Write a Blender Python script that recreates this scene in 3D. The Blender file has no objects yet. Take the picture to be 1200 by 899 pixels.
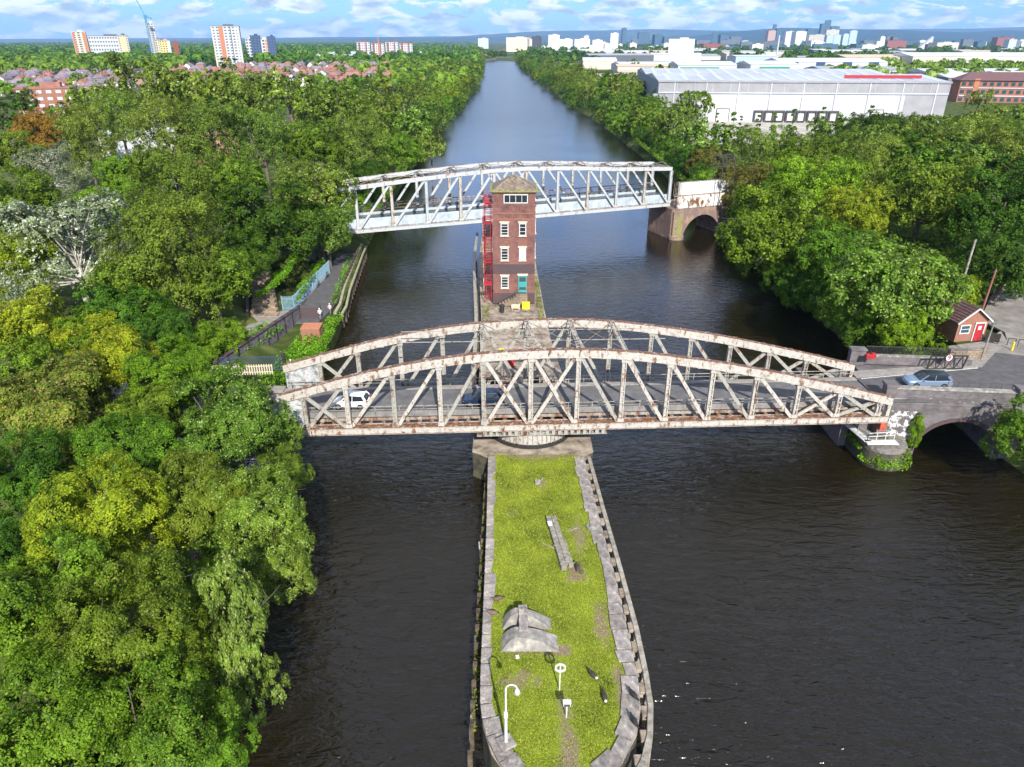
import bpy, bmesh, math, random
import numpy as np
from mathutils import Vector, Matrix

C = bpy.context.scene.collection
S = bpy.context.scene
R = math.radians

# ------------------------------------------------------------------ camera
cam_d = bpy.data.cameras.new('camera'); cam = bpy.data.objects.new('camera', cam_d); C.objects.link(cam)
cam.location = (0, 0, 40)
cam.rotation_euler = (R(90 - 25.816), 0, 0)
cam_d.sensor_fit = 'HORIZONTAL'; cam_d.sensor_width = 36; cam_d.lens = 36 * 832 / 1200
cam_d.clip_start = 0.5; cam_d.clip_end = 90000
S.camera = cam

# ------------------------------------------------------------------ world, sun, exposure
SUN_EL, SUN_AZ = 36.0, 169.0            # azimuth clockwise from +Y
w = bpy.data.worlds.new('World'); S.world = w; w.use_nodes = True
nt = w.node_tree; N = nt.nodes; Lk = nt.links
N.clear()
def nn(nodes, t, **k):
    n = nodes.new(t)
    for a, b in k.items(): setattr(n, a, b)
    return n
sky = nn(N, 'ShaderNodeTexSky', sky_type='NISHITA'); sky.sun_disc = False
sky.sun_elevation = R(SUN_EL); sky.sun_rotation = R(SUN_AZ)
sky.air_density = 1.0; sky.dust_density = 0.3; sky.ozone_density = 1.5; sky.altitude = 40
tc = nn(N, 'ShaderNodeTexCoord')
sep = nn(N, 'ShaderNodeSeparateXYZ'); Lk.new(tc.outputs['Generated'], sep.inputs[0])
def wm(op, a, b=None, c=None, clamp=False):
    n = nn(N, 'ShaderNodeMath', operation=op); n.use_clamp = clamp
    for i, v in enumerate((a, b, c)):
        if v is None: continue
        if isinstance(v, (int, float)): n.inputs[i].default_value = v
        else: Lk.new(v, n.inputs[i])
    return n.outputs[0]
zz = wm('ADD', wm('MAXIMUM', sep.outputs[2], 0.0), 0.30)
cx = wm('DIVIDE', sep.outputs[0], zz); cy = wm('DIVIDE', sep.outputs[1], zz)
cmb = nn(N, 'ShaderNodeCombineXYZ'); Lk.new(cx, cmb.inputs[0]); Lk.new(cy, cmb.inputs[1])
no1 = nn(N, 'ShaderNodeTexNoise'); no1.inputs['Scale'].default_value = 5.6; no1.inputs['Detail'].default_value = 8; no1.inputs['Roughness'].default_value = 0.62
no1.inputs['Distortion'].default_value = 0.4
Lk.new(cmb.outputs[0], no1.inputs['Vector'])
rmp = nn(N, 'ShaderNodeValToRGB'); rmp.color_ramp.elements[0].position = 0.445; rmp.color_ramp.elements[1].position = 0.51
Lk.new(no1.outputs[0], rmp.inputs[0])
no2 = nn(N, 'ShaderNodeTexNoise'); no2.inputs['Scale'].default_value = 8.0; no2.inputs['Detail'].default_value = 6
off = nn(N, 'ShaderNodeVectorMath', operation='ADD'); off.inputs[1].default_value = (0.35, 0.9, 3)
Lk.new(cmb.outputs[0], off.inputs[0]); Lk.new(off.outputs[0], no2.inputs['Vector'])
rm2 = nn(N, 'ShaderNodeValToRGB'); rm2.color_ramp.elements[0].position = 0.38; rm2.color_ramp.elements[1].position = 0.58
rm2.color_ramp.elements[0].color = (3.4, 4.2, 5.4, 1); rm2.color_ramp.elements[1].color = (9.4, 9.5, 9.7, 1)
Lk.new(no2.outputs[0], rm2.inputs[0])
mixc = nn(N, 'ShaderNodeMix', data_type='RGBA')
Lk.new(wm('MULTIPLY', rmp.outputs[0], 0.88), mixc.inputs[0])
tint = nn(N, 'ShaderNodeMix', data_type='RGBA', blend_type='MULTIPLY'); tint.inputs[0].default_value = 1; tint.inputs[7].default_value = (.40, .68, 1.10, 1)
# clear sky: added blue boost above frame for water reflections, darker towards the zenith
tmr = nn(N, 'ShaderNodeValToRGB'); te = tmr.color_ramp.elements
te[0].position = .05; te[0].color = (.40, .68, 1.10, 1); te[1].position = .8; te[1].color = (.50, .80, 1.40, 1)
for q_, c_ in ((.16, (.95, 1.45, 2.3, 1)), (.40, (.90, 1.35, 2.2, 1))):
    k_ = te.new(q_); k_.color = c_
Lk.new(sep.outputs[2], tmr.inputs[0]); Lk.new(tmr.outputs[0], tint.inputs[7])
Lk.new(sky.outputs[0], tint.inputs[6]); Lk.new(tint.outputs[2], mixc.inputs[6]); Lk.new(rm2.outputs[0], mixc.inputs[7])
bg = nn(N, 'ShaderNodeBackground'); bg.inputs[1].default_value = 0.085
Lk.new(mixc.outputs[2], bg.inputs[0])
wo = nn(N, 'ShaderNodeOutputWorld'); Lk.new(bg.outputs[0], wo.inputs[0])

sd = bpy.data.lights.new('sun', 'SUN'); sd.energy = 4.6; sd.angle = R(0.5); sd.color = (1.0, 0.95, 0.87)
so = bpy.data.objects.new('sun', sd); C.objects.link(so)
sv = Vector((math.sin(R(SUN_AZ)) * math.cos(R(SUN_EL)), math.cos(R(SUN_AZ)) * math.cos(R(SUN_EL)), math.sin(R(SUN_EL))))
so.rotation_euler = sv.to_track_quat('Z', 'Y').to_euler(); so.location = (0, -50, 100)

S.view_settings.view_transform = 'Standard'; S.view_settings.look = 'None'
S.view_settings.exposure = 0.75; S.view_settings.gamma = 1
S.view_settings.use_curve_mapping = False
S.render.engine = 'CYCLES'
S.cycles.max_bounces = 5; S.cycles.diffuse_bounces = 2; S.cycles.glossy_bounces = 3
S.cycles.transmission_bounces = 3; S.cycles.volume_bounces = 0; S.cycles.transparent_max_bounces = 6

# ------------------------------------------------------------------ helpers
def tag(o, label=None, cat=None, group=None, kind=None):
    if label: o['label'] = label
    if cat: o['category'] = cat
    if group: o['group'] = group
    if kind: o['kind'] = kind
    return o

def empty(name, loc=(0, 0, 0), rz=0, label=None, cat=None, group=None):
    o = bpy.data.objects.new(name, None); C.objects.link(o); o.location = loc; o.rotation_euler = (0, 0, rz)
    o.empty_display_size = 0.5
    return tag(o, label, cat, group)

class MB:
    """collects boxes, bars, tubes, prisms; build() links them as one mesh object"""
    def __init__(s): s.v = []; s.f = []; s.m = []
    def add(s, vs, fs, mi=0):
        b = len(s.v); s.v += [tuple(v) for v in vs]; s.f += [tuple(b + i for i in f) for f in fs]; s.m += [mi] * len(fs); return s
    def box(s, c, d, rz=0, mi=0):
        x, y, z = c; a, b, h = d[0] / 2, d[1] / 2, d[2] / 2
        cs, sn = math.cos(rz), math.sin(rz)
        vs = []
        for k in (-1, 1):
            for (i, j) in ((-1, -1), (1, -1), (1, 1), (-1, 1)):
                vs.append((x + i * a * cs - j * b * sn, y + i * a * sn + j * b * cs, z + k * h))
        return s.add(vs, [(3, 2, 1, 0), (4, 5, 6, 7), (0, 1, 5, 4), (1, 2, 6, 5), (2, 3, 7, 6), (3, 0, 4, 7)], mi)
    def bar(s, p0, p1, w, h, mi=0, up=(0, 0, 1)):
        p0 = Vector(p0); p1 = Vector(p1); d = (p1 - p0).normalized(); u = Vector(up)
        if abs(d.dot(u)) > .98: u = Vector((0, 1, 0))
        sx = d.cross(u).normalized(); sz = sx.cross(d).normalized()
        vs = []
        for p in (p0, p1):
            for (i, j) in ((-1, -1), (1, -1), (1, 1), (-1, 1)): vs.append(p + sx * i * w / 2 + sz * j * h / 2)
        return s.add(vs, [(3, 2, 1, 0), (4, 5, 6, 7), (0, 1, 5, 4), (1, 2, 6, 5), (2, 3, 7, 6), (3, 0, 4, 7)], mi)
    def tube(s, p0, p1, r0, r1=None, n=8, mi=0, cap=True):
        r1 = r0 if r1 is None else r1
        p0 = Vector(p0); p1 = Vector(p1); d = (p1 - p0).normalized(); u = Vector((0, 0, 1))
        if abs(d.z) > .98: u = Vector((1, 0, 0))
        a = d.cross(u).normalized(); b = d.cross(a)
        vs = []
        for p, r in ((p0, r0), (p1, r1)):
            for i in range(n):
                t = 2 * math.pi * i / n; vs.append(p + a * math.cos(t) * r + b * math.sin(t) * r)
        fs = [(i, (i + 1) % n, n + (i + 1) % n, n + i) for i in range(n)]
        if cap: fs += [tuple(range(n - 1, -1, -1)), tuple(range(n, 2 * n))]
        return s.add(vs, fs, mi)
    def prism(s, pts, z0, z1, mi=0, top_mi=None):
        n = len(pts)
        vs = [(p[0], p[1], z0) for p in pts] + [(p[0], p[1], z1) for p in pts]
        s.add(vs, [(i, (i + 1) % n, n + (i + 1) % n, n + i) for i in range(n)] + [tuple(range(n - 1, -1, -1))], mi)
        s.add([(p[0], p[1], z1) for p in pts], [tuple(range(n))], mi if top_mi is None else top_mi)
        return s
    def side(s, pts, y0, y1, mi=0):
        """prism of an x-z outline extruded along y"""
        n = len(pts)
        vs = [(p[0], y0, p[1]) for p in pts] + [(p[0], y1, p[1]) for p in pts]
        return s.add(vs, [(i, (i + 1) % n, n + (i + 1) % n, n + i) for i in range(n)] + [tuple(range(n - 1, -1, -1)), tuple(range(n, 2 * n))], mi)
    def ball(s, c, r, n=8, mi=0):
        vs = []; fs = []
        rr = r if isinstance(r, (tuple, list)) else (r, r, r)
        for i in range(1, n // 2):
            ph = math.pi * i / (n // 2)
            for j in range(n):
                t = 2 * math.pi * j / n
                vs.append((c[0] + rr[0] * math.sin(ph) * math.cos(t), c[1] + rr[1] * math.sin(ph) * math.sin(t), c[2] + rr[2] * math.cos(ph)))
        m = n // 2 - 1
        for i in range(m - 1):
            for j in range(n): fs.append((i * n + j, (i + 1) * n + j, (i + 1) * n + (j + 1) % n, i * n + (j + 1) % n))
        vs.append((c[0], c[1], c[2] + rr[2])); vs.append((c[0], c[1], c[2] - rr[2]))
        for j in range(n):
            fs.append((m * n, j, (j + 1) % n)); fs.append((m * n + 1, (m - 1) * n + (j + 1) % n, (m - 1) * n + j))
        return s.add(vs, fs, mi)
    def mesh(s, name, mats):
        me = bpy.data.meshes.new(name); me.from_pydata(s.v, [], s.f)
        for m in (mats if isinstance(mats, (list, tuple)) else [mats]): me.materials.append(m)
        if any(s.m): me.polygons.foreach_set('material_index', s.m)
        me.update()
        bm = bmesh.new(); bm.from_mesh(me); bmesh.ops.recalc_face_normals(bm, faces=bm.faces); bm.to_mesh(me); bm.free()
        return me
    def build(s, name, mats, parent=None, smooth=False, bevel=0):
        me = s.mesh(name, mats)
        if smooth: me.polygons.foreach_set('use_smooth', [True] * len(me.polygons))
        o = bpy.data.objects.new(name, me); C.objects.link(o)
        if parent: o.parent = parent
        if bevel:
            b = o.modifiers.new('bevel', 'BEVEL'); b.width = bevel; b.segments = 1; b.limit_method = 'ANGLE'
        return o

def copy_tree(o, parent=None):
    c = o.copy(); C.objects.link(c); c.parent = parent
    for ch in list(o.children): copy_tree(ch, c)
    return c

# ------------------------------------------------------------------ materials
def mat(name, base, rough=0.8, metal=0.0, noise=None, nscale=1.0, bump=0.0, bscale=8.0, spec=0.3, detail=6, vary=0.0, coords='Object'):
    """Principled material with colour patches: noise = [(pos, colour), ...]"""
    m = bpy.data.materials.new(name); m.use_nodes = True; t = m.node_tree; n = t.nodes; l = t.links
    p = n['Principled BSDF']; p.inputs['Roughness'].default_value = rough; p.inputs['Metallic'].default_value = metal
    p.inputs['Base Color'].default_value = (*base, 1); p.inputs['Specular IOR Level'].default_value = spec
    tcn = n.new('ShaderNodeTexCoord')
    col = None
    if noise:
        x = n.new('ShaderNodeTexNoise'); x.inputs['Scale'].default_value = nscale; x.inputs['Detail'].default_value = detail; x.inputs['Roughness'].default_value = 0.65
        l.new(tcn.outputs[coords], x.inputs['Vector'])
        r = n.new('ShaderNodeValToRGB'); e = r.color_ramp.elements
        e[0].position, e[0].color = noise[0][0], (*noise[0][1], 1); e[1].position, e[1].color = noise[-1][0], (*noise[-1][1], 1)
        for q, cc in noise[1:-1]:
            k = e.new(q); k.color = (*cc, 1)
        l.new(x.outputs[0], r.inputs[0]); col = r.outputs[0]
    if vary:
        oi = n.new('ShaderNodeObjectInfo'); hs = n.new('ShaderNodeHueSaturation')
        mr = n.new('ShaderNodeMapRange'); mr.inputs[3].default_value = 1 - vary; mr.inputs[4].default_value = 1 + vary
        l.new(oi.outputs['Random'], mr.inputs[0]); l.new(mr.outputs[0], hs.inputs['Value'])
        if col: l.new(col, hs.inputs['Color'])
        else: hs.inputs['Color'].default_value = (*base, 1)
        col = hs.outputs[0]
    if col: l.new(col, p.inputs['Base Color'])
    if bump:
        b = n.new('ShaderNodeTexNoise'); b.inputs['Scale'].default_value = bscale; b.inputs['Detail'].default_value = 5
        l.new(tcn.outputs[coords], b.inputs['Vector'])
        bb = n.new('ShaderNodeBump'); bb.inputs['Strength'].default_value = bump; bb.inputs['Distance'].default_value = 0.05
        l.new(b.outputs[0], bb.inputs['Height']); l.new(bb.outputs[0], p.inputs['Normal'])
    return m

def brickmat(name, c1, c2, mortar, scale=1.0, bw=0.45, bh=0.15, ms=0.02, rough=0.85, stain=None, stain_scale=0.3, stain_pos=(0.5, 0.62), rz=0.0):
    """brick or block courses on vertical faces"""
    m = bpy.data.materials.new(name); m.use_nodes = True; t = m.node_tree; n = t.nodes; l = t.links
    p = n['Principled BSDF']; p.inputs['Roughness'].default_value = rough; p.inputs['Specular IOR Level'].default_value = 0.2
    tcn = n.new('ShaderNodeTexCoord'); se = n.new('ShaderNodeSeparateXYZ'); l.new(tcn.outputs['Object'], se.inputs[0])
    ad = n.new('ShaderNodeMath'); ad.operation = 'ADD'; l.new(se.outputs[0], ad.inputs[0]); l.new(se.outputs[1], ad.inputs[1])
    cb = n.new('ShaderNodeCombineXYZ'); l.new(ad.outputs[0], cb.inputs[0]); l.new(se.outputs[2], cb.inputs[1])
    b = n.new('ShaderNodeTexBrick'); b.inputs['Color1'].default_value = (*c1, 1); b.inputs['Color2'].default_value = (*c2, 1); b.inputs['Mortar'].default_value = (*mortar, 1)
    b.inputs['Scale'].default_value = scale; b.inputs['Brick Width'].default_value = bw; b.inputs['Row Height'].default_value = bh; b.inputs['Mortar Size'].default_value = ms
    l.new(cb.outputs[0], b.inputs['Vector'])
    x = n.new('ShaderNodeTexNoise'); x.inputs['Scale'].default_value = stain_scale; x.inputs['Detail'].default_value = 7; x.inputs['Roughness'].default_value = 0.7
    l.new(tcn.outputs['Object'], x.inputs['Vector'])
    mr = n.new('ShaderNodeMapRange'); mr.inputs[1].default_value = stain_pos[0]; mr.inputs[2].default_value = stain_pos[1]
    l.new(x.outputs[0], mr.inputs[0])
    mx = n.new('ShaderNodeMix'); mx.data_type = 'RGBA'; l.new(mr.outputs[0], mx.inputs[0]); l.new(b.outputs[0], mx.inputs[6]); mx.inputs[7].default_value = (*(stain or c2), 1)
    l.new(mx.outputs[2], p.inputs['Base Color'])
    bu = n.new('ShaderNodeBump'); bu.inputs['Strength'].default_value = 0.4; bu.inputs['Distance'].default_value = 0.03
    l.new(b.outputs[1], bu.inputs['Height']); bu.invert = True; l.new(bu.outputs[0], p.inputs['Normal'])
    return m

def rustmat(name, paint, rust_lo=0.5, rust_hi=0.6, top=0.12, scale=1.3, rust=(0.17, 0.075, 0.038), grime=(0.38, 0.33, 0.27)):
    """flaking paint with rust, heavier on upward faces where water lies"""
    m = bpy.data.materials.new(name); m.use_nodes = True; t = m.node_tree; n = t.nodes; l = t.links
    p = n['Principled BSDF']; p.inputs['Roughness'].default_value = 0.6; p.inputs['Specular IOR Level'].default_value = 0.3
    tcn = n.new('ShaderNodeTexCoord')
    x = n.new('ShaderNodeTexNoise'); x.inputs['Scale'].default_value = scale; x.inputs['Detail'].default_value = 9; x.inputs['Roughness'].default_value = 0.72
    mpp = n.new('ShaderNodeMapping'); mpp.inputs['Scale'].default_value = (1, 1, .45); l.new(tcn.outputs['Object'], mpp.inputs[0]); l.new(mpp.outputs[0], x.inputs['Vector'])
    g = n.new('ShaderNodeNewGeometry'); se = n.new('ShaderNodeSeparateXYZ'); l.new(g.outputs['True Normal'], se.inputs[0])
    mx0 = n.new('ShaderNodeMath'); mx0.operation = 'MAXIMUM'; mx0.inputs[1].default_value = 0; l.new(se.outputs[2], mx0.inputs[0])
    ma = n.new('ShaderNodeMath'); ma.operation = 'MULTIPLY_ADD'; ma.inputs[1].default_value = top; l.new(mx0.outputs[0], ma.inputs[0]); l.new(x.outputs[0], ma.inputs[2])
    mr = n.new('ShaderNodeMapRange'); mr.inputs[1].default_value = rust_lo; mr.inputs[2].default_value = rust_hi; l.new(ma.outputs[0], mr.inputs[0])
    y = n.new('ShaderNodeTexNoise'); y.inputs['Scale'].default_value = 4.5; y.inputs['Detail'].default_value = 6; l.new(tcn.outputs['Object'], y.inputs['Vector'])
    mg = n.new('ShaderNodeMapRange'); mg.inputs[1].default_value = 0.52; mg.inputs[2].default_value = 0.75; l.new(y.outputs[0], mg.inputs[0])
    a = n.new('ShaderNodeMix'); a.data_type = 'RGBA'; a.inputs[6].default_value = (*paint, 1); a.inputs[7].default_value = (*grime, 1); l.new(mg.outputs[0], a.inputs[0])
    rr = n.new('ShaderNodeValToRGB'); rr.color_ramp.elements[0].color = (rust[0] * .45, rust[1] * .5, rust[2] * .6, 1); rr.color_ramp.elements[1].color = (rust[0] * 1.5, rust[1] * 1.6, rust[2] * 1.6, 1)
    rr.color_ramp.elements[0].position = .35; rr.color_ramp.elements[1].position = .65; l.new(y.outputs[0], rr.inputs[0])
    b = n.new('ShaderNodeMix'); b.data_type = 'RGBA'; l.new(mr.outputs[0], b.inputs[0]); l.new(a.outputs[2], b.inputs[6]); l.new(rr.outputs[0], b.inputs[7])
    l.new(b.outputs[2], p.inputs['Base Color'])
    return m

def leafmat(name, c0, c1, tips=None, tip_amt=0.0, trans=0.38, vary=0.12):
    m = bpy.data.materials.new(name); m.use_nodes = True; t = m.node_tree; n = t.nodes; l = t.links
    n.remove(n['Principled BSDF']); out = n['Material Output']
    g = n.new('ShaderNodeNewGeometry'); oi = n.new('ShaderNodeObjectInfo'); tcn = n.new('ShaderNodeTexCoord')
    x = n.new('ShaderNodeTexNoise'); x.inputs['Scale'].default_value = 0.45; x.inputs['Detail'].default_value = 3; l.new(tcn.outputs['Object'], x.inputs['Vector'])
    ad = n.new('ShaderNodeMath'); ad.operation = 'MULTIPLY_ADD'; ad.inputs[1].default_value = 0.38; l.new(g.outputs['Random Per Island'], ad.inputs[0])
    sb = n.new('ShaderNodeMath'); sb.operation = 'SUBTRACT'; l.new(x.outputs[0], sb.inputs[0]); sb.inputs[1].default_value = 0.19; l.new(sb.outputs[0], ad.inputs[2])
    r = n.new('ShaderNodeValToRGB'); e = r.color_ramp.elements
    e[0].position = 0.2; e[0].color = (c0[0] * .5, c0[1] * .55, c0[2] * .6, 1); e[1].position = 0.8; e[1].color = (*c1, 1); l.new(ad.outputs[0], r.inputs[0])
    col = r.outputs[0]
    if tips:
        gt = n.new('ShaderNodeMath'); gt.operation = 'GREATER_THAN'; gt.inputs[1].default_value = 1 - tip_amt
        mu = n.new('ShaderNodeMath'); mu.operation = 'MULTIPLY'; mu.inputs[1].default_value = 7.31
        fr = n.new('ShaderNodeMath'); fr.operation = 'FRACT'; l.new(g.outputs['Random Per Island'], mu.inputs[0]); l.new(mu.outputs[0], fr.inputs[0]); l.new(fr.outputs[0], gt.inputs[0])
        mx = n.new('ShaderNodeMix'); mx.data_type = 'RGBA'; l.new(gt.outputs[0], mx.inputs[0]); l.new(col, mx.inputs[6]); mx.inputs[7].default_value = (*tips, 1); col = mx.outputs[2]
    hs = n.new('ShaderNodeHueSaturation'); l.new(col, hs.inputs['Color'])
    mr = n.new('ShaderNodeMapRange'); mr.inputs[3].default_value = 1 - vary * 1.5; mr.inputs[4].default_value = 1 + vary * 1.5; l.new(oi.outputs['Random'], mr.inputs[0]); l.new(mr.outputs[0], hs.inputs['Value'])
    mu2 = n.new('ShaderNodeMath'); mu2.operation = 'MULTIPLY'; mu2.inputs[1].default_value = 13.7; l.new(oi.outputs['Random'], mu2.inputs[0])
    fr2 = n.new('ShaderNodeMath'); fr2.operation = 'FRACT'; l.new(mu2.outputs[0], fr2.inputs[0])
    mh = n.new('ShaderNodeMapRange'); mh.inputs[3].default_value = 0.5 - vary * 0.14; mh.inputs[4].default_value = 0.5 + vary * 0.12; l.new(fr2.outputs[0], mh.inputs[0]); l.new(mh.outputs[0], hs.inputs['Hue'])
    d = n.new('ShaderNodeBsdfPrincipled'); d.inputs['Roughness'].default_value = 0.5; d.inputs['Specular IOR Level'].default_value = 0.16; l.new(hs.outputs[0], d.inputs['Base Color'])
    tr = n.new('ShaderNodeBsdfTranslucent'); h2 = n.new('ShaderNodeHueSaturation'); h2.inputs['Value'].default_value = 1.3; h2.inputs['Hue'].default_value = 0.485
    l.new(hs.outputs[0], h2.inputs['Color']); l.new(h2.outputs[0], tr.inputs['Color'])
    ms = n.new('ShaderNodeMixShader'); ms.inputs[0].default_value = trans; l.new(d.outputs[0], ms.inputs[1]); l.new(tr.outputs[0], ms.inputs[2]); l.new(ms.outputs[0], out.inputs[0])
    return m

M = {}
M['truss'] = rustmat('flaking_white_paint', (0.44, 0.415, 0.365), 0.535, 0.61, 0.16, 2.2, grime=(0.27, 0.22, 0.165))
M['truss_grey'] = rustmat('weathered_grey_paint', (0.33, 0.32, 0.28), 0.53, 0.62, 0.04, 1.9, grime=(0.22, 0.21, 0.17))
M['truss_rust'] = rustmat('rusted_steel', (0.33, 0.30, 0.25), 0.42, 0.60, 0.06, 1.5)
M['aq_white'] = rustmat('white_paint_with_rust_streaks', (0.43, 0.45, 0.45), 0.565, 0.66, 0.15, 1.3, grime=(0.30, 0.29, 0.26))
M['trough'] = mat('pale_blue_grey_plate', (.4, .46, .5), 0.6, noise=[(0.35, (.30, .35, .38)), (.6, (.43, .49, .53))], nscale=.8)
M['asphalt'] = mat('asphalt', (.05, .05, .05), .9, noise=[(.35, (.075, .073, .075)), (.65, (.115, .11, .11))], nscale=.9, bump=.3, bscale=30)
M['pavement'] = mat('pavement', (.2, .19, .18), .9, noise=[(.35, (.20, .18, .16)), (.65, (.30, .28, .25))], nscale=1.5, bump=.3, bscale=20)
M['line'] = mat('road_paint', (.7, .7, .68), .7, noise=[(.4, (.45, .45, .43)), (.55, (.75, .75, .72))], nscale=5)
M['brick_red'] = brickmat('red_brick', (.25, .085, .060), (.15, .055, .042), (.24, .18, .16), ms=.016, bw=.36, bh=.12, stain=(.11, .055, .052), stain_scale=.8, stain_pos=(.45, .68))
M['brick_blue'] = brickmat('dark_engineering_brick', (.085, .055, .06), (.06, .045, .05), (.12, .10, .10), ms=.012, bw=.32, bh=.10, stain=(.14, .06, .045), stain_scale=.5, stain_pos=(.5, .7))
M['brick_orange'] = brickmat('orange_brick', (.32, .125, .08), (.26, .095, .062), (.28, .22, .17), ms=.012, bw=.3, bh=.1, stain=(.3, .10, .06))
M['brick_sooty'] = brickmat('sooty_brick', (.19, .165, .165), (.13, .115, .118), (.20, .185, .175), ms=.02, bw=.5, bh=.16, stain=(.075, .068, .07), stain_scale=.5, stain_pos=(.45, .7))
M['brick_white'] = brickmat('brick_with_salt_bloom', (.14, .12, .12), (.10, .09, .09), (.12, .11, .11), ms=.02, bw=.5, bh=.18, stain=(.62, .6, .58), stain_scale=1.5, stain_pos=(.48, .54))
M['brick_yellow'] = brickmat('old_buff_masonry', (.36, .27, .18), (.27, .20, .14), (.14, .11, .09), ms=.04, bw=.8, bh=.28, stain=(.18, .15, .11), stain_scale=.8)
M['stone'] = mat('weathered_coping_stone', (.25, .23, .21), .9, noise=[(.3, (.09, .085, .08)), (.46, (.20, .18, .165)), (.6, (.30, .265, .23)), (.68, (.46, .42, .35))], nscale=2.8, bump=.8, bscale=6, vary=.22, detail=10)
M['concrete'] = mat('weathered_concrete', (.3, .28, .25), .9, noise=[(.3, (.14, .13, .115)), (.5, (.23, .215, .19)), (.66, (.38, .35, .30))], nscale=1.8, bump=.6, bscale=7, vary=.08, detail=10)
M['concrete_tan'] = mat('stained_platform_stone', (.3, .25, .2), .9, noise=[(.32, (.10, .08, .06)), (.5, (.27, .22, .165)), (.66, (.40, .34, .27))], nscale=.9, bump=.5, bscale=5)
M['quay'] = mat('wet_quay_wall', (.06, .055, .04), .8, noise=[(.35, (.03, .03, .02)), (.6, (.10, .09, .06)), (.7, (.06, .09, .02))], nscale=.9, bump=.6, bscale=3)
M['timber'] = mat('grey_weathered_timber', (.26, .24, .2), .85, noise=[(.35, (.16, .14, .11)), (.65, (.36, .33, .27))], nscale=2.5, bump=.5, bscale=12, vary=.12)
M['timber_dark'] = mat('dark_old_timber', (.08, .06, .045), .9, noise=[(.35, (.04, .032, .025)), (.65, (.14, .11, .07))], nscale=2, bump=.5, bscale=8)
M['roofslate'] = mat('mossy_stone_slate', (.2, .17, .13), .9, noise=[(.3, (.07, .055, .05)), (.5, (.17, .135, .105)), (.62, (.26, .20, .12)), (.72, (.20, .22, .06))], nscale=2.2, bump=.8, bscale=5)
M['moss'] = mat('moss_and_lichen', (.2, .24, .05), 1, noise=[(.35, (.12, .15, .03)), (.6, (.30, .30, .08))], nscale=4, bump=.5)
M['tile_purple'] = mat('plum_roof_tile', (.13, .07, .075), .7, noise=[(.35, (.10, .055, .06)), (.65, (.17, .095, .09))], nscale=2)
M['white'] = mat('white_paint', (.6, .6, .58), .5, noise=[(.35, (.50, .50, .48)), (.65, (.66, .66, .64))], nscale=3)
M['cream'] = mat('cream_stone_trim', (.55, .47, .33), .8, noise=[(.35, (.42, .35, .24)), (.65, (.62, .55, .40))], nscale=3)
M['black'] = mat('black_iron', (.02, .02, .02), .6, noise=[(.35, (.014, .014, .015)), (.65, (.05, .042, .035))], nscale=4)
M['darkgrey'] = mat('dark_grey_steel', (.06, .06, .065), .6, noise=[(.35, (.045, .045, .05)), (.65, (.085, .08, .075))], nscale=3)
M['red'] = mat('red_paint', (.36, .02, .028), .5, noise=[(.35, (.28, .015, .02)), (.65, (.42, .03, .035))], nscale=3)
M['yellow'] = mat('yellow_plastic', (.75, .62, .02), .5, noise=[(.35, (.68, .55, .02)), (.65, (.78, .66, .03))], nscale=3)
M['teal'] = mat('teal_painted_door', (.05, .28, .27), .5, noise=[(.35, (.04, .24, .23)), (.65, (.07, .32, .30))], nscale=3)
M['glass'] = mat('window_glass', (.02, .025, .03), .08, spec=.8)
M['glass_sky'] = mat('blue_tinted_glass', (.03, .07, .09), .1, spec=.8)
M['tyre'] = mat('tyre_rubber', (.015, .015, .015), .85)
M['rim'] = mat('alloy_rim', (.5, .5, .52), .3, metal=.8)
M['bluefence'] = mat('blue_galvanised_steel', (.20, .33, .42), .5, noise=[(.35, (.15, .27, .36)), (.65, (.27, .40, .48))], nscale=4)
M['soil'] = mat('bare_soil', (.19, .14, .095), 1, noise=[(.35, (.13, .10, .065)), (.65, (.27, .21, .15))], nscale=4, bump=.6, bscale=10)
M['graffiti'] = mat('grey_graffitied_plate', (.3, .3, .3), .7, noise=[(.36, (.13, .14, .15)), (.47, (.36, .37, .37)), (.56, (.50, .50, .48)), (.64, (.10, .12, .15)), (.72, (.36, .20, .12))], nscale=1.1, detail=8)
M['bark'] = mat('bark', (.12, .10, .08), .95, noise=[(.35, (.07, .055, .04)), (.65, (.18, .15, .12))], nscale=3, bump=.6)
M['bark_white'] = mat('pale_bark', (.5, .47, .4), .9, noise=[(.35, (.30, .28, .23)), (.6, (.60, .57, .5))], nscale=2)
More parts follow.
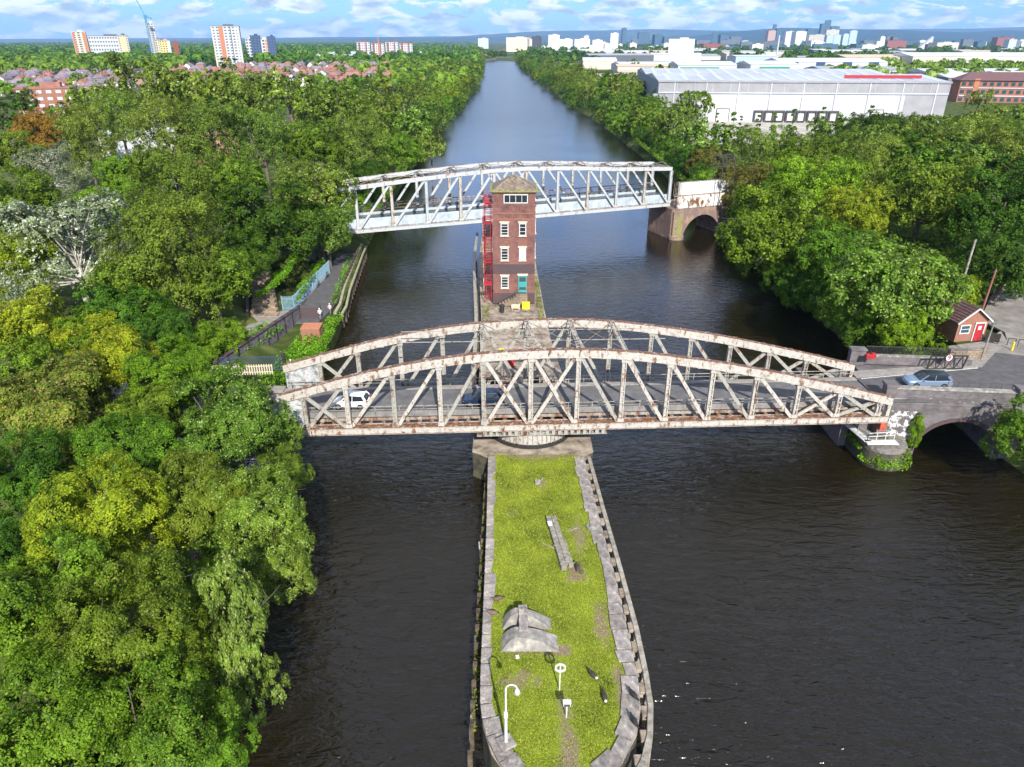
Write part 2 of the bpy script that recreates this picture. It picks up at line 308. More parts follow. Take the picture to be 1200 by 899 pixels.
M['leaf'] = {
    'syc': leafmat('sycamore_leaves', (.034, .095, .006), (0.230, 0.389, 0.025)),
    'syc2': leafmat('lime_tree_leaves', (.045, .100, .007), (0.248, 0.389, 0.028), (.36, .36, .06), .05),
    'dark': leafmat('dark_broad_leaves', (.018, .065, .006), (0.115, 0.232, 0.015)),
    'ygr': leafmat('yellow_green_leaves', (.085, .14, .008), (0.368, 0.497, 0.021), (.42, .38, .03), .10),
    'lime': leafmat('bright_green_leaves', (.060, .135, .007), (0.267, 0.486, 0.021)),
    'pale': leafmat('leaves_with_pale_seed_tips', (.050, .11, .010), (0.248, 0.400, 0.035), (.44, .50, .16), .12),
    'brn': leafmat('leaves_turning_brown', (.055, .10, .010), (0.248, 0.335, 0.035), (.34, .25, .09), .14),
    'bir': leafmat('birch_leaves', (.055, .105, .008), (0.248, 0.356, 0.035)),
    'pop': leafmat('poplar_leaves', (.09, .13, .025), (0.350, 0.497, 0.063), (.50, .50, .20), .10),
    'wil': leafmat('olive_poplar_leaves', (.052, .100, .008), (0.248, 0.367, 0.038), (.38, .46, .14), .07),
    'whi': leafmat('silver_poplar_leaves', (.09, .12, .05), (0.264, 0.324, 0.156), (.40, .43, .34), .18, trans=.15),
    'ora': leafmat('orange_turning_leaves', (.17, .12, .015), (0.552, 0.348, 0.042), (.5, .25, .03), .1),
    'ora2': leafmat('olive_gold_leaves', (.09, .085, .015), (0.276, 0.259, 0.038)),
    'con': leafmat('young_green_leaves', (.045, .10, .009), (0.202, 0.356, 0.028)),
    'shr': leafmat('bramble_leaves', (.05, .075, .015), (0.188, 0.220, 0.038)),
}

# ------------------------------------------------------------------ canal, ground, water
# canal edges (distance north, west edge x, east edge x)
EDGE = [(-80, -21, 54), (20, -21, 54), (40, -22, 53), (60, -24, 52.5), (80, -25.2, 50), (95, -25.6, 49), (120, -27.8, 48.5), (150, -31, 49),
        (200, -33, 49.5), (249, -34, 50), (330, -36, 48), (400, -36, 46), (540, -34, 38), (700, -33, 31), (900, -35, 24), (1150, -44, 14), (1450, -56, 10), (1620, -60, 4), (1700, -62, -30), (1760, -64, -60)]
def edges(y):
    if y >= EDGE[-1][0]: return -62, -61.9
    for a, b in zip(EDGE, EDGE[1:]):
        if y <= b[0]:
            t = max(0, (y - a[0]) / (b[0] - a[0])); return a[1] + (b[1] - a[1]) * t, a[2] + (b[2] - a[2]) * t
def lerp(a, b, t): t = min(1, max(0, t)); return a + (b - a) * t
ys = list(np.arange(-80, 300, 4.0)) + list(np.arange(300, 1800, 25.0)) + [2000, 2500, 3500, 5000, 8000, 13000, 22000, 40000, 60000]
rngg = random.Random(4)
v = []; f = []; ncol = None
for y in ys:
    a, b = edges(y)
    row = []
    quay = 1 if 86 <= y <= 142 else 0
    far = lerp(0, 1, (y - 140) / 100)
    ztop = 6.0
    wl = [0, .05, .6, 2, 5, 8, 12, 16, 24, 45, 90, 200, 500, 1500, 5000, 20000, 60000]
    if quay: zl = [-2, 2.6, 2.7, 2.9, 3.0, 3.1, 3.3, 4.8, 6.0]
    else: zl = [-2, .1, .7, 1.5, 3.4, 5.0, 5.7, 6.0, 6.0]
    zl = zl + [6.0] * (len(wl) - len(zl))
    zr = [-2, .1, .7, 1.5, 3.4, 4.8, 5.8, 6.4 if y < 140 else 6.0] + [6.4 if y < 110 else 6.0] * 1 + [6.0] * 8
    for d, z in zip(reversed(wl), reversed(zl)):
        zz_ = z - (1.0 * lerp(0, 1, (y - 300) / 500) if z > 4 else 0)
        row.append((a - d, y, zz_ + (rngg.uniform(-.15, .15) if .5 < z and d < 50 else 0)))
    row.append((a + 2, y, -3)); row.append((b - 2 if b - a > 5 else b, y, -3))
    for d, z in zip(wl, zr):
        zz_ = z - (1.0 * lerp(0, 1, (y - 300) / 500) if z > 4 else 0)
        row.append((b + d, y, zz_ + (rngg.uniform(-.15, .15) if .5 < z and d < 12 else 0)))
    ncol = len(row); v += row
for i in range(len(ys) - 1):
    for j in range(ncol - 1):
        q = i * ncol + j; f.append((q, q + 1, q + ncol + 1, q + ncol))
me = bpy.data.meshes.new('ground'); me.from_pydata(v, [], f)
gm = bpy.data.materials.new('ground_cover'); gm.use_nodes = True
t = gm.node_tree; n = t.nodes; l = t.links; p = n['Principled BSDF']; p.inputs['Roughness'].default_value = 1; p.inputs['Specular IOR Level'].default_value = .1
tcn = n.new('ShaderNodeTexCoord')
x1 = n.new('ShaderNodeTexNoise'); x1.inputs['Scale'].default_value = .35; x1.inputs['Detail'].default_value = 8; l.new(tcn.outputs['Object'], x1.inputs['Vector'])
r1 = n.new('ShaderNodeValToRGB'); e = r1.color_ramp.elements; e[0].position = .35; e[0].color = (.035, .055, .012, 1); e[1].position = .65; e[1].color = (.11, .13, .035, 1); k = e.new(.5); k.color = (.06, .08, .02, 1)
l.new(x1.outputs[0], r1.inputs[0])
x2 = n.new('ShaderNodeTexVoronoi'); x2.inputs['Scale'].default_value = .012; l.new(tcn.outputs['Object'], x2.inputs['Vector'])
r2 = n.new('ShaderNodeValToRGB'); e = r2.color_ramp.elements; r2.color_ramp.interpolation = 'CONSTANT'; e[0].color = (.035, .06, .02, 1); e[1].position = .45; e[1].color = (.07, .09, .03, 1)
for q, cc in ((.62, (.15, .15, .07)), (.72, (.05, .07, .03)), (.9, (.20, .17, .14))): k = e.new(q); k.color = (*cc, 1)
l.new(x2.outputs['Color'], r2.inputs[0])
se = n.new('ShaderNodeSeparateXYZ'); l.new(tcn.outputs['Object'], se.inputs[0])
mr = n.new('ShaderNodeMapRange'); mr.inputs[1].default_value = 500; mr.inputs[2].default_value = 1200; l.new(se.outputs[1], mr.inputs[0])
mx = n.new('ShaderNodeMix'); mx.data_type = 'RGBA'; l.new(mr.outputs[0], mx.inputs[0]); l.new(r1.outputs[0], mx.inputs[6]); l.new(r2.outputs[0], mx.inputs[7]); l.new(mx.outputs[2], p.inputs['Base Color'])
bu = n.new('ShaderNodeBump'); bu.inputs['Strength'].default_value = .7; l.new(x1.outputs[0], bu.inputs['Height']); l.new(bu.outputs[0], p.inputs['Normal'])
me.materials.append(gm)
g = bpy.data.objects.new('ground', me); C.objects.link(g); tag(g, kind='structure')

# water
wmx = bpy.data.materials.new('canal_water'); wmx.use_nodes = True
t = wmx.node_tree; n = t.nodes; l = t.links; p = n['Principled BSDF']
p.inputs['Base Color'].default_value = (.0105, .0078, .0026, 1); p.inputs['Specular IOR Level'].default_value = .95; p.inputs['Roughness'].default_value = .05; p.inputs['IOR'].default_value = 1.33
tcn = n.new('ShaderNodeTexCoord')
sey = n.new('ShaderNodeSeparateXYZ'); l.new(tcn.outputs['Object'], sey.inputs[0]); mry = n.new('ShaderNodeMapRange'); mry.inputs[1].default_value = 110; mry.inputs[2].default_value = 420; mry.inputs[3].default_value = .10; mry.inputs[4].default_value = .26; l.new(sey.outputs[1], mry.inputs[0]); l.new(mry.outputs[0], p.inputs['Roughness'])
def wave(scale, strx, dist, det=3, rough=.5):
    mp = n.new('ShaderNodeMapping'); mp.inputs['Scale'].default_value = (strx, 1, 1); mp.inputs['Rotation'].default_value = (0, 0, R(9)); l.new(tcn.outputs['Object'], mp.inputs[0])
    x = n.new('ShaderNodeTexNoise'); x.inputs['Scale'].default_value = scale; x.inputs['Detail'].default_value = det; x.inputs['Roughness'].default_value = rough; x.inputs['Distortion'].default_value = dist
    l.new(mp.outputs[0], x.inputs['Vector']); return x.outputs[0]
a1 = wave(1.15, .40, .8, 4, .5); a2 = wave(4.2, .5, .3, 3); a3 = wave(.045, .8, 0, 2); a4 = wave(2.3, .33, 1.2, 2, .5)
def mul(a, bval):
    q = n.new('ShaderNodeMath'); q.operation = 'MULTIPLY'; l.new(a, q.inputs[0])
    if isinstance(bval, (int, float)): q.inputs[1].default_value = bval
    else: l.new(bval, q.inputs[1])
    return q.outputs[0]
def addn(a, b):
    q = n.new('ShaderNodeMath'); q.operation = 'ADD'; l.new(a, q.inputs[0]); l.new(b, q.inputs[1]); return q.outputs[0]
rdg = n.new('ShaderNodeMath'); rdg.operation = 'SUBTRACT'; l.new(a4, rdg.inputs[0]); rdg.inputs[1].default_value = .5
rab = n.new('ShaderNodeMath'); rab.operation = 'MULTIPLY'; l.new(rdg.outputs[0], rab.inputs[0]); l.new(rdg.outputs[0], rab.inputs[1])
hgt = addn(addn(a1, mul(a2, .14)), mul(rab.outputs[0], -2.2))
gust = n.new('ShaderNodeMapRange'); gust.inputs[1].default_value = .35; gust.inputs[2].default_value = .65; gust.inputs[3].default_value = .5; gust.inputs[4].default_value = 1.15; l.new(a3, gust.inputs[0])
bu = n.new('ShaderNodeBump'); bu.inputs['Distance'].default_value = .36; mrs = n.new('ShaderNodeMapRange'); mrs.inputs[1].default_value = 60; mrs.inputs[2].default_value = 150; mrs.inputs[3].default_value = 1; mrs.inputs[4].default_value = .13; l.new(sey.outputs[1], mrs.inputs[0]); l.new(mul(gust.outputs[0], mrs.outputs[0]), bu.inputs['Strength']); l.new(hgt, bu.inputs['Height']); l.new(bu.outputs[0], p.inputs['Normal'])
wb = MB()
wrow = [y for y in ys if y <= 1760]
vs = []; fs = []
for y in wrow:
    a, b = edges(y); vs += [(a - .3 if y < 1700 else a, y, 0), (b + .3, y, 0)]
for i in range(len(wrow) - 1): fs.append((2 * i, 2 * i + 1, 2 * i + 3, 2 * i + 2))
wb.add(vs, fs); wo_ = wb.build('water', wmx); tag(wo_, kind='structure')

# hills on the horizon
def ridge(name, dist, x0, x1, prof, seed, col):
    rr = random.Random(seed); mb = MB(); nseg = 160; vs = []; fs = []
    ph = [rr.uniform(0, 6.3) for _ in range(7)]
    for i in range(nseg + 1):
        tt = i / nseg; x = x0 + (x1 - x0) * tt
        h = np.interp(tt, [q[0] for q in prof], [q[1] for q in prof])
        h += sum(math.sin(tt * (9 + 11 * k) + ph[k]) * 14 / (k + 1) for k in range(7)) * min(1, h / 120)
        h = max(h, 4)
        vs += [(x, dist - 3000, 0), (x, dist - 1400, h * .45), (x, dist, h), (x, dist + 2500, 0)]
    for i in range(nseg):
        for j in range(3): fs.append((4 * i + j, 4 * i + 4 + j, 4 * i + 5 + j, 4 * i + 1 + j))
    mb.add(vs, fs); o = mb.build(name, mat(name + '_moor', col, 1, noise=[(.4, (col[0] * .6, col[1] * .6, col[2] * .6)), (.6, col), (.68, (col[0] * 1.5, col[1] * 1.5, col[2] * 1.2))], nscale=.0007, spec=0), smooth=True); tag(o, kind='structure')
ridge('hills', 22000, -16000, 20000, [(0, 60), (.1, 60), (.28, 110), (.40, 150), (.47, 265), (.55, 320), (.60, 290), (.72, 280), (.80, 310), (.86, 400), (1, 520)], 1, (.045, .06, .04))
ridge('hills', 15500, 2500, 13500, [(0, 8), (.08, 90), (.25, 250), (.4, 225), (.6, 205), (.8, 220), (1, 250)], 2, (.025, .045, .03))
ridge('hills', 17500, -9000, 2500, [(0, 10), (.2, 50), (.45, 80), (.7, 90), (.85, 120), (1, 10)], 3, (.05, .075, .045))

# roads, paths
def sheet(name, pts, z, m):
    mb = MB(); mb.prism(pts, z - .25, z); o = mb.build(name, m); tag(o, kind='structure'); return o
BR = (2.1, 61.55); BA = R(2.67)
def bl(s, nn_): return (BR[0] + s * math.cos(BA) - nn_ * math.sin(BA), BR[1] + s * math.sin(BA) + nn_ * math.cos(BA))
sheet('road', [bl(-25.9, 1.4), bl(-25.9, 6.4), (-60, 67.8), (-110, 72), (-110, 66), (-60, 61.8)], 6.6, M['asphalt'])
sheet('pavement', [bl(-25.9, 6.41), bl(-25.9, 7.9), (-60, 69.8), (-110, 74), (-110, 72.01), (-60, 67.81)], 6.72, M['pavement'])
sheet('road', [bl(36.05, 1.9), (56.4, 64.9), (80, 62), (110, 60), (110, 68), (82, 71), (70, 73), (62, 76), (57.4, 77.5), (53.2, 73.2), bl(36.05, 7.2)], 6.6, M['asphalt'])
sheet('road', [(57.4, 77.52), (62, 76.02), (70, 73.02), (82, 71.02), (78, 78), (73, 84), (84, 104), (97, 130), (90, 132), (77, 108), (64, 91), (62.2, 88), (62.6, 84), (60.5, 80)], 6.6, mat('worn_pale_tarmac', (.2, .18, .16), .9, noise=[(.3, (.13, .12, .11)), (.5, (.22, .20, .175)), (.7, (.34, .30, .25))], nscale=.35, detail=9, bump=.3, bscale=12))
sheet('pavement', [(53.2, 73.1), (52.5, 74.3), (52.8, 79.5), (58, 81), (62.4, 84.5), (60.6, 79.9), (57.6, 77.3)], 6.59, M['pavement'])
sheet('pavement', [bl(36.05, 7.21), (52.9, 73.3), (52.5, 74.2), bl(36.05, 8.7)], 6.72, M['pavement'])
sheet('path', [(-31.8, 96), (-28, 96), (-27.4, 101), (-27.3, 106), (-28.2, 115), (-28.8, 122), (-29.6, 133), (-33.3, 133), (-32.2, 121), (-32, 112), (-32.6, 101.3)], 3.35, M['asphalt'])
sheet('path', [(-41, 90), (-33.6, 90), (-30.9, 97.2), (-32.7, 101.2), (-34.5, 100.7), (-41, 97)], 3.38, M['pavement'])
sheet('yard', [(66, 270), (120, 268), (185, 262), (200, 340), (68, 350)], 6.08, mat('pale_concrete_yard', (.42, .38, .34), .9, noise=[(.4, (.34, .31, .27)), (.6, (.46, .42, .37))], nscale=.15))

# ------------------------------------------------------------------ swing road bridge
bridge = empty('swing_bridge', (BR[0], BR[1], 0), BA, 'rusty white steel road swing bridge with bowed lattice trusses, nearest crossing of the canal', 'bridge')
ND = [(-25.9, 8.75), (-22.1, 9.75), (-18.0, 10.95), (-13.5, 11.95), (-9.05, 12.72), (-4.85, 13.2), (-.3, 13.4), (4.25, 13.42), (8.65, 13.15), (13.1, 12.5), (17.4, 11.85), (21.8, 11.0), (26.2, 9.95), (30.5, 8.95), (34.7, 7.85), (35.9, 7.5)]
# heights above are the chord's centre line at its nodes
ZB = 5.55
for tn in (0.0, 8.0):
    # top chord as a smooth curve
    tp = []
    ss = np.linspace(-25.9, 35.9, 60); zs = np.interp(ss, [q[0] for q in ND], [q[1] for q in ND])
    zs = np.convolve(np.pad(zs, 3, mode='reflect', reflect_type='odd'), np.ones(7) / 7, 'valid')
    mb = MB(); vs = []; fs = []
    hw, hh = .34, .40
    for s_, z_ in zip(ss, zs):
        for (i, j) in ((-1, -1), (1, -1), (1, 1), (-1, 1)): vs.append((s_, tn + i * hw, z_ + j * hh))
    for i in range(len(ss) - 1):
        for j in range(4): fs.append((4 * i + j, 4 * i + (j + 1) % 4, 4 * i + 4 + (j + 1) % 4, 4 * i + 4 + j))
    fs += [(0, 1, 2, 3), tuple(4 * (len(ss) - 1) + k for k in (3, 2, 1, 0))]
    mb.add(vs, fs)
    # flange plates and cover straps
    for s_, z_ in zip(ss[1:-1:3], zs[1:-1:3]): mb.box((s_, tn, z_), (.5, hw * 2 + .05, hh * 2 + .05))
    mb.build('top_chord', M['truss'], bridge)
    def zt(s_): return float(np.interp(s_, ss, zs))
    mb = MB(); mb.box((5, tn, ZB), (61.8, .55, .62)); mb.box((5, tn, ZB + .33), (61.8, .8, .05)); mb.box((5, tn, ZB - .33), (61.8, .8, .05))
    for k in range(34): mb.box((-25 + k * 1.82, tn, ZB), (.09, .66, .56))
    mb.build('bottom_chord', M['truss'] if tn == 0 else M['truss_grey'], bridge)
    posts = [q[0] for q in ND[1:-1]]
    for s_ in posts:
        mb = MB(); h0, h1 = ZB + .36, zt(s_) - .42
        for q in (-.17, .17): mb.box((s_ + q, tn, (h0 + h1) / 2), (.09, .42, h1 - h0))
        mb.box((s_, tn, (h0 + h1) / 2), (.34, .06, h1 - h0))
        nb = int((h1 - h0) / .6)
        for k in range(nb): mb.box((s_, tn - .2, h0 + (k + .5) * (h1 - h0) / nb), (.34, .03, .12))
        mb.box((s_, tn, h0 + .2), (.62, .5, .4)); mb.box((s_, tn, h1 - .15), (.6, .5, .3))
        mb.build('post', M['truss_grey'] if s_ in (posts[0], posts[2], posts[4]) or tn else M['truss'], bridge)
    def diag(i, up):
        a, b = posts[i], posts[i + 1]
        p0 = (a + .28, ZB + .4) if up else (a + .28, zt(a) - .45)
        p1 = (b - .28, zt(b) - .45) if up else (b - .28, ZB + .4)
        mb = MB()
        dn = .12 if up else -.12
        mb.bar((p0[0], tn + dn - .06, p0[1]), (p1[0], tn + dn - .06, p1[1]), .05, .34)
        mb.bar((p0[0], tn + dn + .06, p0[1]), (p1[0], tn + dn + .06, p1[1]), .05, .34)
        mb.bar((p0[0], tn + dn, p0[1]), (p1[0], tn + dn, p1[1]), .1, .12)
        mb.build('diagonal', M['truss_grey'] if (tn or i % 3 == 0) else M['truss'], bridge)
    npan = len(posts) - 1
    for i in range(npan):
        if i in (0, 4, 5, 11, 12) or (tn and i == 10): diag(i, True); diag(i, False)
        elif i < 4: diag(i, True)
        else: diag(i, False)
    # solid plated end panel in the west, paired end posts in the east
    mb = MB(); mb.add([(-25.8, tn - .12, ZB + .3), (-22.25, tn - .12, ZB + .3), (-22.25, tn - .12, zt(-22.25) - .35), (-25.8, tn - .12, zt(-25.8) - .35),
                       (-25.8, tn + .12, ZB + .3), (-22.25, tn + .12, ZB + .3), (-22.25, tn + .12, zt(-22.25) - .35), (-25.8, tn + .12, zt(-25.8) - .35)],
                      [(0, 1, 2, 3), (7, 6, 5, 4), (0, 4, 5, 1), (1, 5, 6, 2), (2, 6, 7, 3), (3, 7, 4, 0)])
    for k in range(4): mb.box((-25.6 + k * 1.1, tn, (ZB + zt(-25 + k)) / 2), (.08, .34, zt(-25.6 + k * 1.1) - ZB - .6))
    mb.build('end_plate', M['graffiti'], bridge)
    mb = MB(); mb.box((35.72, tn, 6.4), (.34, .5, 2.3)); mb.build('end_post', M['truss'], bridge)
    if tn == 0:
        mb = MB(); mb.box((35.55, tn - .02, 4.75), (.62, .6, 1.0)); mb.build('end_bearing', mat('faded_red_paint', (.42, .06, .035), .6, noise=[(.4, (.33, .05, .03)), (.62, (.52, .12, .07))], nscale=3), bridge)
# cross girders, stringers, deck
mb = MB()
for k in range(52):
    s_ = -25.6 + k * 1.2
    mb.box((s_, 4, 5.72), (.16, 7.3, .5)); mb.box((s_, .62, 5.99), (.36, .6, .06))
mb.box((5, 1.12, 6.12), (61.6, .12, .3)); mb.box((5, 6.98, 6.12), (61.6, .12, .3)); mb.box((5, .34, 6.02), (61.6, .06, .12))
mb.build('cross_girders', M['truss_rust'], bridge)
MD = mat('bridge_road_surface', (.1, .1, .1), .9, noise=[(.3, (.085, .085, .088)), (.5, (.12, .118, .118)), (.68, (.165, .16, .155))], nscale=.7, bump=.25, bscale=25, detail=9)
mb = MB(); mb.box((5, 4.0, 6.47), (61.7, 5.4, .24)); mb.build('road_deck', MD, bridge)
mb = MB(); mb.box((5, 7.0, 6.53), (61.7, .58, .32)); mb.box((5, 6.66, 6.62), (61.7, .1, .2)); mb.build('footway', M['pavement'], bridge)
mb = MB()
for k in range(48): mb.box((-25.2 + k * 1.285, 1.24, 6.62), (1.26, .06, .62))
mb.build('kerb_plate', mat('dull_grey_plate', (.2, .2, .19), .8, noise=[(.35, (.15, .145, .135)), (.6, (.24, .23, .215)), (.68, (.30, .20, .14))], nscale=.9), bridge)
for nn_ in (1.24, 7.34):
    mb = MB(); mb.bar((-25.6, nn_, 7.45), (35.6, nn_, 7.45), .05, .06); mb.bar((-25.6, nn_, 7.1), (35.6, nn_, 7.1), .03, .04)
    for k in range(26): mb.box((-25.2 + k * 2.4, nn_, 6.98), (.06, .06, .9))
    mb.build('guard_rail', M['truss_grey'], bridge)
# overhead sway frames at the four centre nodes
for s_ in (-4.85, -.3, 4.25, 8.65):
    z = zt(s_) + .34
    mb = MB()
    for q in (-.2, .2):
        mb.bar((s_ + q, .2, z + .14), (s_ + q, 7.8, z + .14), .08, .12)
    for k in range(13): mb.box((s_, .45 + k * .59, z + .14), (.42, .10, .05))
    mb.bar((s_, .3, z - .9), (s_, 1.6, z), .07, .07); mb.bar((s_, 7.7, z - 1.6), (s_, 6.2, z), .09, .09)
    mb.build('sway_frame', M['truss_grey'], bridge)
ssn = (-4.85, -.3, 4.25, 8.65)
for a, b in zip(ssn, ssn[1:]):
    for (n0, n1) in ((.4, 7.6), (7.6, .4)):
        mb = MB(); mb.tube((a, n0, zt(a) + .42), (b, n1, zt(b) + .42), .035, n=5); mb.build('bracing_rod', M['truss_rust'], bridge)
for nn_ in (2.6, 5.4):
    mb = MB(); mb.bar((-13, nn_, zt(-4.85) + .52), (13.1, nn_, zt(8.65) + .52), .06, .06); mb.build('conduit', M['truss_grey'], bridge)
# turntable drum
dm = empty('turntable', (*bl(0, 4.2), 3.0), BA, 'round white riveted turntable drum under the road bridge at the island head', 'turntable')
mb = MB(); mb.tube((0, 0, .35), (0, 0, 1.75), 4.2, n=64); mb.build('drum', M['truss'], dm)
mb = MB()
for k in range(56):
    t_ = 2 * math.pi * k / 56; mb.box((4.24 * math.cos(t_), 4.24 * math.sin(t_), 1.05), (.16, .08, 1.36), t_)
mb.tube((0, 0, 1.72), (0, 0, 1.86), 4.4, n=64); mb.build('ribs', M['truss_grey'], dm)
mb = MB(); mb.tube((0, 0, 0.02), (0, 0, .34), 4.45, n=64); mb.build('roller_track', M['black'], dm)
mb = MB()
for k in range(20):
    s_ = -4.8 + k * .62; mb.box((s_, -4.15, 1.95), (.26, .5, .72)); mb.box((s_, -4.4, 1.95), (.34, .05, .72))
mb.box((.9, -4.1, 1.6), (13, .5, .1)); mb.build('girder_ends', M['truss_grey'], dm)

# ------------------------------------------------------------------ aqueduct
AA = R(21.05); AQ = (32.92, 151.04)
aq = empty('swing_aqueduct', (AQ[0] * 1.041, AQ[1] * 1.041, -1.64), AA, 'long white lattice canal aqueduct crossing the water behind the brick tower', 'aqueduct')
aq.scale = (1.041,) * 3
AP = [0, -6.1, -12.6, -19.1, -25.7, -32.3, -38.9, -45.6, -52.1, -58.6, -65.0, -71.4]
AZ = [16.15, 16.45, 16.75, 17.3, 17.7, 18.0, 18.0, 17.75, 17.4, 17.0, 16.55, 16.15]
def az(s_): return float(np.interp(s_, AP[::-1], AZ[::-1]))
for tn in (0.0, 7.2):
    mb = MB()
    for a, b in zip(AP, AP[1:]):
        mb.bar((a, tn, az(a)), (b, tn, az(b)), .62, .72)
        mb.bar(((a + b) / 2 + .2, tn, az((a + b) / 2)), ((a + b) / 2 - .2, tn, az((a + b) / 2)), .68, .78)
    mb.build('top_chord', M['aq_white'], aq)
    mb = MB(); mb.box((-35.7, tn, 8.85), (71.9, .55, .7)); mb.box((-35.7, tn, 9.22), (71.9, .8, .05)); mb.build('bottom_chord', M['aq_white'], aq)
    for i, s_ in enumerate(AP):
        mb = MB(); wd = .5 if i in (0, 11) else .4
        h0, h1 = 9.25, az(s_) - .36
        for q in (-wd / 2, wd / 2): mb.box((s_ + q, tn, (h0 + h1) / 2), (.08, .42, h1 - h0))
        mb.box((s_, tn, (h0 + h1) / 2), (wd, .06, h1 - h0)); mb.box((s_, tn, h0 + .25), (wd + .35, .5, .5))
        mb.build('post', M['truss'] if i % 2 else M['aq_white'], aq)
    for i in range(11):
        a, b = AP[i], AP[i + 1]                    # a east, b west
        mid = 5.5
        if i < 5: p0, p1 = (a - .3, 9.3), (b + .3, az(b) - .4)        # rises to the west
        elif i > 5: p0, p1 = (a - .3, az(a) - .4), (b + .3, 9.3)
        for kk in ((0,) if i != 5 else (0, 1)):
            if i == 5: p0, p1 = ((a - .3, 9.3), (b + .3, az(b) - .4)) if kk else ((a - .3, az(a) - .4), (b + .3, 9.3))
            mb = MB()
            for dn in (-.1, .1): mb.bar((p0[0], tn + dn + kk * .02, p0[1]), (p1[0], tn + dn + kk * .02, p1[1]), .05, .36)
            mb.bar((p0[0], tn + kk * .02, p0[1]), (p1[0], tn + kk * .02, p1[1]), .16, .1)
            mb.build('diagonal', M['aq_white'], aq)
for i in range(12):
    s_ = AP[i]; mb = MB(); z = az(s_) + .1
    mb.bar((s_, .3, z), (s_, 6.9, z), .16, .3)
    mb.bar((s_, .9, z + .1), (s_, 3.6, z + .75), .1, .12); mb.bar((s_, 6.3, z + .1), (s_, 3.6, z + .75), .1, .12)
    mb.build('cross_beam', M['truss_rust'] if i % 2 else M['truss_grey'], aq)
for i in range(11):
    a, b = AP[i], AP[i + 1]
    mb = MB(); mb.bar((a, .4, az(a) + .2), (b, 6.8, az(b) + .2), .1, .1); mb.bar((a, 6.8, az(a) + .16), (b, .4, az(b) + .16), .1, .1); mb.build('wind_brace', M['truss_rust'], aq)
# trough with water in it
mb = MB(); mb.box((-35.7, .55, 9.85), (71.6, .12, 2.1)); mb.box((-35.7, 5.6, 9.85), (71.6, .12, 2.1)); mb.box((-35.7, 3.05, 8.9), (71.6, 5.1, .12))
for k in range(90): mb.box((-.4 - k * .793, .46, 9.85), (.05, .07, 2.05))
mb.build('trough', M['trough'], aq)
mb = MB(); mb.box((-35.7, 3.07, 10.45), (71.4, 4.9, .02)); mb.build('trough_water', wmx, aq)
mb = MB(); mb.box((-35.7, 5.95, 11.3), (71.6, .85, .14))
for k in range(30): mb.box((-1 - k * 2.4, 6.3, 10.4), (.12, .12, 1.7))
mb.build('towpath_deck', M['timber_dark'], aq)
mb = MB(); mb.bar((-71, 6.3, 12.3), (-.5, 6.3, 12.3), .1, .18); mb.bar((-71, 6.3, 11.85), (-.5, 6.3, 11.85), .06, .06)
for k in range(30): mb.box((-1 - k * 2.4, 6.3, 11.8), (.07, .07, .95))
mb.build('towpath_rail', M['truss_rust'], aq)

# ------------------------------------------------------------------ grass island
ISL = [(-3.95, 63.9), (-3.95, 61.0), (-2.35, 59.9), (-2.15, 48.4), (-2.08, 40), (-2.05, 34), (-2.0, 31.2), (-1.75, 29.4), (-1.2, 27.6), (-.3, 26.2), (1.1, 25.2), (2.9, 24.9), (4.7, 25.5), (6.3, 27.0), (7.4, 28.8), (7.95, 30.7),
       (8.1, 33), (8.05, 36.2), (7.8, 44), (7.45, 50.8), (7.1, 59.9), (8.1, 61.0), (8.1, 63.9), (6.6, 75), (5.5, 84), (5.3, 91.3), (5.0, 100), (4.8, 110), (4.4, 125), (4.2, 150), (-1, 190), (-6.4, 150), (-6.2, 130), (-5.3, 112), (-4.6, 99.7), (-4.2, 90), (-4.0, 75)]
isl = MB(); isl.prism(ISL, -3, 2.86); io = isl.build('island', [M['quay']])
for p_ in io.data.polygons:
    if p_.normal.z > .9 and p_.center.z > 2: p_.material_index = 1
io.data.materials.append(M['concrete_tan']); tag(io, kind='structure')
def poly(name, pts, z, m, thick=.1):
    mb = MB(); mb.prism(pts, z - thick, z); o = mb.build(name, m); tag(o, kind='structure'); return o
poly('island_paving', [(-3.97, 63.9), (-3.97, 60.95), (-2.4, 60.5), (7.1, 60.4), (8.12, 60.95), (8.12, 63.9), (6.5, 75), (5.3, 91), (4.95, 102.6), (-4.5, 102.6), (-4.1, 90), (-3.9, 75)], 2.96, M['concrete_tan'])
GR = [(-1.55, 60.3), (-1.45, 48.4), (-1.35, 34), (-1.15, 30.8), (-.55, 28.6), (.5, 27.0), (2.4, 26.3), (4.3, 26.9), (5.9, 28.4), (6.9, 30.4), (7.15, 33), (7.1, 36.2), (6.95, 44), (6.65, 50.8), (6.15, 60.3)]
gmx = bpy.data.materials.new('island_turf'); gmx.use_nodes = True
t = gmx.node_tree; n = t.nodes; l = t.links; p = n['Principled BSDF']; p.inputs['Roughness'].default_value = 1; p.inputs['Specular IOR Level'].default_value = .1
tcn = n.new('ShaderNodeTexCoord')
def nz(sc, det=6, rgh=.6):
    x = n.new('ShaderNodeTexNoise'); x.inputs['Scale'].default_value = sc; x.inputs['Detail'].default_value = det; x.inputs['Roughness'].default_value = rgh; l.new(tcn.outputs['Object'], x.inputs['Vector']); return x.outputs[0]
def ramp(src, els):
    r = n.new('ShaderNodeValToRGB'); e = r.color_ramp.elements; e[0].position, e[0].color = els[0][0], (*els[0][1], 1); e[1].position, e[1].color = els[-1][0], (*els[-1][1], 1)
    for q, cc in els[1:-1]: k = e.new(q); k.color = (*cc, 1)
    l.new(src, r.inputs[0]); return r.outputs[0]
gcol = ramp(nz(9, 8, .7), [(.3, (.09, .13, .010)), (.5, (.18, .23, .018)), (.68, (.28, .30, .05))])
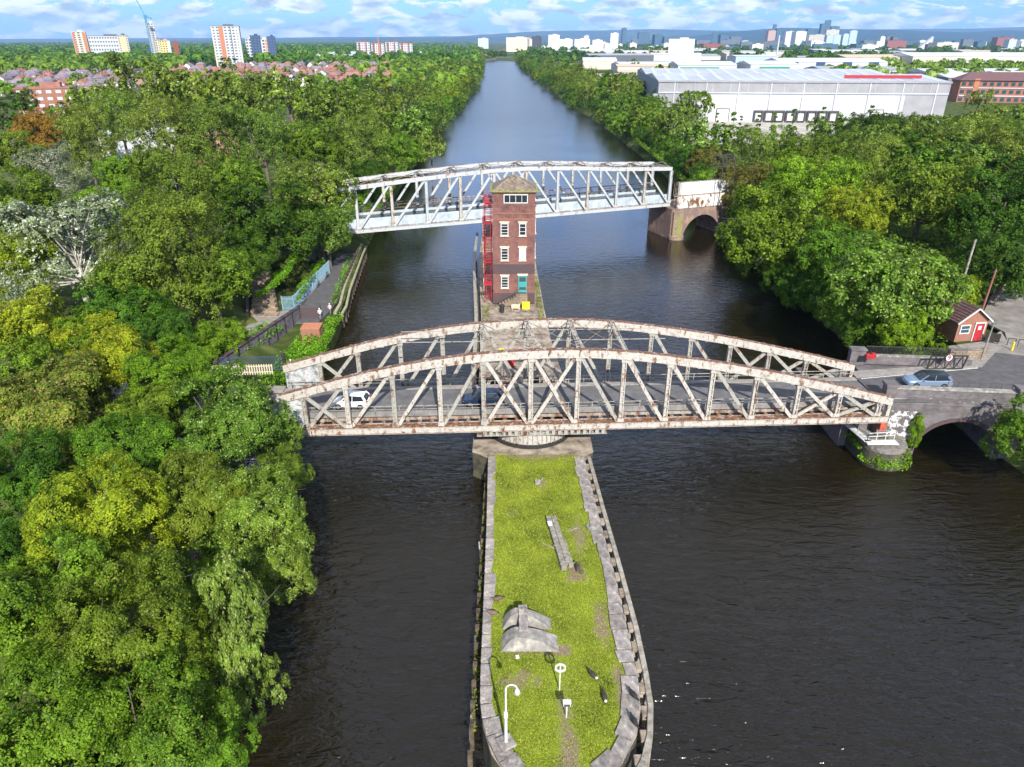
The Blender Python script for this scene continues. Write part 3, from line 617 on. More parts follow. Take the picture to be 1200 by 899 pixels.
scol = ramp(nz(7, 8, .7), [(.35, (.13, .10, .06)), (.65, (.29, .22, .15))])
# bare earth: worn track along the middle at the tip, plus irregular patches
se = n.new('ShaderNodeSeparateXYZ'); l.new(tcn.outputs['Object'], se.inputs[0])
def mth(op, a, b=None, c_=None, clamp=False):
    q = n.new('ShaderNodeMath'); q.operation = op; q.use_clamp = clamp
    for i, vv in enumerate((a, b, c_)):
        if vv is None: continue
        if isinstance(vv, (int, float)): q.inputs[i].default_value = vv
        else: l.new(vv, q.inputs[i])
    return q.outputs[0]
wob = nz(1.1, 5)
def blob(cx_, cy_, rx_, ry_):
    dx = mth('DIVIDE', mth('SUBTRACT', se.outputs[0], cx_), rx_); dy = mth('DIVIDE', mth('SUBTRACT', se.outputs[1], cy_), ry_)
    return mth('SUBTRACT', 1.0, mth('ADD', mth('MULTIPLY', dx, dx), mth('MULTIPLY', dy, dy)))
mask = blob(3.3, 27.5, .75, 5.2)
for bb_ in ((2.8, 55.2, .6, .8), (4.9, 43.0, 1.1, 1.4), (.6, 32.8, 1.4, .9), (6.3, 37.5, .7, 2.4), (3.4, 35.2, 1.2, .8), (6.9, 31, .5, 4.0), (2.4, 60.6, 4.2, 1.7), (1.2, 35, 2.2, .5), (5.6, 47.5, .7, 3.0), (0, 50.8, .5, .5)):
    mask = mth('MAXIMUM', mask, blob(*bb_))
mask = mth('MAXIMUM', mask, -1.0)
mk = mth('MULTIPLY_ADD', mask, .20, mth('MULTIPLY_ADD', nz(5, 6, .7), .35, mth('MULTIPLY', wob, .8)))
mr = n.new('ShaderNodeMapRange'); mr.inputs[1].default_value = .57; mr.inputs[2].default_value = .76; l.new(mk, mr.inputs[0])
mx = n.new('ShaderNodeMix'); mx.data_type = 'RGBA'; l.new(mr.outputs[0], mx.inputs[0]); l.new(gcol, mx.inputs[6]); l.new(scol, mx.inputs[7]); l.new(mx.outputs[2], p.inputs['Base Color'])
bu = n.new('ShaderNodeBump'); bu.inputs['Strength'].default_value = .8; bu.inputs['Distance'].default_value = .04; l.new(nz(22, 4), bu.inputs['Height']); l.new(bu.outputs[0], p.inputs['Normal'])
poly('island_turf', [(-1.9, 60.35), (-1.75, 48.4), (-1.7, 34), (-1.5, 30.6), (-.9, 28.3), (.3, 26.4), (2.4, 25.7), (4.6, 26.3), (6.3, 28.1), (7.3, 30.2), (7.6, 33), (7.5, 36.2), (7.2, 44), (6.95, 50.8), (6.6, 60.35)], 2.98, gmx)
# grass blades
rn = np.random.default_rng(5)
def inpoly(px, py, P):
    c_ = np.zeros(len(px), bool); n_ = len(P)
    for i in range(n_):
        x0, y0 = P[i]; x1, y1 = P[(i + 1) % n_]
        cond = ((y0 > py) != (y1 > py)) & (px < (x1 - x0) * (py - y0) / (y1 - y0 + 1e-9) + x0); c_ ^= cond
    return c_
def rawmesh(name, V, nv, mats_, smooth=False):
    """V: (k*nv,3) vertices, faces are consecutive runs of nv vertices"""
    k = len(V) // nv; me = bpy.data.meshes.new(name); me.vertices.add(len(V)); me.vertices.foreach_set('co', V.astype(np.float32).ravel())
    me.loops.add(len(V)); me.loops.foreach_set('vertex_index', np.arange(len(V), dtype=np.int32)); me.polygons.add(k)
    me.polygons.foreach_set('loop_start', np.arange(0, len(V), nv, dtype=np.int32)); me.polygons.foreach_set('loop_total', np.full(k, nv, dtype=np.int32))
    me.update(calc_edges=True)
    for m_ in mats_: me.materials.append(m_)
    return me
def bare(px, py):
    m_ = np.full(len(px), -1.0)
    for (a, b, c_, d) in ((3.3, 27.5, .75, 5.2), (2.8, 55.2, .6, .8), (4.9, 43.0, 1.1, 1.4), (.6, 32.8, 1.4, .9), (6.3, 37.5, .7, 2.4), (3.4, 35.2, 1.2, .8), (6.9, 31, .5, 4.0), (2.4, 60.6, 4.2, 1.7), (5.6, 47.5, .7, 3.0)):
        m_ = np.maximum(m_, 1 - ((px - a) / c_) ** 2 - ((py - b) / d) ** 2)
    return m_
px = rn.uniform(-2, 8, 150000); py = rn.uniform(25, 60.5, 150000)
ok = inpoly(px, py, GR) & (bare(px, py) * .6 + rn.normal(0, .42, len(px)) + .25 * np.sin(px * 3.1 + py * 1.7) * np.sin(py * 2.3 - px) < .12)
px, py = px[ok], py[ok]; k = len(px)
h = rn.uniform(.03, .075, k) * (1 + .6 * np.clip(np.sin(px * 2.1 + np.sin(py * 1.3) * 2) * np.sin(py * 1.7 + px), 0, 1) ** 2); an = rn.uniform(0, 6.28, k); wd = rn.uniform(.02, .05, k)
lean = rn.normal(0, .05, (k, 2))
V = np.zeros((k, 3, 3)); V[:, 0] = np.stack([px - np.cos(an) * wd, py - np.sin(an) * wd, np.full(k, 2.98)], 1); V[:, 1] = np.stack([px + np.cos(an) * wd, py + np.sin(an) * wd, np.full(k, 2.98)], 1)
V[:, 2] = np.stack([px + lean[:, 0], py + lean[:, 1], 2.98 + h], 1)
M['grass'] = leafmat('grass_blades', (.085, .13, .010), (.37, .42, .035), (.40, .35, .09), .14, trans=.25)
go = bpy.data.objects.new('grass', rawmesh('grass', V.reshape(-1, 3), 3, [M['grass']])); C.objects.link(go)
tag(go, 'short bright green grass covering the canal island', 'grass', kind='stuff')

# coping stones round the island edge: each a thing
def along(pts, step_fn):
    out = []; i = 0; pos = 0.0; P_ = [Vector((a, b)) for a, b in pts]
    seg = [(P_[i + 1] - P_[i]).length for i in range(len(P_) - 1)]; tot = sum(seg)
    def at_(d):
        k_ = 0
        while k_ < len(seg) - 1 and d > seg[k_]: d -= seg[k_]; k_ += 1
        return P_[k_] + (P_[k_ + 1] - P_[k_]) * min(1, d / seg[k_])
    while pos < tot - .3:
        st = step_fn(); st = min(st, tot - pos); out.append((at_(pos), at_(pos + st))); pos += st
    return out
rs = random.Random(8)
loop = ISL[2:21]
nst = 0
for a, b in along(loop, lambda: rs.uniform(1.0, 1.9)):
    d = (b - a); ln = d.length; d.normalize(); inw = Vector((d.y, -d.x)) * -1      # island lies to the left of the outline
    wd_ = rs.uniform(.55, .85) if a.x < 0 and a.y > 30 else rs.uniform(.75, 1.15)
    gap = rs.uniform(.04, .09)
    a2 = a + d * gap; b2 = b - d * gap
    c1 = b2 + inw * (wd_ + rs.uniform(-.08, .08)); c2 = a2 + inw * (wd_ + rs.uniform(-.08, .08))
    mb = MB(); zt_ = 3.12 + rs.uniform(-.03, .03)
    o0 = Vector((a.x, a.y))
    pts = [(q - o0) for q in (a2, b2, c1, c2)]
    mb.prism([(q.x, q.y) for q in pts], -.55, zt_ - 2.9)
    o = mb.build('coping_stone', M['stone'], None, bevel=.05); o.location = (a.x, a.y, 2.9)
    side_ = 'west edge' if a.x < -1.5 else ('east edge' if a.x > 7 else 'rounded tip')
    tag(o, 'worn grey coping stone set in the %s of the grass island' % side_, 'coping stone', 'coping stones on the %s of the grass island' % side_); nst += 1
# timber fender along the east side, posts and planks
fen = empty('timber_fender', (8.8, 30, 0), 0, 'long grey timber fender rail on posts along the east side of the grass island', 'fender')
FR = [(7.6, 60.3), (8.05, 51.1), (8.4, 44.8), (8.72, 37.5), (8.72, 33.5), (8.6, 31.0), (8.2, 28.9), (7.55, 27.2), (6.7, 25.9), (5.3, 24.8)]
for (x0, y0), (x1, y1) in zip(FR, FR[1:]):
    mb = MB(); mb.bar((x0 - 8.8, y0 - 30, 2.72), (x1 - 8.8, y1 - 30, 2.72), .36, .36); mb.build('rail', M['timber'], fen, bevel=.03); mb = MB(); mb.bar((x0 - 8.8, y0 - 30, 1.4), (x1 - 8.8, y1 - 30, 1.4), .22, .3); mb.build('rail', M['timber'], fen, bevel=.03)
for a, b in along(FR, lambda: 1.75):
    mb = MB(); mb.box((a.x - 8.8, a.y - 30, 1.0), (.3, .3, 3.5)); mb.build('pile', M['timber'], fen)
    mb = MB(); mb.box((a.x - 9.05, a.y - 29.97, 2.66), (.6, .8, .26)); mb.build('strut', M['concrete_tan'], fen, bevel=.04)
fen2 = empty('timber_fender', (-2.4, 45, 0), 0, 'broken dark timber fender on the west side of the grass island', 'fender')
rs = random.Random(3)
for k in range(20):
    y = 26.8 + k * 1.65; x = -2.5 + (.9 if y < 28 else 0)
    mb = MB(); mb.box((x + 2.4, y - 45, .55 + rs.uniform(-.3, .2)), (.3, .3, 2.9)); mb.build('pile', M['timber_dark'], fen2)
    if rs.random() < .45:
        mb = MB(); mb.bar((x + 2.3, y - 45, 1.6 + rs.uniform(-.4, .3)), (x + 2.25 + rs.uniform(-.2, .1), y - 43.4, 1.4 + rs.uniform(-.6, .4)), .12, .22); mb.build('plank', M['timber'] if rs.random() < .5 else M['timber_dark'], fen2)
# fender on the west side of the tower part
fen3 = empty('timber_fender', (-5, 100, 0), 0, 'tall dark timber fender along the west side of the brick tower base', 'fender')
for k in range(26):
    y = 76 + k * 2.1; x = float(np.interp(y, [63, 90, 99.7, 112, 130, 150], [-4.5, -4.7, -5.1, -5.8, -6.8, -7]))
    mb = MB(); mb.box((x + 5, y - 100, 1.3), (.35, .35, 3.6)); mb.build('pile', M['timber_dark'], fen3)
mb = MB()
for (x0, y0), (x1, y1) in zip([(-4.8, 76), (-4.95, 90), (-5.35, 99.7), (-6.1, 112), (-7.1, 130)], [(-4.95, 90), (-5.35, 99.7), (-6.1, 112), (-7.1, 130), (-7.4, 150)]): mb.bar((x0 + 5, y0 - 100, 3.0), (x1 + 5, y1 - 100, 3.0), .5, .3)
mb.build('rail', M['timber'], fen3)

# concrete mooring mound (hatch like curved block)
mnd = empty('concrete_mooring_block', (-.75, 35.1, 2.95), 0, 'large weathered concrete block with curved sloping flanks and a slot, on the grass', 'concrete block')
def arch(x0, x1, y0, y1, h, name, taper):
    mb = MB(); vs = []; fs = []; m_ = 12
    for i in range(m_ + 1):
        t_ = i / m_; x = x0 + (x1 - x0) * t_
        z = h * (math.sin(min(1, t_ / .28) * math.pi / 2) if t_ < .28 else math.cos((t_ - .28) / .72 * math.pi / 2) ** 1.0)
        yb = y0; yt = y0 + taper * (1 - z / h) * 0
        vs += [(x, y0 - .0, 0), (x, y0 + .35 * (z / h), z), (x, y1 - .12 * (z / h), z), (x, y1, 0)]
    for i in range(m_):
        for j in range(3): fs.append((4 * i + j, 4 * i + 4 + j, 4 * i + 5 + j, 4 * i + 1 + j))
    fs += [(0, 1, 2, 3), tuple(4 * m_ + q for q in (3, 2, 1, 0))]
    mb.add(vs, fs); return mb.build(name, M['concrete'], mnd, bevel=.03)
arch(0, 3.95, 0, 1.5, .95, 'front_block', .3)
arch(.05, 3.55, 2.0, 3.1, 1.15, 'rear_block', .2)
mb = MB(); mb.bar((1.55, .9, 1.0), (1.5, 3.05, 1.28), .62, .14); mb.box((1.52, 1.95, .5), (.5, .5, 1.0)); mb.build('capping_slab', M['stone'], mnd, bevel=.02)
# timber baulk slab
slab = empty('mooring_slab', (3.8, 46.4, 2.95), R(8), 'long narrow grey weathered slab lying on the grass', 'slab')
mb = MB(); mb.box((-.22, .1, .22), (.42, 6.6, .44)); mb.box((.22, .35, .22), (.42, 6.0, .44)); mb.box((.42, -1.3, .16), (.4, 3.2, .32)); mb.build('beam', M['timber'], slab, bevel=.03)
mb = MB(); mb.box((-.3, 2.3, .46), (.36, .6, .05)); mb.build('metal_plate', M['white'], slab)
mb = MB(); mb.bar((-.55, -.6, .5), (.3, -1.2, .5), .07, .05); mb.bar((-.5, -2.9, .47), (.7, -2.9, .47), .05, .05); mb.build('strap', M['concrete'], slab)
def thing_mesh(name, mb, m, loc, label, cat, group=None, rz=0, bevel=0, smooth=False):
    o = mb.build(name, m, None, bevel=bevel, smooth=smooth); o.location = loc; o.rotation_euler = (0, 0, rz); return tag(o, label, cat, group)
mb = MB(); mb.box((0, 0, .2), (.5, .3, .42), .3); mb.tube((.2, .1, .2), (.55, .2, .55), .09, .07)
thing_mesh('stone_stump', mb, M['concrete'], (2.35, 55.2, 2.95), 'small broken grey stump of stone standing on the grass nearest the bridge', 'stump', bevel=.03)
mb = MB(); mb.box((0, 0, .3), (.34, .34, .7), .2); mb.box((.3, -.25, .1), (.35, .25, .22), .7); mb.tube((-.02, 0, .6), (-.02, 0, .95), .13, .1)
thing_mesh('mooring_post', mb, M['timber_dark'], (5.1, 43.2, 2.95), 'dark worn mooring post stump beside the end of the long slab', 'mooring post', bevel=.02)
for (x, y, rz) in ((4.95, 48.2, .5), (3.0, 46.1, -.6)):
    mb = MB(); mb.bar((-.6, 0, .05), (.6, 0, .05), .08, .05)
    thing_mesh('timber_batten', mb, M['timber'], (x, y, 3.0), 'thin pale batten lying on grass %s of the long grey slab' % ('to the right' if x > 4 else 'across the left side'), 'batten', rz=rz)
mb = MB(); mb.tube((0, 0, 0), (0, 0, .09), .5, .5, n=20); mb.tube((0, 0, .09), (0, 0, .28), .22, .18, n=14); thing_mesh('bollard', mb, M['concrete'], (6.75, 48.6, 3.05), 'round pale mooring bollard base on the east coping of the island', 'bollard')
mb = MB(); mb.box((0, 0, .08), (.24, .2, .16), .2); thing_mesh('paving_sett', mb, M['white'], (.35, 34.6, 2.98), 'small pale square sett in the grass in front of the concrete block', 'sett')

# swan neck lamp at the tip
lamp = empty('lamp_post', (-.35, 28.1, 3.1), 0, 'white swan neck lamp post on the rounded tip of the island', 'street lamp')
mb = MB(); mb.box((0, 0, .1), (.95, .95, .16), .5); mb.build('base_stone', M['stone'], lamp, bevel=.03)
mb = MB(); mb.tube((0, 0, .15), (0, 0, 2.2), .10, .085, n=12); mb.tube((0, 0, 2.2), (0, 0, 4.45), .06, .055, n=12)
pr_ = Vector((0, 0, 4.45))
for k in range(1, 9):
    a_ = math.pi * k / 8; q = Vector((.32 - .32 * math.cos(a_), 0, 4.45 + .34 * math.sin(a_))); mb.tube(pr_, q, .045, n=8); pr_ = q
mb.build('post', M['white'], lamp)
mb = MB(); mb.box((0, -.09, 2.5), (.22, .16, .34)); mb.build('control_box', M['white'], lamp)
mb = MB(); mb.tube((.64, 0, 4.46), (.64, 0, 4.25), .07, .2, n=14); mb.ball((.64, 0, 4.2), (.19, .19, .14), 12); mb.build('lantern', M['white'], lamp, smooth=True)
# ring sign and box post
rg = empty('ring_sign', (3.0, 32.0, 2.97), 0, 'thin white post carrying an upright white ring on the bare track', 'sign')
mb = MB(); mb.tube((0, 0, 0), (0, 0, 2.3), .045, n=8); mb.build('post', M['white'], rg)
mb = MB(); k_ = 20
for i in range(k_):
    a0, a1_ = 2 * math.pi * i / k_, 2 * math.pi * (i + 1) / k_
    mb.bar((.3 * math.cos(a0), -.06, 2.0 + .3 * math.sin(a0)), (.3 * math.cos(a1_), -.06, 2.0 + .3 * math.sin(a1_)), .06, .14)
mb.build('ring', M['white'], rg)
bx_ = empty('control_post', (3.3, 30.0, 2.97), 0, 'short white post topped by a small white cabinet, nearer the tip', 'post')
mb = MB(); mb.tube((0, 0, 0), (0, 0, 1.1), .05, n=8); mb.build('post', M['white'], bx_)
mb = MB(); mb.box((0, 0, 1.18), (.44, .26, .24)); mb.box((0, 0, 1.32), (.5, .32, .04)); mb.build('cabinet', M['white'], bx_)
mb = MB(); mb.box((0, -.145, 1.17), (.36, .03, .16)); mb.build('cabinet_door', M['darkgrey'], bx_)

# ------------------------------------------------------------------ brick control tower
tw = empty('control_tower', (.27, 108.4, 3.0), 0, 'tall square red brick control tower with hipped slate roof beside the aqueduct', 'tower')
HW = 3.18
mb = MB(); mb.box((0, 0, 7.6), (2 * HW, 2 * HW, 15.2)); mb.build('wall', M['brick_red'], tw)
mb = MB(); mb.box((0, 0, .85), (2 * HW + .16, 2 * HW + .16, 1.7)); mb.build('plinth', M['brick_blue'], tw)
mb = MB(); mb.box((0, 0, 5.5), (2 * HW + .03, 2 * HW + .03, 1.5)); mb.build('dark_band', M['brick_blue'], tw)
mb = MB(); mb.box((0, 0, 13.15), (2 * HW + .1, 2 * HW + .1, .16)); mb.box((0, 0, 14.0), (2 * HW + .12, 2 * HW + .12, .14)); mb.build('string_course', M['brick_orange'], tw)
mb = MB(); mb.box((0, 0, 15.25), (2 * HW + .26, 2 * HW + .26, .28)); mb.box((0, 0, 15.02), (2 * HW + .14, 2 * HW + .14, .18)); mb.build('cornice', M['brick_red'], tw)
mb = MB(); mb.box((0, 0, 16.1), (2 * HW - .1, 2 * HW - .1, 1.6)); mb.build('lantern_storey', M['brick_red'], tw)
mb = MB(); e = HW + .16; zr = 16.95
mb.add([(-e, -e, zr), (e, -e, zr), (e, e, zr), (-e, e, zr), (-e, -e, zr + .18), (e, -e, zr + .18), (e, e, zr + .18), (-e, e, zr + .18), (0, 0, 19.0)],
       [(3, 2, 1, 0), (0, 1, 5, 4), (1, 2, 6, 5), (2, 3, 7, 6), (3, 0, 4, 7), (4, 5, 8), (5, 6, 8), (6, 7, 8), (7, 4, 8)])
rf = mb.build('roof', M['roofslate'], tw)
mb = MB()
for (sx, sy) in ((1, 1), (1, -1), (-1, 1), (-1, -1)): mb.bar((sx * e, sy * e, zr + .2), (0, 0, 19.02), .14, .08)
mb.tube((0, 0, 18.95), (0, 0, 19.3), .12, .05); mb.build('ridge_tiles', M['concrete_tan'], rf)
mb = MB()
for (a, b) in (((-e, -e), (e, -e)), ((e, -e), (e, e)), ((e, e), (-e, e)), ((-e, e), (-e, -e))):
    mb.bar((a[0] * 1.01, a[1] * 1.01, zr + .22), (b[0] * 1.01, b[1] * 1.01, zr + .22), .24, .16)
mb.build('mossy_eaves', M['moss'], rf)
def window(parent, c, wd, ht, nrm, bars=(1, 3), frame=None, lintel=True, glass=None, name='window'):
    """c centre on the wall face, nrm outward axis angle"""
    wdw = bpy.data.objects.new
    T_ = Matrix.Translation(Vector(c)) @ Matrix.Rotation(nrm, 4, 'Z')
    mb = MB(); f_ = .12
    for sx in (-1, 1): mb.box((sx * (wd / 2 - f_ / 2), -.05, 0), (f_, .14, ht))
    for sz in (-1, 1): mb.box((0, -.05, sz * (ht / 2 - f_ / 2)), (wd - 2 * f_, .14, f_))
    for k in range(1, bars[0]): mb.box((-wd / 2 + wd * k / bars[0], -.045, 0), (.07, .1, ht - 2 * f_))
    for k in range(1, bars[1]): mb.box((0, -.04, -ht / 2 + ht * k / bars[1]), (wd - 2 * f_, .1, .06))
    o = mb.build(name, frame or M['white'], parent); o.matrix_local = T_
    mb = MB(); mb.box((0, -.01, 0), (wd - 2 * f_, .04, ht - 2 * f_)); g_ = mb.build('pane', glass or M['glass'], o)
    if lintel:
        mb = MB(); mb.box((0, -.06, ht / 2 + .16), (wd + .3, .18, .24)); mb.box((0, -.1, -ht / 2 - .08), (wd + .2, .26, .12)); mb.build('stone_trim', M['cream'], o)
    return o
yf = -HW
for (zc_, h_) in ((11.6, 1.85), (7.85, 1.9), (3.45, 1.85)):
    window(tw, (-1.38, yf, zc_), 1.15, h_, 0, (1, 4))
    if zc_ > 5: window(tw, (1.32, yf, zc_), 1.05, h_, 0, (1, 3), glass=M['white'] if zc_ < 10 else M['glass'])
for (zc_, h_) in ((11.6, 1.85), (7.85, 1.9)):
    window(tw, (HW, -1.3, zc_), 1.1, h_, R(90), (1, 4)); window(tw, (HW, 1.3, zc_), 1.1, h_, R(90), (1, 4))
window(tw, (.28, yf + .05, 16.1), 3.55, 1.3, 0, (4, 1), lintel=False)
window(tw, (HW - .05, 0, 16.1), 3.55, 1.3, R(90), (4, 1), lintel=False)
window(tw, (-HW + .05, 0, 16.1), 3.55, 1.3, R(-90), (4, 1), lintel=False)
mb = MB(); mb.box((1.35, yf - .05, 3.1), (1.3, .12, 2.75)); d_ = mb.build('door', M['teal'], tw)
mb = MB(); mb.box((1.35, yf - .12, 3.9), (1.0, .06, .7)); mb.box((1.35, yf - .12, 2.5), (1.0, .06, .35)); mb.build('pane', M['glass_sky'], d_)
mb = MB(); mb.box((1.35, yf - .1, 4.65), (1.6, .24, .3)); mb.build('lintel', M['cream'], d_)
mb = MB()
for k in range(7): mb.box((.5 - k * .42, yf - .75, 1.7 - .12 - k * .24), (.44, 1.1, .1)); mb.box((.5 - k * .42, yf - .75, (1.6 - k * .24) / 2), (.40, 1.0, max(.1, 1.6 - k * .24 - .14)))
mb.box((1.4, yf - .75, .82), (1.4, 1.2, 1.64)); mb.build('steps', M['brick_yellow'], tw)
mb = MB()
for (xa, za, xb, zb_) in ((.8, 2.65, -2.2, .95), (.8, 2.65, 2.1, 2.65)):
    mb.bar((xa, yf - 1.28, za), (xb, yf - 1.28, zb_), .06, .06)
for k in range(8): mb.bar((.8 - k * .43, yf - 1.28, 1.6 - k * .24), (.8 - k * .43, yf - 1.28, 2.65 - k * .243), .05, .05)
mb.build('handrail', M['darkgrey'], tw)
# red escape stair on the west face
mb = MB(); st_ = mb
levels = [(.3, 1), (3.4, -1), (6.4, 1), (9.4, -1), (12.4, 1)]
xx = -HW - .75
for i, (z0, dr) in enumerate(levels):
    y0, y1 = (-1.8, 1.6) if dr > 0 else (1.6, -1.8)
    for sx in (-.35, .35): mb.bar((xx + sx, y0, z0), (xx + sx, y1, z0 + 3.0), .05, .16)
    for k in range(13): mb.box((xx, y0 + (y1 - y0) * k / 13, z0 + 3.0 * k / 13 + .1), (.7, .24, .04))
    mb.box((xx, y1 + (.35 if dr > 0 else -.35), z0 + 3.0), (1.3, .9, .08))
    for sx in (-.42, .42): mb.bar((xx + sx, y0, z0 + 1.0), (xx + sx, y1, z0 + 4.0), .05, .05)
mb.build('escape_stair', M['red'], tw)
mb = MB()
for sx in (-.62, .45):
    for sy in (-2.5, 2.3): mb.box((xx + sx, sy, 7.6), (.09, .09, 15.2))
for z in (3.3, 6.3, 9.3, 12.3, 15.4):
    for sy in (-2.5, 2.3):
        mb.box((xx - .1, sy, z), (1.2, .1, .12)); mb.box((xx - .1, sy, z + 1.05), (1.2, .06, .06)); mb.box((xx - .1, sy, z + .6), (1.2, .04, .06))
mb.box((xx - .05, -2.1, 2.9), (1.25, .8, .5)); mb.box((xx, -2.1, 15.4), (.6, .6, .7))
mb.build('stair_frame', M['red'], tw)
mb = MB(); mb.box((-HW - 1.5, 3.5, 6.0), (.5, 1.2, 12.0)); mb.box((-HW - 1.5, 2.9, 9), (.1, .1, 6)); mb.build('service_riser', M['cream'], tw)
mb = MB(); mb.box((0, 0, .45), (1.15, .8, .9)); mb.box((0, 0, .95), (1.25, .9, .12)); thing_mesh('grit_bin', mb, M['yellow'], (2.1, 102.9, 2.96), 'bright yellow grit bin at the foot of the brick tower', 'grit bin', bevel=.05)
mb = MB(); mb.box((0, 0, .35), (1.3, .6, .1)); mb.box((-.5, 0, .17), (.1, .5, .34)); mb.box((.5, 0, .17), (.1, .5, .34)); mb.box((0, .26, .6), (1.3, .06, .4)); thing_mesh('bench', mb, M['cream'], (.55, 102.4, 2.96), 'pale bench beside the yellow bin at the tower foot', 'bench')
mb = MB(); mb.tube((0, 0, 0), (0, 0, 1.1), .33, .38, n=14); mb.tube((0, 0, 1.1), (0, 0, 1.22), .42, .3, n=14); thing_mesh('litter_bin', mb, M['black'], (-1.5, 101.3, 2.96), 'black litter bin on the island paving before the tower', 'litter bin')
mb = MB(); mb.box((0, 0, .5), (.9, .5, 1.0)); mb.box((0, 0, 1.04), (1.0, .6, .1)); thing_mesh('equipment_box', mb, M['yellow'], (-1.5, 84.6, 2.96), 'yellow lidded equipment box on the paving behind the road bridge', 'box')
mb = MB(); mb.box((0, 0, .7), (.7, .6, 1.4)); mb.box((0, -.32, .7), (.5, .05, 1.1)); mb.box((0, 0, 1.44), (.8, .7, .08)); thing_mesh('equipment_cabinet', mb, M['red'], (-.1, 81.5, 2.96), 'red upright cabinet on the paving behind the road bridge', 'cabinet')
# pivot machinery debris (girders, pipes) behind the bridge
def rubble(loc, label, seed):
    r = random.Random(seed); mb = MB()
    for k in range(9): mb.bar((r.uniform(-1, 1), r.uniform(-.8, .8), r.uniform(.1, .5)), (r.uniform(-1, 1), r.uniform(-.8, .8), r.uniform(.5, 1.9)), .1, .16)
    mb.box((0, 0, .3), (1.6, 1.0, .6)); return thing_mesh('machinery', mb, M['truss_rust'], loc, label, 'machinery')
rubble((-.6, 76.0, 2.96), 'rusty turning machinery with levers left of centre behind the road bridge', 2)
rubble((4.0, 74.6, 2.96), 'rusty turning machinery with levers right of centre behind the road bridge', 5)
def kiosk(loc, label, w_, d__, h_, m_):
    k_ = empty('machine_house', loc, 0, label, 'small building')
    mb = MB(); mb.box((0, 0, h_ / 2), (w_, d__, h_)); mb.build('wall', m_, k_)
    mb = MB(); mb.box((0, 0, h_ + .08), (w_ + .3, d__ + .3, .16)); mb.build('roof', M['roofslate'], k_)
    mb = MB(); mb.box((0, -d__ / 2 - .03, h_ * .42), (.8, .06, h_ * .8)); mb.build('door', M['black'], k_)
kiosk((-2.4, 73.4, 2.96), 'low dark brick machine house left behind the road bridge deck', 2.0, 1.6, 2.4, M['brick_blue'])
kiosk((2.3, 74.2, 2.96), 'low pinkish brick machine house in the middle behind the road bridge deck', 1.6, 1.6, 2.2, M['brick_red'])

# ------------------------------------------------------------------ east approach viaduct
VA = R(-5.0); via = empty('approach_viaduct', (38.55, 65.55, 0), VA, 'sooty brick approach viaduct with one wide arch at the east end of the swing bridge', 'viaduct')
def archwall(x0, x1, ax0, ax1, spring, crown, zt_, y0, y1, mi, parent, name='wall', seg=24, zb=-1.5):
    mb = MB(); c0 = (ax0 + ax1) / 2; rx_ = (ax1 - ax0) / 2
    ap = [(ax0, zb)] + [(c0 - rx_ * math.cos(math.pi * i / seg), spring + (crown - spring) * math.sin(math.pi * i / seg)) for i in range(seg + 1)] + [(ax1, zb)]
    out = [(x0, zb)] + ap + [(x1, zb), (x1, zt_), (x0, zt_)]
    def face(y):
        # quads between arch points and the top edge
        vs = []; fs = []
        xs_ = [x0] + [q[0] for q in ap] + [x1]; zs_ = [zb] + [q[1] for q in ap] + [zb]
        for x_, z_ in zip(xs_, zs_): vs += [(x_, y, z_), (x_, y, zt_)]
        # first column from x0 to ax0
        for i in range(len(xs_) - 1):
            if abs(xs_[i] - xs_[i + 1]) < 1e-6: continue
            fs.append((2 * i, 2 * i + 2, 2 * i + 3, 2 * i + 1))
        return vs, fs
    for y in (y0, y1): mb.add(*face(y))
    n_ = len(out); vs = [(p[0], y0, p[1]) for p in out] + [(p[0], y1, p[1]) for p in out]
    mb.add(vs, [(i, (i + 1) % n_, n_ + (i + 1) % n_, n_ + i) for i in range(n_)])
    return mb.build(name, mi, parent)
archwall(0.0, 14.5, 4.35, 12.3, .6, 4.2, 6.35, 0.0, 9.3, M['brick_sooty'], via)
mb = MB(); mb.box((7.4, .25, 7.05), (13.6, .5, 1.3)); mb.build('parapet', M['brick_sooty'], via)
mb = MB(); mb.box((7.4, .25, 7.78), (13.7, .72, .2)); mb.build('parapet_coping', M['concrete'], via, bevel=.03)
mb = MB(); mb.box((7.0, -.05, 6.15), (14, .14, .22)); mb.build('string_course', M['brick_sooty'], via)
mb = MB(); c0, rx_ = 8.325, 3.975
for i in range(24):
    t0, t1 = math.pi * i / 24, math.pi * (i + 1) / 24
    p = lambda t_, k_: (c0 - rx_ * k_ * math.cos(t_), -.06, .6 + (3.6 + (k_ - 1) * 4) * math.sin(t_))
    mb.bar(((p(t0, 1.06)[0]), -.04, p(t0, 1.06)[2]), ((p(t1, 1.06)[0]), -.04, p(t1, 1.06)[2]), .08, .42)
mb.build('arch_ring', M['brick_blue'], via)
mb = MB(); mb.box((.45, .3, 4.2), (1.0, 1.1, 7.6)); mb.box((.45, .3, 8.12), (1.25, 1.35, .3)); mb.build('pilaster', M['brick_sooty'], via, bevel=.03)
mb = MB(); mb.box((13.3, .1, 4.2), (1.0, 1.0, 7.9)); mb.box((13.3, .1, 8.25), (1.3, 1.3, .3)); mb.build('pilaster', M['brick_sooty'], via, bevel=.03)
mb = MB(); mb.box((2.35, -.012, 3.4), (2.6, .02, 3.6)); mb.build('salt_stained_brickwork', M['brick_white'], via)
mb = MB(); mb.box((6, -.012, 6.6), (7, .02, .5)); mb.build('salt_streaks', brickmat('streaked_brick', (.135, .115, .115), (.09, .08, .082), (.15, .14, .135), ms=.015, bw=.5, bh=.16, stain=(.6, .58, .56), stain_scale=1.2, stain_pos=(.58, .61)), via)
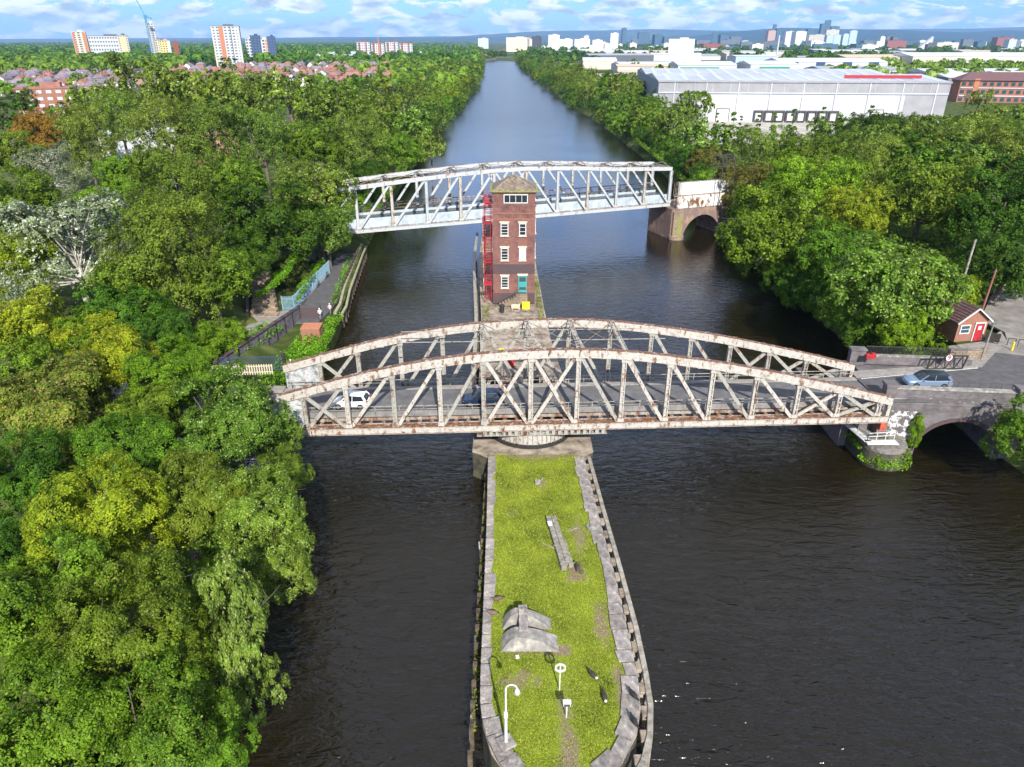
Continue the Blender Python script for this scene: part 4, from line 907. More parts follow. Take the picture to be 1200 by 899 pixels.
# north parapet with railing
mb = MB(); mb.box((6.6, 9.2, 7.0), (12.4, .4, 1.0)); mb.build('parapet', M['brick_sooty'], via)
mb = MB(); mb.box((6.6, 9.2, 7.55), (12.5, .55, .14)); mb.build('parapet_coping', M['concrete'], via)
mb = MB(); mb.box((.2, 9.3, 7.3), (1.6, .9, 1.8)); mb.box((.2, 9.3, 8.25), (1.8, 1.1, .16)); mb.build('pilaster', M['brick_sooty'], via)
mb = MB(); mb.bar((1.2, 9.55, 8.5), (12.3, 9.55, 8.5), .05, .06)
for k in range(70): mb.box((1.2 + k * .16, 9.55, 8.05), (.03, .03, .95))
mb.build('railing', M['darkgrey'], via)
mb = MB(); mb.bar((6.2, .75, 8.35), (13, .75, 8.35), .04, .04)
for k in range(7): mb.box((6.3 + k * 1.05, .75, 8.05), (.04, .04, .6))
mb.build('railing', M['darkgrey'], via)
mb = MB(); mb.box((0, 0, .35), (1.1, .5, .5)); mb.box((.3, 0, .65), (.5, .5, .15)); thing_mesh('road_barrier', mb, M['red'], (40.3, 73.2, 7.65), 'small red plastic barrier lying on the far parapet at the bridge end', 'barrier', bevel=.05)
# wall continuing east
cw = empty('roadside_wall', (52.4, 64.4, 6.2), R(-3), 'low brick wall continuing east from the viaduct pilaster', 'wall')
mb = MB(); mb.box((14, .2, .6), (28, .45, 1.5)); mb.build('wall', M['brick_sooty'], cw); mb = MB(); mb.box((14, .2, 1.42), (28, .6, .16)); mb.build('coping', M['concrete'], cw)
# round nosed pier under the bridge end
pier = empty('bridge_pier', (38.9, 64.6, 0), 0, 'round nosed stone pier with plants under the east end of the road bridge', 'pier')
def pierpoly(r_, zb, zt__, name, m_):
    pts = [(r_ * math.cos(math.pi + math.pi * i / 16), -.4 + r_ * math.sin(math.pi + math.pi * i / 16)) for i in range(17)]
    pts += [(r_, 12), (-r_ - .6, 12)]
    mb = MB(); mb.prism(pts, zb, zt__); return mb.build(name, m_, pier)
pierpoly(2.35, -2, 1.9, 'wall', M['quay']); pierpoly(2.2, 1.9, 2.3, 'coping', M['stone'])
mb = MB(); mb.box((-.4, 6.4, 3.8), (3.4, 8.5, 3.0)); mb.build('bearing_wall', M['brick_sooty'], pier)
mb = MB(); mb.box((-2.9, 9.5, 1.4), (.8, 14, 3.2)); mb.build('training_wall', M['brick_sooty'], pier)
mb = MB()
for (a, b) in (((-2.3, -1.3), (.6, -1.0)), ((-2.3, -1.3), (-3.4, 3.2))):
    for z in (3.3, 3.7): mb.bar((a[0], a[1], z), (b[0], b[1], z), .05, .05)
    for k in range(4): mb.bar((a[0] + (b[0] - a[0]) * k / 3, a[1] + (b[1] - a[1]) * k / 3, 2.8), (a[0] + (b[0] - a[0]) * k / 3, a[1] + (b[1] - a[1]) * k / 3, 3.7), .05, .05)
mb.box((-.9, -1.5, 2.75), (3.2, .9, .1)); mb.bar((-2.9, 3.4, 2.75), (-2.2, -1.3, 2.75), .8, .1); mb.build('access_walkway', M['white'], pier)
# aqueduct abutment with arch (east bank)
aba = empty('aqueduct_abutment', ((AQ[0] + .6) * 1.041, (AQ[1] - .6) * 1.041, -1.64), AA, 'brick aqueduct abutment with an arch and white boarded trough sides at the east bank', 'abutment'); aba.scale = (1.041,) * 3
archwall(.2, 22, 3.3, 13.2, .4, 6.2, 7.9, 0, 9, brickmat('purple_brick', (.24, .15, .13), (.18, .12, .11), (.20, .17, .15), ms=.015, bw=.5, bh=.16, stain=(.34, .24, .16), stain_scale=.5, stain_pos=(.5, .62)), aba)
mb = MB(); mb.box((1.6, -.35, 3.6), (2.4, .7, 7.6)); mb.build('pilaster', M['brick_yellow'], aba); mb = MB(); mb.box((1.9, -.72, 3.8), (.8, .06, 4.6)); mb.build('mossy_recess', M['moss'], aba)
mb = MB(); mb.tube((1.6, -.3, -.5), (1.6, -.3, 2.3), 1.7, 1.6, n=20); mb.build('pier_footing', M['brick_yellow'], aba)
mb = MB(); mb.box((11, -.05, 9.2), (19.5, .2, 2.5)); mb.build('rusty_side_plate', rustmat('peeling_white_plate', (.66, .65, .62), .50, .56, 0, .9), aba)
mb = MB(); mb.box((11, .55, 11.9), (18.6, .25, 2.6)); mb.build('white_hoarding', M['white'], aba)
mb = MB()
for k in range(3): mb.bar((.4 + k * .7, .35, 10.6), (.4 + k * .7, .35, 13.3), .06, .06)
mb.box((10.6, .2, 10.5), (20, .5, .14)); mb.bar((1, .2, 13.4), (20, .2, 13.4), .06, .06)
for z in (9, 10, 11, 12, 13): mb.bar((.5, -.2, z), (2.0, .8, z), .06, .06)
for q in (.4, 1.1, 1.8): mb.bar((q, -.2, 7.6), (q, -.2, 13.6), .07, .07)
mb.build('frame_rails', M['truss_rust'], aba)
mb = MB()
for (x, y) in ((14, 3), (17, 3), (14, 6), (17, 6)): mb.bar((x, y, 8), (x, y, 17.5), .14, .14)
for z in (15.5, 17.3):
    for y in (3, 6): mb.bar((12.6, y, z), (18.4, y, z), .1, .1)
    for x in (14, 17): mb.bar((x, 2, z), (x, 7, z), .1, .1)
mb.bar((14, 3, 15.5), (17, 3, 17.3), .07, .07)
gy = thing_mesh('steel_gantry', mb, M['darkgrey'], (AQ[0] + .6, AQ[1] - .6, 0), 'open grey steel gantry frame standing among trees behind the white hoarding', 'gantry', rz=AA)
# west abutments
wa = empty('bridge_abutment', (-24.0, 60.2, 0), BA, 'dark brick abutment under the west end of the swing bridge', 'abutment')
mb = MB(); mb.box((-4.5, 4.2, 2.4), (7.2, 10.5, 5.6)); mb.build('wall', M['brick_sooty'], wa)
mb = MB(); mb.box((-4.5, 4.2, 5.28), (7.6, 10.9, .3)); mb.build('coping', M['concrete'], wa)
mb = MB(); mb.box((-.6, -2.3, 3.2), (1.6, 1.0, .12))
for z in (3.6, 4.0, 4.3): mb.bar((-1.4, -2.8, z), (.2, -2.8, z), .05, .05)
for k in range(4): mb.box((-1.4 + k * .53, -2.8, 3.75), (.05, .05, 1.1))
mb.build('access_platform', M['white'], wa)
waq = empty('aqueduct_abutment', ((AQ[0] - 72.6 * math.cos(AA)) * 1.041, (AQ[1] - 72.6 * math.sin(AA)) * 1.041, -.6), AA, 'brick aqueduct abutment hidden among trees on the west bank', 'abutment')
mb = MB(); mb.box((-4, 3.6, 4.2), (7, 9, 8.6)); mb.build('wall', M['brick_sooty'], waq)
mb = MB(); mb.box((-4, 3.6, 8.6), (7.4, 9.4, .3)); mb.build('coping', M['concrete'], waq)
# west bank details -------------------------------------------------
hs_ = empty('brick_valve_house', (-27.3, 90.4, 3.0), R(2), 'small orange brick box with a dark opening among weeds on the west quay', 'small building')
mb = MB(); mb.box((0, 0, .95), (2.5, 2.2, 1.9)); mb.build('wall', M['brick_orange'], hs_)
mb = MB(); mb.box((0, 0, 1.95), (2.6, 2.3, .12)); mb.build('roof_slab', mat('orange_brick_paving', (.42, .17, .09), .9, noise=[(.35, (.34, .13, .07)), (.65, (.50, .22, .12))], nscale=4), hs_)
mb = MB(); mb.box((.35, -1.11, .35), (.7, .06, .5)); mb.build('opening', M['black'], hs_)
bw_ = empty('boundary_wall', (-31.0, 97.6, 2.8), 0, 'dark grey panelled wall with piers running down from the quay gate to the road', 'wall')
P0, P1 = Vector((0, 0, 0)), Vector((-3.4, -22.5, 0)); n_ = 9
mb = MB()
for k in range(n_):
    a = P0.lerp(P1, k / n_); b = P0.lerp(P1, (k + 1) / n_); z_ = 1.1 + 1.1 * (k / n_)
    mb.bar((a.x, a.y, z_), (b.x, b.y, z_ + .1), .28, 2.4)
mb.build('panel', mat('grey_purple_render', (.14, .12, .135), .85, noise=[(.35, (.10, .085, .10)), (.65, (.19, .17, .18))], nscale=1.5), bw_)
mb = MB()
for k in range(n_ + 1):
    a = P0.lerp(P1, k / n_); z_ = 1.1 + 1.1 * (k / n_); mb.box((a.x, a.y, z_ + .05), (.42, .42, 2.7), R(8))
mb.build('pier', M['black'], bw_)
mb = MB(); mb.bar((0, 0, 2.4), (-3.4, -22.5, 3.65), .55, .1); mb.build('coping', M['brick_blue'], bw_)
gw = empty('quay_gate', (-29.4, 97.6, 3.2), R(3), 'solid dark gate between the panelled wall and the quay path', 'gate')
mb = MB(); mb.box((0, 0, .95), (3.0, .08, 1.9)); mb.build('panel', M['brick_blue'], gw); mb = MB()
for x in (-1.5, 1.5): mb.box((x, 0, 1.05), (.18, .18, 2.1))
mb.build('post', M['black'], gw)
# blue palisade
bf = empty('palisade_fence', (-34.4, 100.9, 3.3), 0, 'blue steel palisade fence beside the quay path below the brambles', 'fence')
pts = [(0, 0), (1.7, .1), (1.9, 6), (2.2, 12), (2.6, 19)]
mb = MB()
for (a, b) in zip(pts, pts[1:]):
    A_, B_ = Vector(a), Vector(b); L_ = (B_ - A_).length; nn2 = int(L_ / .17)
    for z in (.45, 1.9): mb.bar((a[0], a[1], z), (b[0], b[1], z), .05, .07)
    for k in range(nn2): q = A_.lerp(B_, k / nn2); mb.box((q.x, q.y, 1.15), (.075, .03, 2.3))
mb.build('pales', M['bluefence'], bf)
for q in [(0, 0), (1.7, .1)] + [(1.7 + .9 * k / 8, .1 + 18.9 * k / 8) for k in range(1, 9)]:
    mb = MB(); mb.box((q[0], q[1], 1.2), (.12, .12, 2.4)); mb.build('post', M['bluefence'], bf)
mb = MB(); mb.bar((1.75, 0, .1), (2.65, 19, .1), .2, .25); mb.build('kerb', M['concrete'], bf)
# brick steps (old ramp wall)
stp = empty('brick_steps', (-38.1, 98.2, 3.3), 0, 'wide crumbling buff brick steps climbing the bank beside the blue fence', 'steps')
mb = MB()
for k in range(13):
    y = k * 1.25; w0 = 2.2 - k * .10; mb.box((-k * .38 + 1.6, y + .65, (.32 * (k + 1)) / 2 - .2), (w0 * 2 * .9, 1.3, .32 * (k + 1) + .4))
mb.build('treads', M['brick_yellow'], stp)
mb = MB(); mb.bar((-.7, 0, .2), (-5.6, 16, 4.5), .3, 1.2); mb.build('side_wall', M['brick_blue'], stp)
mb = MB(); mb.box((0, 0, .5), (.5, .5, 1.0)); mb.box((0, 0, 1.05), (.6, .6, .12)); thing_mesh('litter_bin', mb, M['black'], (-34.8, 92.0, 3.4), 'black square litter bin at the railing of the small plaza', 'litter bin')
hr = empty('hand_railing', (-38.5, 90.0, 3.3), 0, 'thin grey hand railing along the edge of the small plaza', 'railing')
mb = MB()
for z in (.55, 1.0): mb.bar((0, 0, z), (3.4, 1.8, z), .05, .05)
for k in range(5): mb.box((k * .85, k * .45, .5), (.06, .06, 1.0))
mb.build('rails', M['darkgrey'], hr)
# quay wall with fender and chain railing
qf = empty('quay_fender', (-27.0, 105.0, 2.7), 0, 'mossy double timber fender along the west quay edge', 'fender')
Q = [(.3, -4), (.2, 0), (-.9, 8), (-1.8, 18), (-2.8, 29), (-3.3, 36)]
for a, b in zip(Q, Q[1:]):
    mb = MB(); mb.bar((a[0], a[1], .2), (b[0], b[1], .2), .4, .35); mb.bar((a[0] + .95, a[1], -.1), (b[0] + .95, b[1], -.1), .35, .3); mb.build('rail', mat('mossy_timber', (.28, .27, .16), .9, noise=[(.35, (.20, .20, .08)), (.6, (.38, .35, .24))], nscale=2) if a == Q[0] else bpy.data.materials['mossy_timber'], qf)
for k in range(18):
    y = -3 + k * 2.2; x = float(np.interp(y, [q[1] for q in Q], [q[0] for q in Q])); mb = MB(); mb.box((x + .9, y, -1.2), (.32, .32, 2.4)); mb.build('pile', M['timber_dark'], qf)
qr = empty('quay_railing', (-27.3, 102.0, 3.1), 0, 'dark post and rail fence between the quay path and the water', 'railing')
mb = MB()
for z in (.5, .95): 
    for a, b in zip([(-.1, 0), (-.6, 8), (-1.2, 18), (-2.2, 31)], [(-.6, 8), (-1.2, 18), (-2.2, 31), (-2.3, 33)]): mb.bar((*a, z), (*b, z), .06, .07)
for k in range(17):
    y = k * 1.95; x = float(np.interp(y, [0, 8, 18, 31], [-.1, -.6, -1.2, -2.2])); mb.box((x, y, .55), (.14, .14, 1.1))
mb.build('posts_and_rails', M['timber_dark'], qr)
# white paling fence by the road, blue railing behind
wf = empty('paling_fence', (-31.6, 70.9, 6.7), R(4), 'short pale wooden paling fence beside the road at the west bridge end', 'fence')
mb = MB(); mb.bar((0, 0, 1.0), (5.2, 0, 1.0), .07, .1); mb.bar((0, 0, .3), (5.2, 0, .3), .07, .1)
for k in range(20): mb.box((k * .27, -.05, .62), (.13, .04, 1.2))
mb.build('pales', M['cream'], wf)
br_ = empty('steel_railing', (-33.0, 73.4, 5.8), R(3), 'dark blue steel railing behind the pale paling fence', 'railing')
mb = MB(); mb.bar((0, 0, 1.9), (7, 0, 1.9), .06, .06); mb.bar((0, 0, .3), (7, 0, .3), .06, .06)
for k in range(44): mb.box((k * .16, 0, 1.1), (.045, .03, 1.8))
mb.build('bars', mat('dark_blue_steel', (.05, .07, .12), .5), br_)
mb = MB(); mb.box((7.1, 0, 1.1), (.35, .35, 2.4)); mb.build('post', M['black'], br_)

# ------------------------------------------------------------------ gatekeeper's hut, gate, poles
hut = empty('gatehouse_hut', (54.3, 80.8, 6.6), R(9), 'small red brick hut with plum tiled gable roof and red door', 'hut')
mb = MB(); mb.box((2.0, 5.2, 1.35), (4.0, 10.4, 2.7)); mb.side([(0, 2.7), (4, 2.7), (2, 4.15)], 0, 10.4); mb.build('wall', M['brick_orange'], hut)
mb = MB()
for s_ in (-1, 1):
    a = (2 + s_ * 2.35, 2.45); b = (2, 4.2)
    mb.add([(a[0], -.3, a[1]), (b[0], -.3, b[1]), (b[0], 10.7, b[1]), (a[0], 10.7, a[1]), (a[0], -.3, a[1] + .12), (b[0], -.3, b[1] + .12), (b[0], 10.7, b[1] + .12), (a[0], 10.7, a[1] + .12)],
           [(0, 1, 2, 3), (7, 6, 5, 4), (0, 4, 5, 1), (1, 5, 6, 2), (2, 6, 7, 3), (3, 7, 4, 0)])
for k in range(7): mb.box((2 - .32 * (k + .5) - .05, 5.2, 4.38 - .24 * (k + .5)), (.06, 11, .03)); mb.box((2 + .32 * (k + .5) + .05, 5.2, 4.38 - .24 * (k + .5)), (.06, 11, .03))
rf = mb.build('roof', M['tile_purple'], hut)
mb = MB(); mb.box((1.0, 9.4, 4.3), (.9, .7, 2.0)); mb.box((1.0, 9.4, 5.35), (1.0, .8, .14)); mb.tube((1.0, 9.4, 5.4), (1.0, 9.4, 5.8), .16, n=8); mb.build('chimney', M['brick_orange'], rf)
mb = MB()
for s_ in (-1, 1): mb.bar((2 + s_ * 2.4, -.36, 2.45), (2, -.36, 4.28), .1, .15)
mb.build('bargeboard', M['white'], hut)
window(hut, (1.0, 0, 1.6), 1.35, 1.15, 0, (1, 2), lintel=False, glass=M['glass_sky'])
mb = MB(); mb.box((2.95, -.04, 1.1), (1.1, .1, 2.2)); d_ = mb.build('door', M['red'], hut)
mb = MB(); mb.box((2.95, -.11, 1.7), (.42, .03, .5)); mb.build('notice', M['white'], d_)
mb = MB()
for x in (2.3, 3.6): mb.box((x, -.07, 1.15), (.12, .14, 2.3))
mb.box((2.95, -.07, 2.33), (1.42, .14, .14)); mb.build('door_frame', M['white'], hut)
# gate lying along the north parapet, with the round number plate
gt = empty('barrier_gate', (46.6, 72.55, 6.62), R(1), 'black lattice road gate with a white disc reading 9 against the far parapet', 'gate')
mb = MB(); L_ = 4.0
mb.bar((0, 0, .12), (L_, 0, .12), .09, .1); mb.bar((.15, 0, 1.65), (L_ + .3, 0, 1.65), .1, .12); mb.bar((0, 0, .1), (.15, 0, 1.7), .12, .12); mb.bar((L_, 0, .1), (L_ + .3, 0, 1.7), .12, .12)
for k in range(4):
    a = k * 1.0; mb.bar((a + .05, 0, .15), (a + .75, 0, 1.62), .07, .1); mb.bar((a + .75, 0, 1.62), (a + 1.0, 0, .15), .06, .08)
mb.build('frame', M['black'], gt)
mb = MB(); mb.tube((2.15, -.07, 1.5), (2.15, -.12, 1.5), .36, n=24); dk = mb.build('number_disc', M['white'], gt)
tcu = bpy.data.curves.new('numeral', 'FONT'); tcu.body = '9'; tcu.size = .8; tcu.extrude = .01; tcu.align_x = 'CENTER'; tcu.align_y = 'CENTER'; tcu.offset = .012
to = bpy.data.objects.new('numeral', tcu); C.objects.link(to); dg = bpy.context.evaluated_depsgraph_get(); tme = bpy.data.meshes.new_from_object(to.evaluated_get(dg)); bpy.data.objects.remove(to)
tme.materials.clear(); tme.materials.append(M['red']); to = bpy.data.objects.new('numeral', tme); C.objects.link(to); to.parent = dk; to.location = (2.15, -.135, 1.5); to.rotation_euler = (R(90), 0, 0)
def pole(loc, h_, r_, m_, label, lean=(0, 0)):
    p_ = empty('telegraph_pole', loc, 0, label, 'pole'); mb = MB(); mb.tube((0, 0, 0), (lean[0], lean[1], h_), r_, r_ * .7, n=10); mb.build('shaft', m_, p_)
    mb = MB(); mb.box((lean[0], lean[1], h_ - .3), (.5, .1, .12)); mb.tube((lean[0], lean[1], h_ - .1), (lean[0], lean[1], h_ + .12), .05); mb.build('cap', M['darkgrey'], p_)
pole((60.6, 92.0, 6.4), 10.0, .17, M['timber'], 'tall pale grey wooden pole rising behind the hut chimney', (.4, .3))
pole((61.3, 87.6, 6.5), 7.2, .15, mat('rusty_pole', (.25, .10, .08), .7), 'shorter rusty red pole right behind the hut roof', (.5, .3))
pole((54.6, 75.6, 6.6), 4.6, .11, M['concrete'], 'short pale grey post in front of the hut door', (.25, .1))
hp = empty('hedge_wall', (52.3, 75.6, 6.6), 0, 'low brick wall with pale coping in front of the hut', 'wall')
mb = MB(); mb.box((0, 0, .6), (3.2, .4, 1.2)); mb.box((2.3, .3, .6), (1.6, .4, 1.2), R(20)); mb.build('wall', M['brick_yellow'], hp); mb = MB(); mb.box((0, 0, 1.25), (3.4, .6, .12)); mb.build('coping', M['stone'], hp)
bk = empty('cycle_rack', (60.2, 79.8, 6.6), R(-20), 'black tubular cycle rack on the pavement right of the hut', 'cycle rack')
for k in range(3):
    mb = MB(); x = k * 1.1; mb.bar((x, 0, 0), (x, 0, .9), .07, .07); mb.bar((x + .8, 0, 0), (x + .8, 0, .9), .07, .07); mb.bar((x, 0, .9), (x + .8, 0, .9), .07, .07); mb.build('hoop', M['black'], bk)
mb = MB(); mb.box((0, 0, .8), (1.5, .1, 1.1)); mb.box((-.6, 0, .3), (.08, .08, .6)); mb.box((.6, 0, .3), (.08, .08, .6)); thing_mesh('notice_board', mb, M['black'], (58.6, 80.3, 6.6), 'black notice board standing right of the hut', 'notice board', rz=R(-25))
mb = MB(); mb.tube((0, 0, 0), (0, 0, .9), .12, .1, n=10); mb.ball((0, 0, .95), .13); thing_mesh('bollard', mb, M['yellow'], (59.8, 78.2, 6.6), 'small yellow bollard beside the road right of the hut', 'bollard')

# road markings (kerb edge lines)
def strip(p0, p1, w_, z, m, name='road_marking'):
    mb = MB(); mb.bar((*p0, z), (*p1, z), w_, .008); o = mb.build(name, m); tag(o, kind='structure')
strip(bl(36.5, 7.0), (52.7, 73.05), .12, 6.612, M['line']); strip(bl(36.5, 2.2), (56, 65.2), .12, 6.612, M['line'])
for k in range(8): strip((60 + k * 1.6, 70 + k * .9), (60.8 + k * 1.6, 70.45 + k * .9), .14, 6.612, M['line'])

# ------------------------------------------------------------------ cars
def loft(stations, name, m, parent, smooth=True):
    """stations: (x, [(y,z)...half ring from bottom centre to top centre])"""
    mb = MB(); vs = []; fs = []; n_ = None
    for x, ring in stations:
        full = [(x, y, z) for y, z in ring] + [(x, -y, z) for y, z in reversed(ring)]
        n_ = len(full); vs += full
    for i in range(len(stations) - 1):
        for j in range(n_): fs.append((i * n_ + j, i * n_ + (j + 1) % n_, (i + 1) * n_ + (j + 1) % n_, (i + 1) * n_ + j))
    fs += [tuple(range(n_)), tuple((len(stations) - 1) * n_ + q for q in range(n_ - 1, -1, -1))]
    mb.add(vs, fs); o = mb.build(name, m, parent)
    if smooth:
        me_ = o.data; me_.polygons.foreach_set('use_smooth', [True] * len(me_.polygons)); md = o.modifiers.new('es', 'EDGE_SPLIT'); md.split_angle = R(35)
    return o
def car(loc, rz, L_, W_, Hh, paint, roofm, label, suv=False, kind='hatch'):
    c_ = empty('car', loc, rz, label, 'car')        # faces -x
    h2 = W_ / 2; g_ = .2; belt = Hh * .62; hood = Hh * .56 if not suv else Hh * .6
    def ring(wf, zb, zt_): w_ = h2 * wf; return [(w_ * .8, zb), (w_, zb + .12), (w_ * 1.0, (zb + zt_) * .55), (w_ * .97, zt_ - .08), (w_ * .88, zt_)]
    X = lambda t_: -L_ / 2 + L_ * t_
    cab_ = .2 if kind == 'hatch' else .24
    st = [(X(0), ring(.74, .35, hood * .72)), (X(.025), ring(.88, .24, hood * .85)), (X(.1), ring(.97, g_, hood * .94)), (X(cab_), ring(1, g_, hood)), (X(cab_ + .06), ring(1, g_, belt)), (X(.55), ring(1, g_, belt + .01)), (X(.85), ring(1, g_, belt + .04)), (X(.96), ring(.94, g_ + .05, belt + .02)), (X(1), ring(.82, .4, belt - .1))]
    loft(st, 'body', paint, c_)
    # glasshouse
    def gr(wf0, z0, wf1, z1): return [(h2 * wf0, z0), (h2 * wf0, z0 + .02), (h2 * (wf0 + wf1) / 2 + .01, (z0 + z1) / 2), (h2 * wf1, z1 - .03), (h2 * wf1 * .9, z1)]
    zt_ = Hh - .03
    b0 = belt - .05
    cab = .235 if kind == 'hatch' else .25
    rear = .97 if kind == 'hatch' else .95
    loft([(X(cab), gr(.82, b0, .8, b0 + .05)), (X(cab + .07), gr(.86, b0, .82, b0 + (zt_ - b0) * .52)), (X(cab + .15), gr(.90, b0, .79, b0 + (zt_ - b0) * .93)), (X(cab + .2), gr(.91, b0, .78, zt_ - .02)), (X(.6), gr(.92, b0, .78, zt_)), (X(.86), gr(.91, b0, .76, zt_ - .05)), (X(.945), gr(.88, b0, .76, b0 + (zt_ - b0) * .6)), (X(rear + .01), gr(.82, b0, .78, b0 + .1))], 'windows', M['glass'], c_)
    loft([(X(cab + .185), [(h2 * .70, zt_ - .03), (h2 * .74, zt_ - .01), (h2 * .72, zt_ + .015), (h2 * .5, zt_ + .03), (h2 * .2, zt_ + .035)]),
          (X(.6), [(h2 * .70, zt_ - .02), (h2 * .76, zt_), (h2 * .73, zt_ + .03), (h2 * .5, zt_ + .045), (h2 * .2, zt_ + .05)]),
          (X(.9), [(h2 * .66, zt_ - .1), (h2 * .73, zt_ - .07), (h2 * .70, zt_ - .03), (h2 * .5, zt_ - .01), (h2 * .2, zt_)])], 'roof', roofm, c_)
    for sy in (-1, 1):
        mb = MB()
        for (t0, z0, t1, z1, wd_) in ((cab + .03, b0 + .06, cab + .185, zt_ - .02, .09), (.58, b0, .59, zt_ - .02, .09), (.955, b0 + .1, .87, zt_ - .06, .26)):
            y0_ = h2 * .915; y1_ = h2 * .79
            mb.bar((X(t0), sy * y0_, z0), (X(t1), sy * y1_, z1), .05, wd_)
        mb.build('pillars', paint, c_)
        mb = MB(); mb.box((X(.32), sy * (h2 + .06), belt + .02), (.18, .16, .12)); mb.build('door_mirror', paint, c_, bevel=.02)
        mb = MB(); mb.box((X(.035), sy * h2 * .66, hood * .72), (.14, .34, .12)); mb.build('headlight', mat('lamp_lens', (.6, .62, .62), .1, spec=.8) if 'lamp_lens' not in bpy.data.materials else bpy.data.materials['lamp_lens'], c_, bevel=.02)
        mb = MB(); mb.box((X(.985), sy * h2 * .74, belt - .12), (.12, .26, .2)); mb.build('tail_light', M['red'], c_, bevel=.02)
        for t_ in (.18, .80):
            r_ = .33 if not suv else .36
            mb = MB(); mb.tube((X(t_), sy * (h2 - .24), r_), (X(t_), sy * (h2 + .015), r_), r_, n=20); w0 = mb.build('wheel', M['tyre'], c_)
            mb = MB(); mb.tube((X(t_), sy * (h2 + .0), r_), (X(t_), sy * (h2 + .03), r_), r_ * .62, n=14); mb.build('rim', M['rim'], w0)
    mb = MB(); mb.box((X(.012), 0, hood * .48), (.08, h2 * 1.1, .16)); mb.box((X(.5), 0, g_), (L_ * .8, W_ * .8, .1)); mb.build('grille', M['black'], c_)
    return c_
def paint(name, col, metal=.2): return mat(name, col, .22, metal, spec=.6)
wp = paint('white_car_paint', (.78, .78, .76), 0); dp = paint('dark_blue_car_paint', (.012, .025, .06)); sp = paint('silver_blue_car_paint', (.30, .40, .54), .5); blk = paint('black_roof_paint', (.015, .02, .03))
pc = bl(-18.2, 3.05); car((pc[0], pc[1], 6.6), BA - R(5), 3.6, 1.66, 1.5, wp, wp, 'small white hatchback driving west over the swing bridge', kind='hatch')
pc = bl(-4.9, 3.1); car((pc[0], pc[1], 6.6), BA, 4.2, 1.78, 1.46, dp, dp, 'dark blue hatchback behind the centre lattice of the swing bridge')
car((44.4, 68.5, 6.6), R(-3), 4.6, 1.86, 1.6, sp, blk, 'silver blue car with a black roof behind the viaduct parapet', suv=True)

# ------------------------------------------------------------------ people
def person(loc, rz, label, top_c, leg_c, hair_c, stride=.35, sit=False):
    """walking figure, one skinned body, facing +x"""
    J = {'pel': (0, 0, .95), 'sp': (0.01, 0, 1.18), 'ch': (.02, 0, 1.38), 'nk': (.03, 0, 1.50), 'hd': (.05, 0, 1.60), 'ht': (.05, 0, 1.70),
         'hl': (0, .09, .90), 'kl': (stride * .45, .10, .50), 'al': (stride * .55, .10, .09), 'tl': (stride * .55 + .17, .11, .04),
         'hr': (0, -.09, .90), 'kr': (-stride * .1, -.10, .48), 'ar': (-stride * .8, -.10, .14), 'tr': (-stride * .8 + .16, -.11, .04),
         'sl': (.02, .19, 1.40), 'el': (-.08, .25, 1.14), 'wl': (.06, .26, .92), 'fl': (.10, .26, .84),
         'sr': (.02, -.19, 1.40), 'er': (-.02, -.25, 1.13), 'wr': (.16, -.24, .95), 'fr': (.21, -.24, .88)}
    rad = dict(pel=.14, sp=.13, ch=.15, nk=.06, hd=.095, ht=.07, hl=.10, kl=.065, al=.045, tl=.04, hr=.10, kr=.065, ar=.045, tr=.04, sl=.06, el=.045, wl=.035, fl=.03, sr=.06, er=.045, wr=.035, fr=.03)
    E_ = [('pel', 'sp'), ('sp', 'ch'), ('ch', 'nk'), ('nk', 'hd'), ('hd', 'ht'), ('pel', 'hl'), ('hl', 'kl'), ('kl', 'al'), ('al', 'tl'), ('pel', 'hr'), ('hr', 'kr'), ('kr', 'ar'), ('ar', 'tr'), ('ch', 'sl'), ('sl', 'el'), ('el', 'wl'), ('wl', 'fl'), ('ch', 'sr'), ('sr', 'er'), ('er', 'wr'), ('wr', 'fr')]
    ks = list(J); me_ = bpy.data.meshes.new('b'); me_.from_pydata([J[k] for k in ks], [(ks.index(a), ks.index(b)) for a, b in E_], [])
    o = bpy.data.objects.new('b', me_); C.objects.link(o)
    md = o.modifiers.new('s', 'SKIN'); sb_ = o.modifiers.new('u', 'SUBSURF'); sb_.levels = 1; sb_.render_levels = 1
    for i, k in enumerate(ks): me_.skin_vertices[0].data[i].radius = (rad[k], rad[k])
    me_.skin_vertices[0].data[0].use_root = True
    dg = bpy.context.evaluated_depsgraph_get(); dg.update()
    fm = bpy.data.meshes.new_from_object(o.evaluated_get(dg)); bpy.data.objects.remove(o)
    fm.materials.clear()
    skin = bpy.data.materials.get('skin') or mat('skin', (.45, .27, .19), .6)
    for m_ in (skin, mat('jacket', top_c, .8), mat('trousers', leg_c, .85), M['black']): fm.materials.append(m_)
    for p_ in fm.polygons:
        c_ = p_.center; arm = abs(c_.y) > .185
        p_.material_index = 0 if c_.z > 1.47 or (arm and c_.z < .93) else (1 if c_.z > .93 else (2 if c_.z > .1 else 3)); p_.use_smooth = True
    root = empty('person', loc, rz, label, 'person')
    fm.name = 'body'; bo = bpy.data.objects.new('body', fm); C.objects.link(bo); bo.parent = root
    mb = MB(); mb.ball((.035, 0, 1.665), (.105, .10, .10), 12); mb.build('hair', mat('hair', hair_c, .9), root, smooth=True)
    return root
person((-24.3, 71.3, 6.72), R(180), 'person in a dark top and white trousers with pale hair walking on the bridge footway', (.05, .07, .12), (.75, .75, .75), (.7, .68, .62))
person((-27.9, 97.2, 3.35), R(100), 'person in a white top and white cap behind the small brick box on the quay', (.72, .66, .68), (.2, .2, .24), (.75, .72, .74))
person((-26.9, 99.2, 3.35), R(90), 'person in pale pink by the quay railing', (.6, .42, .45), (.15, .15, .2), (.75, .7, .68))
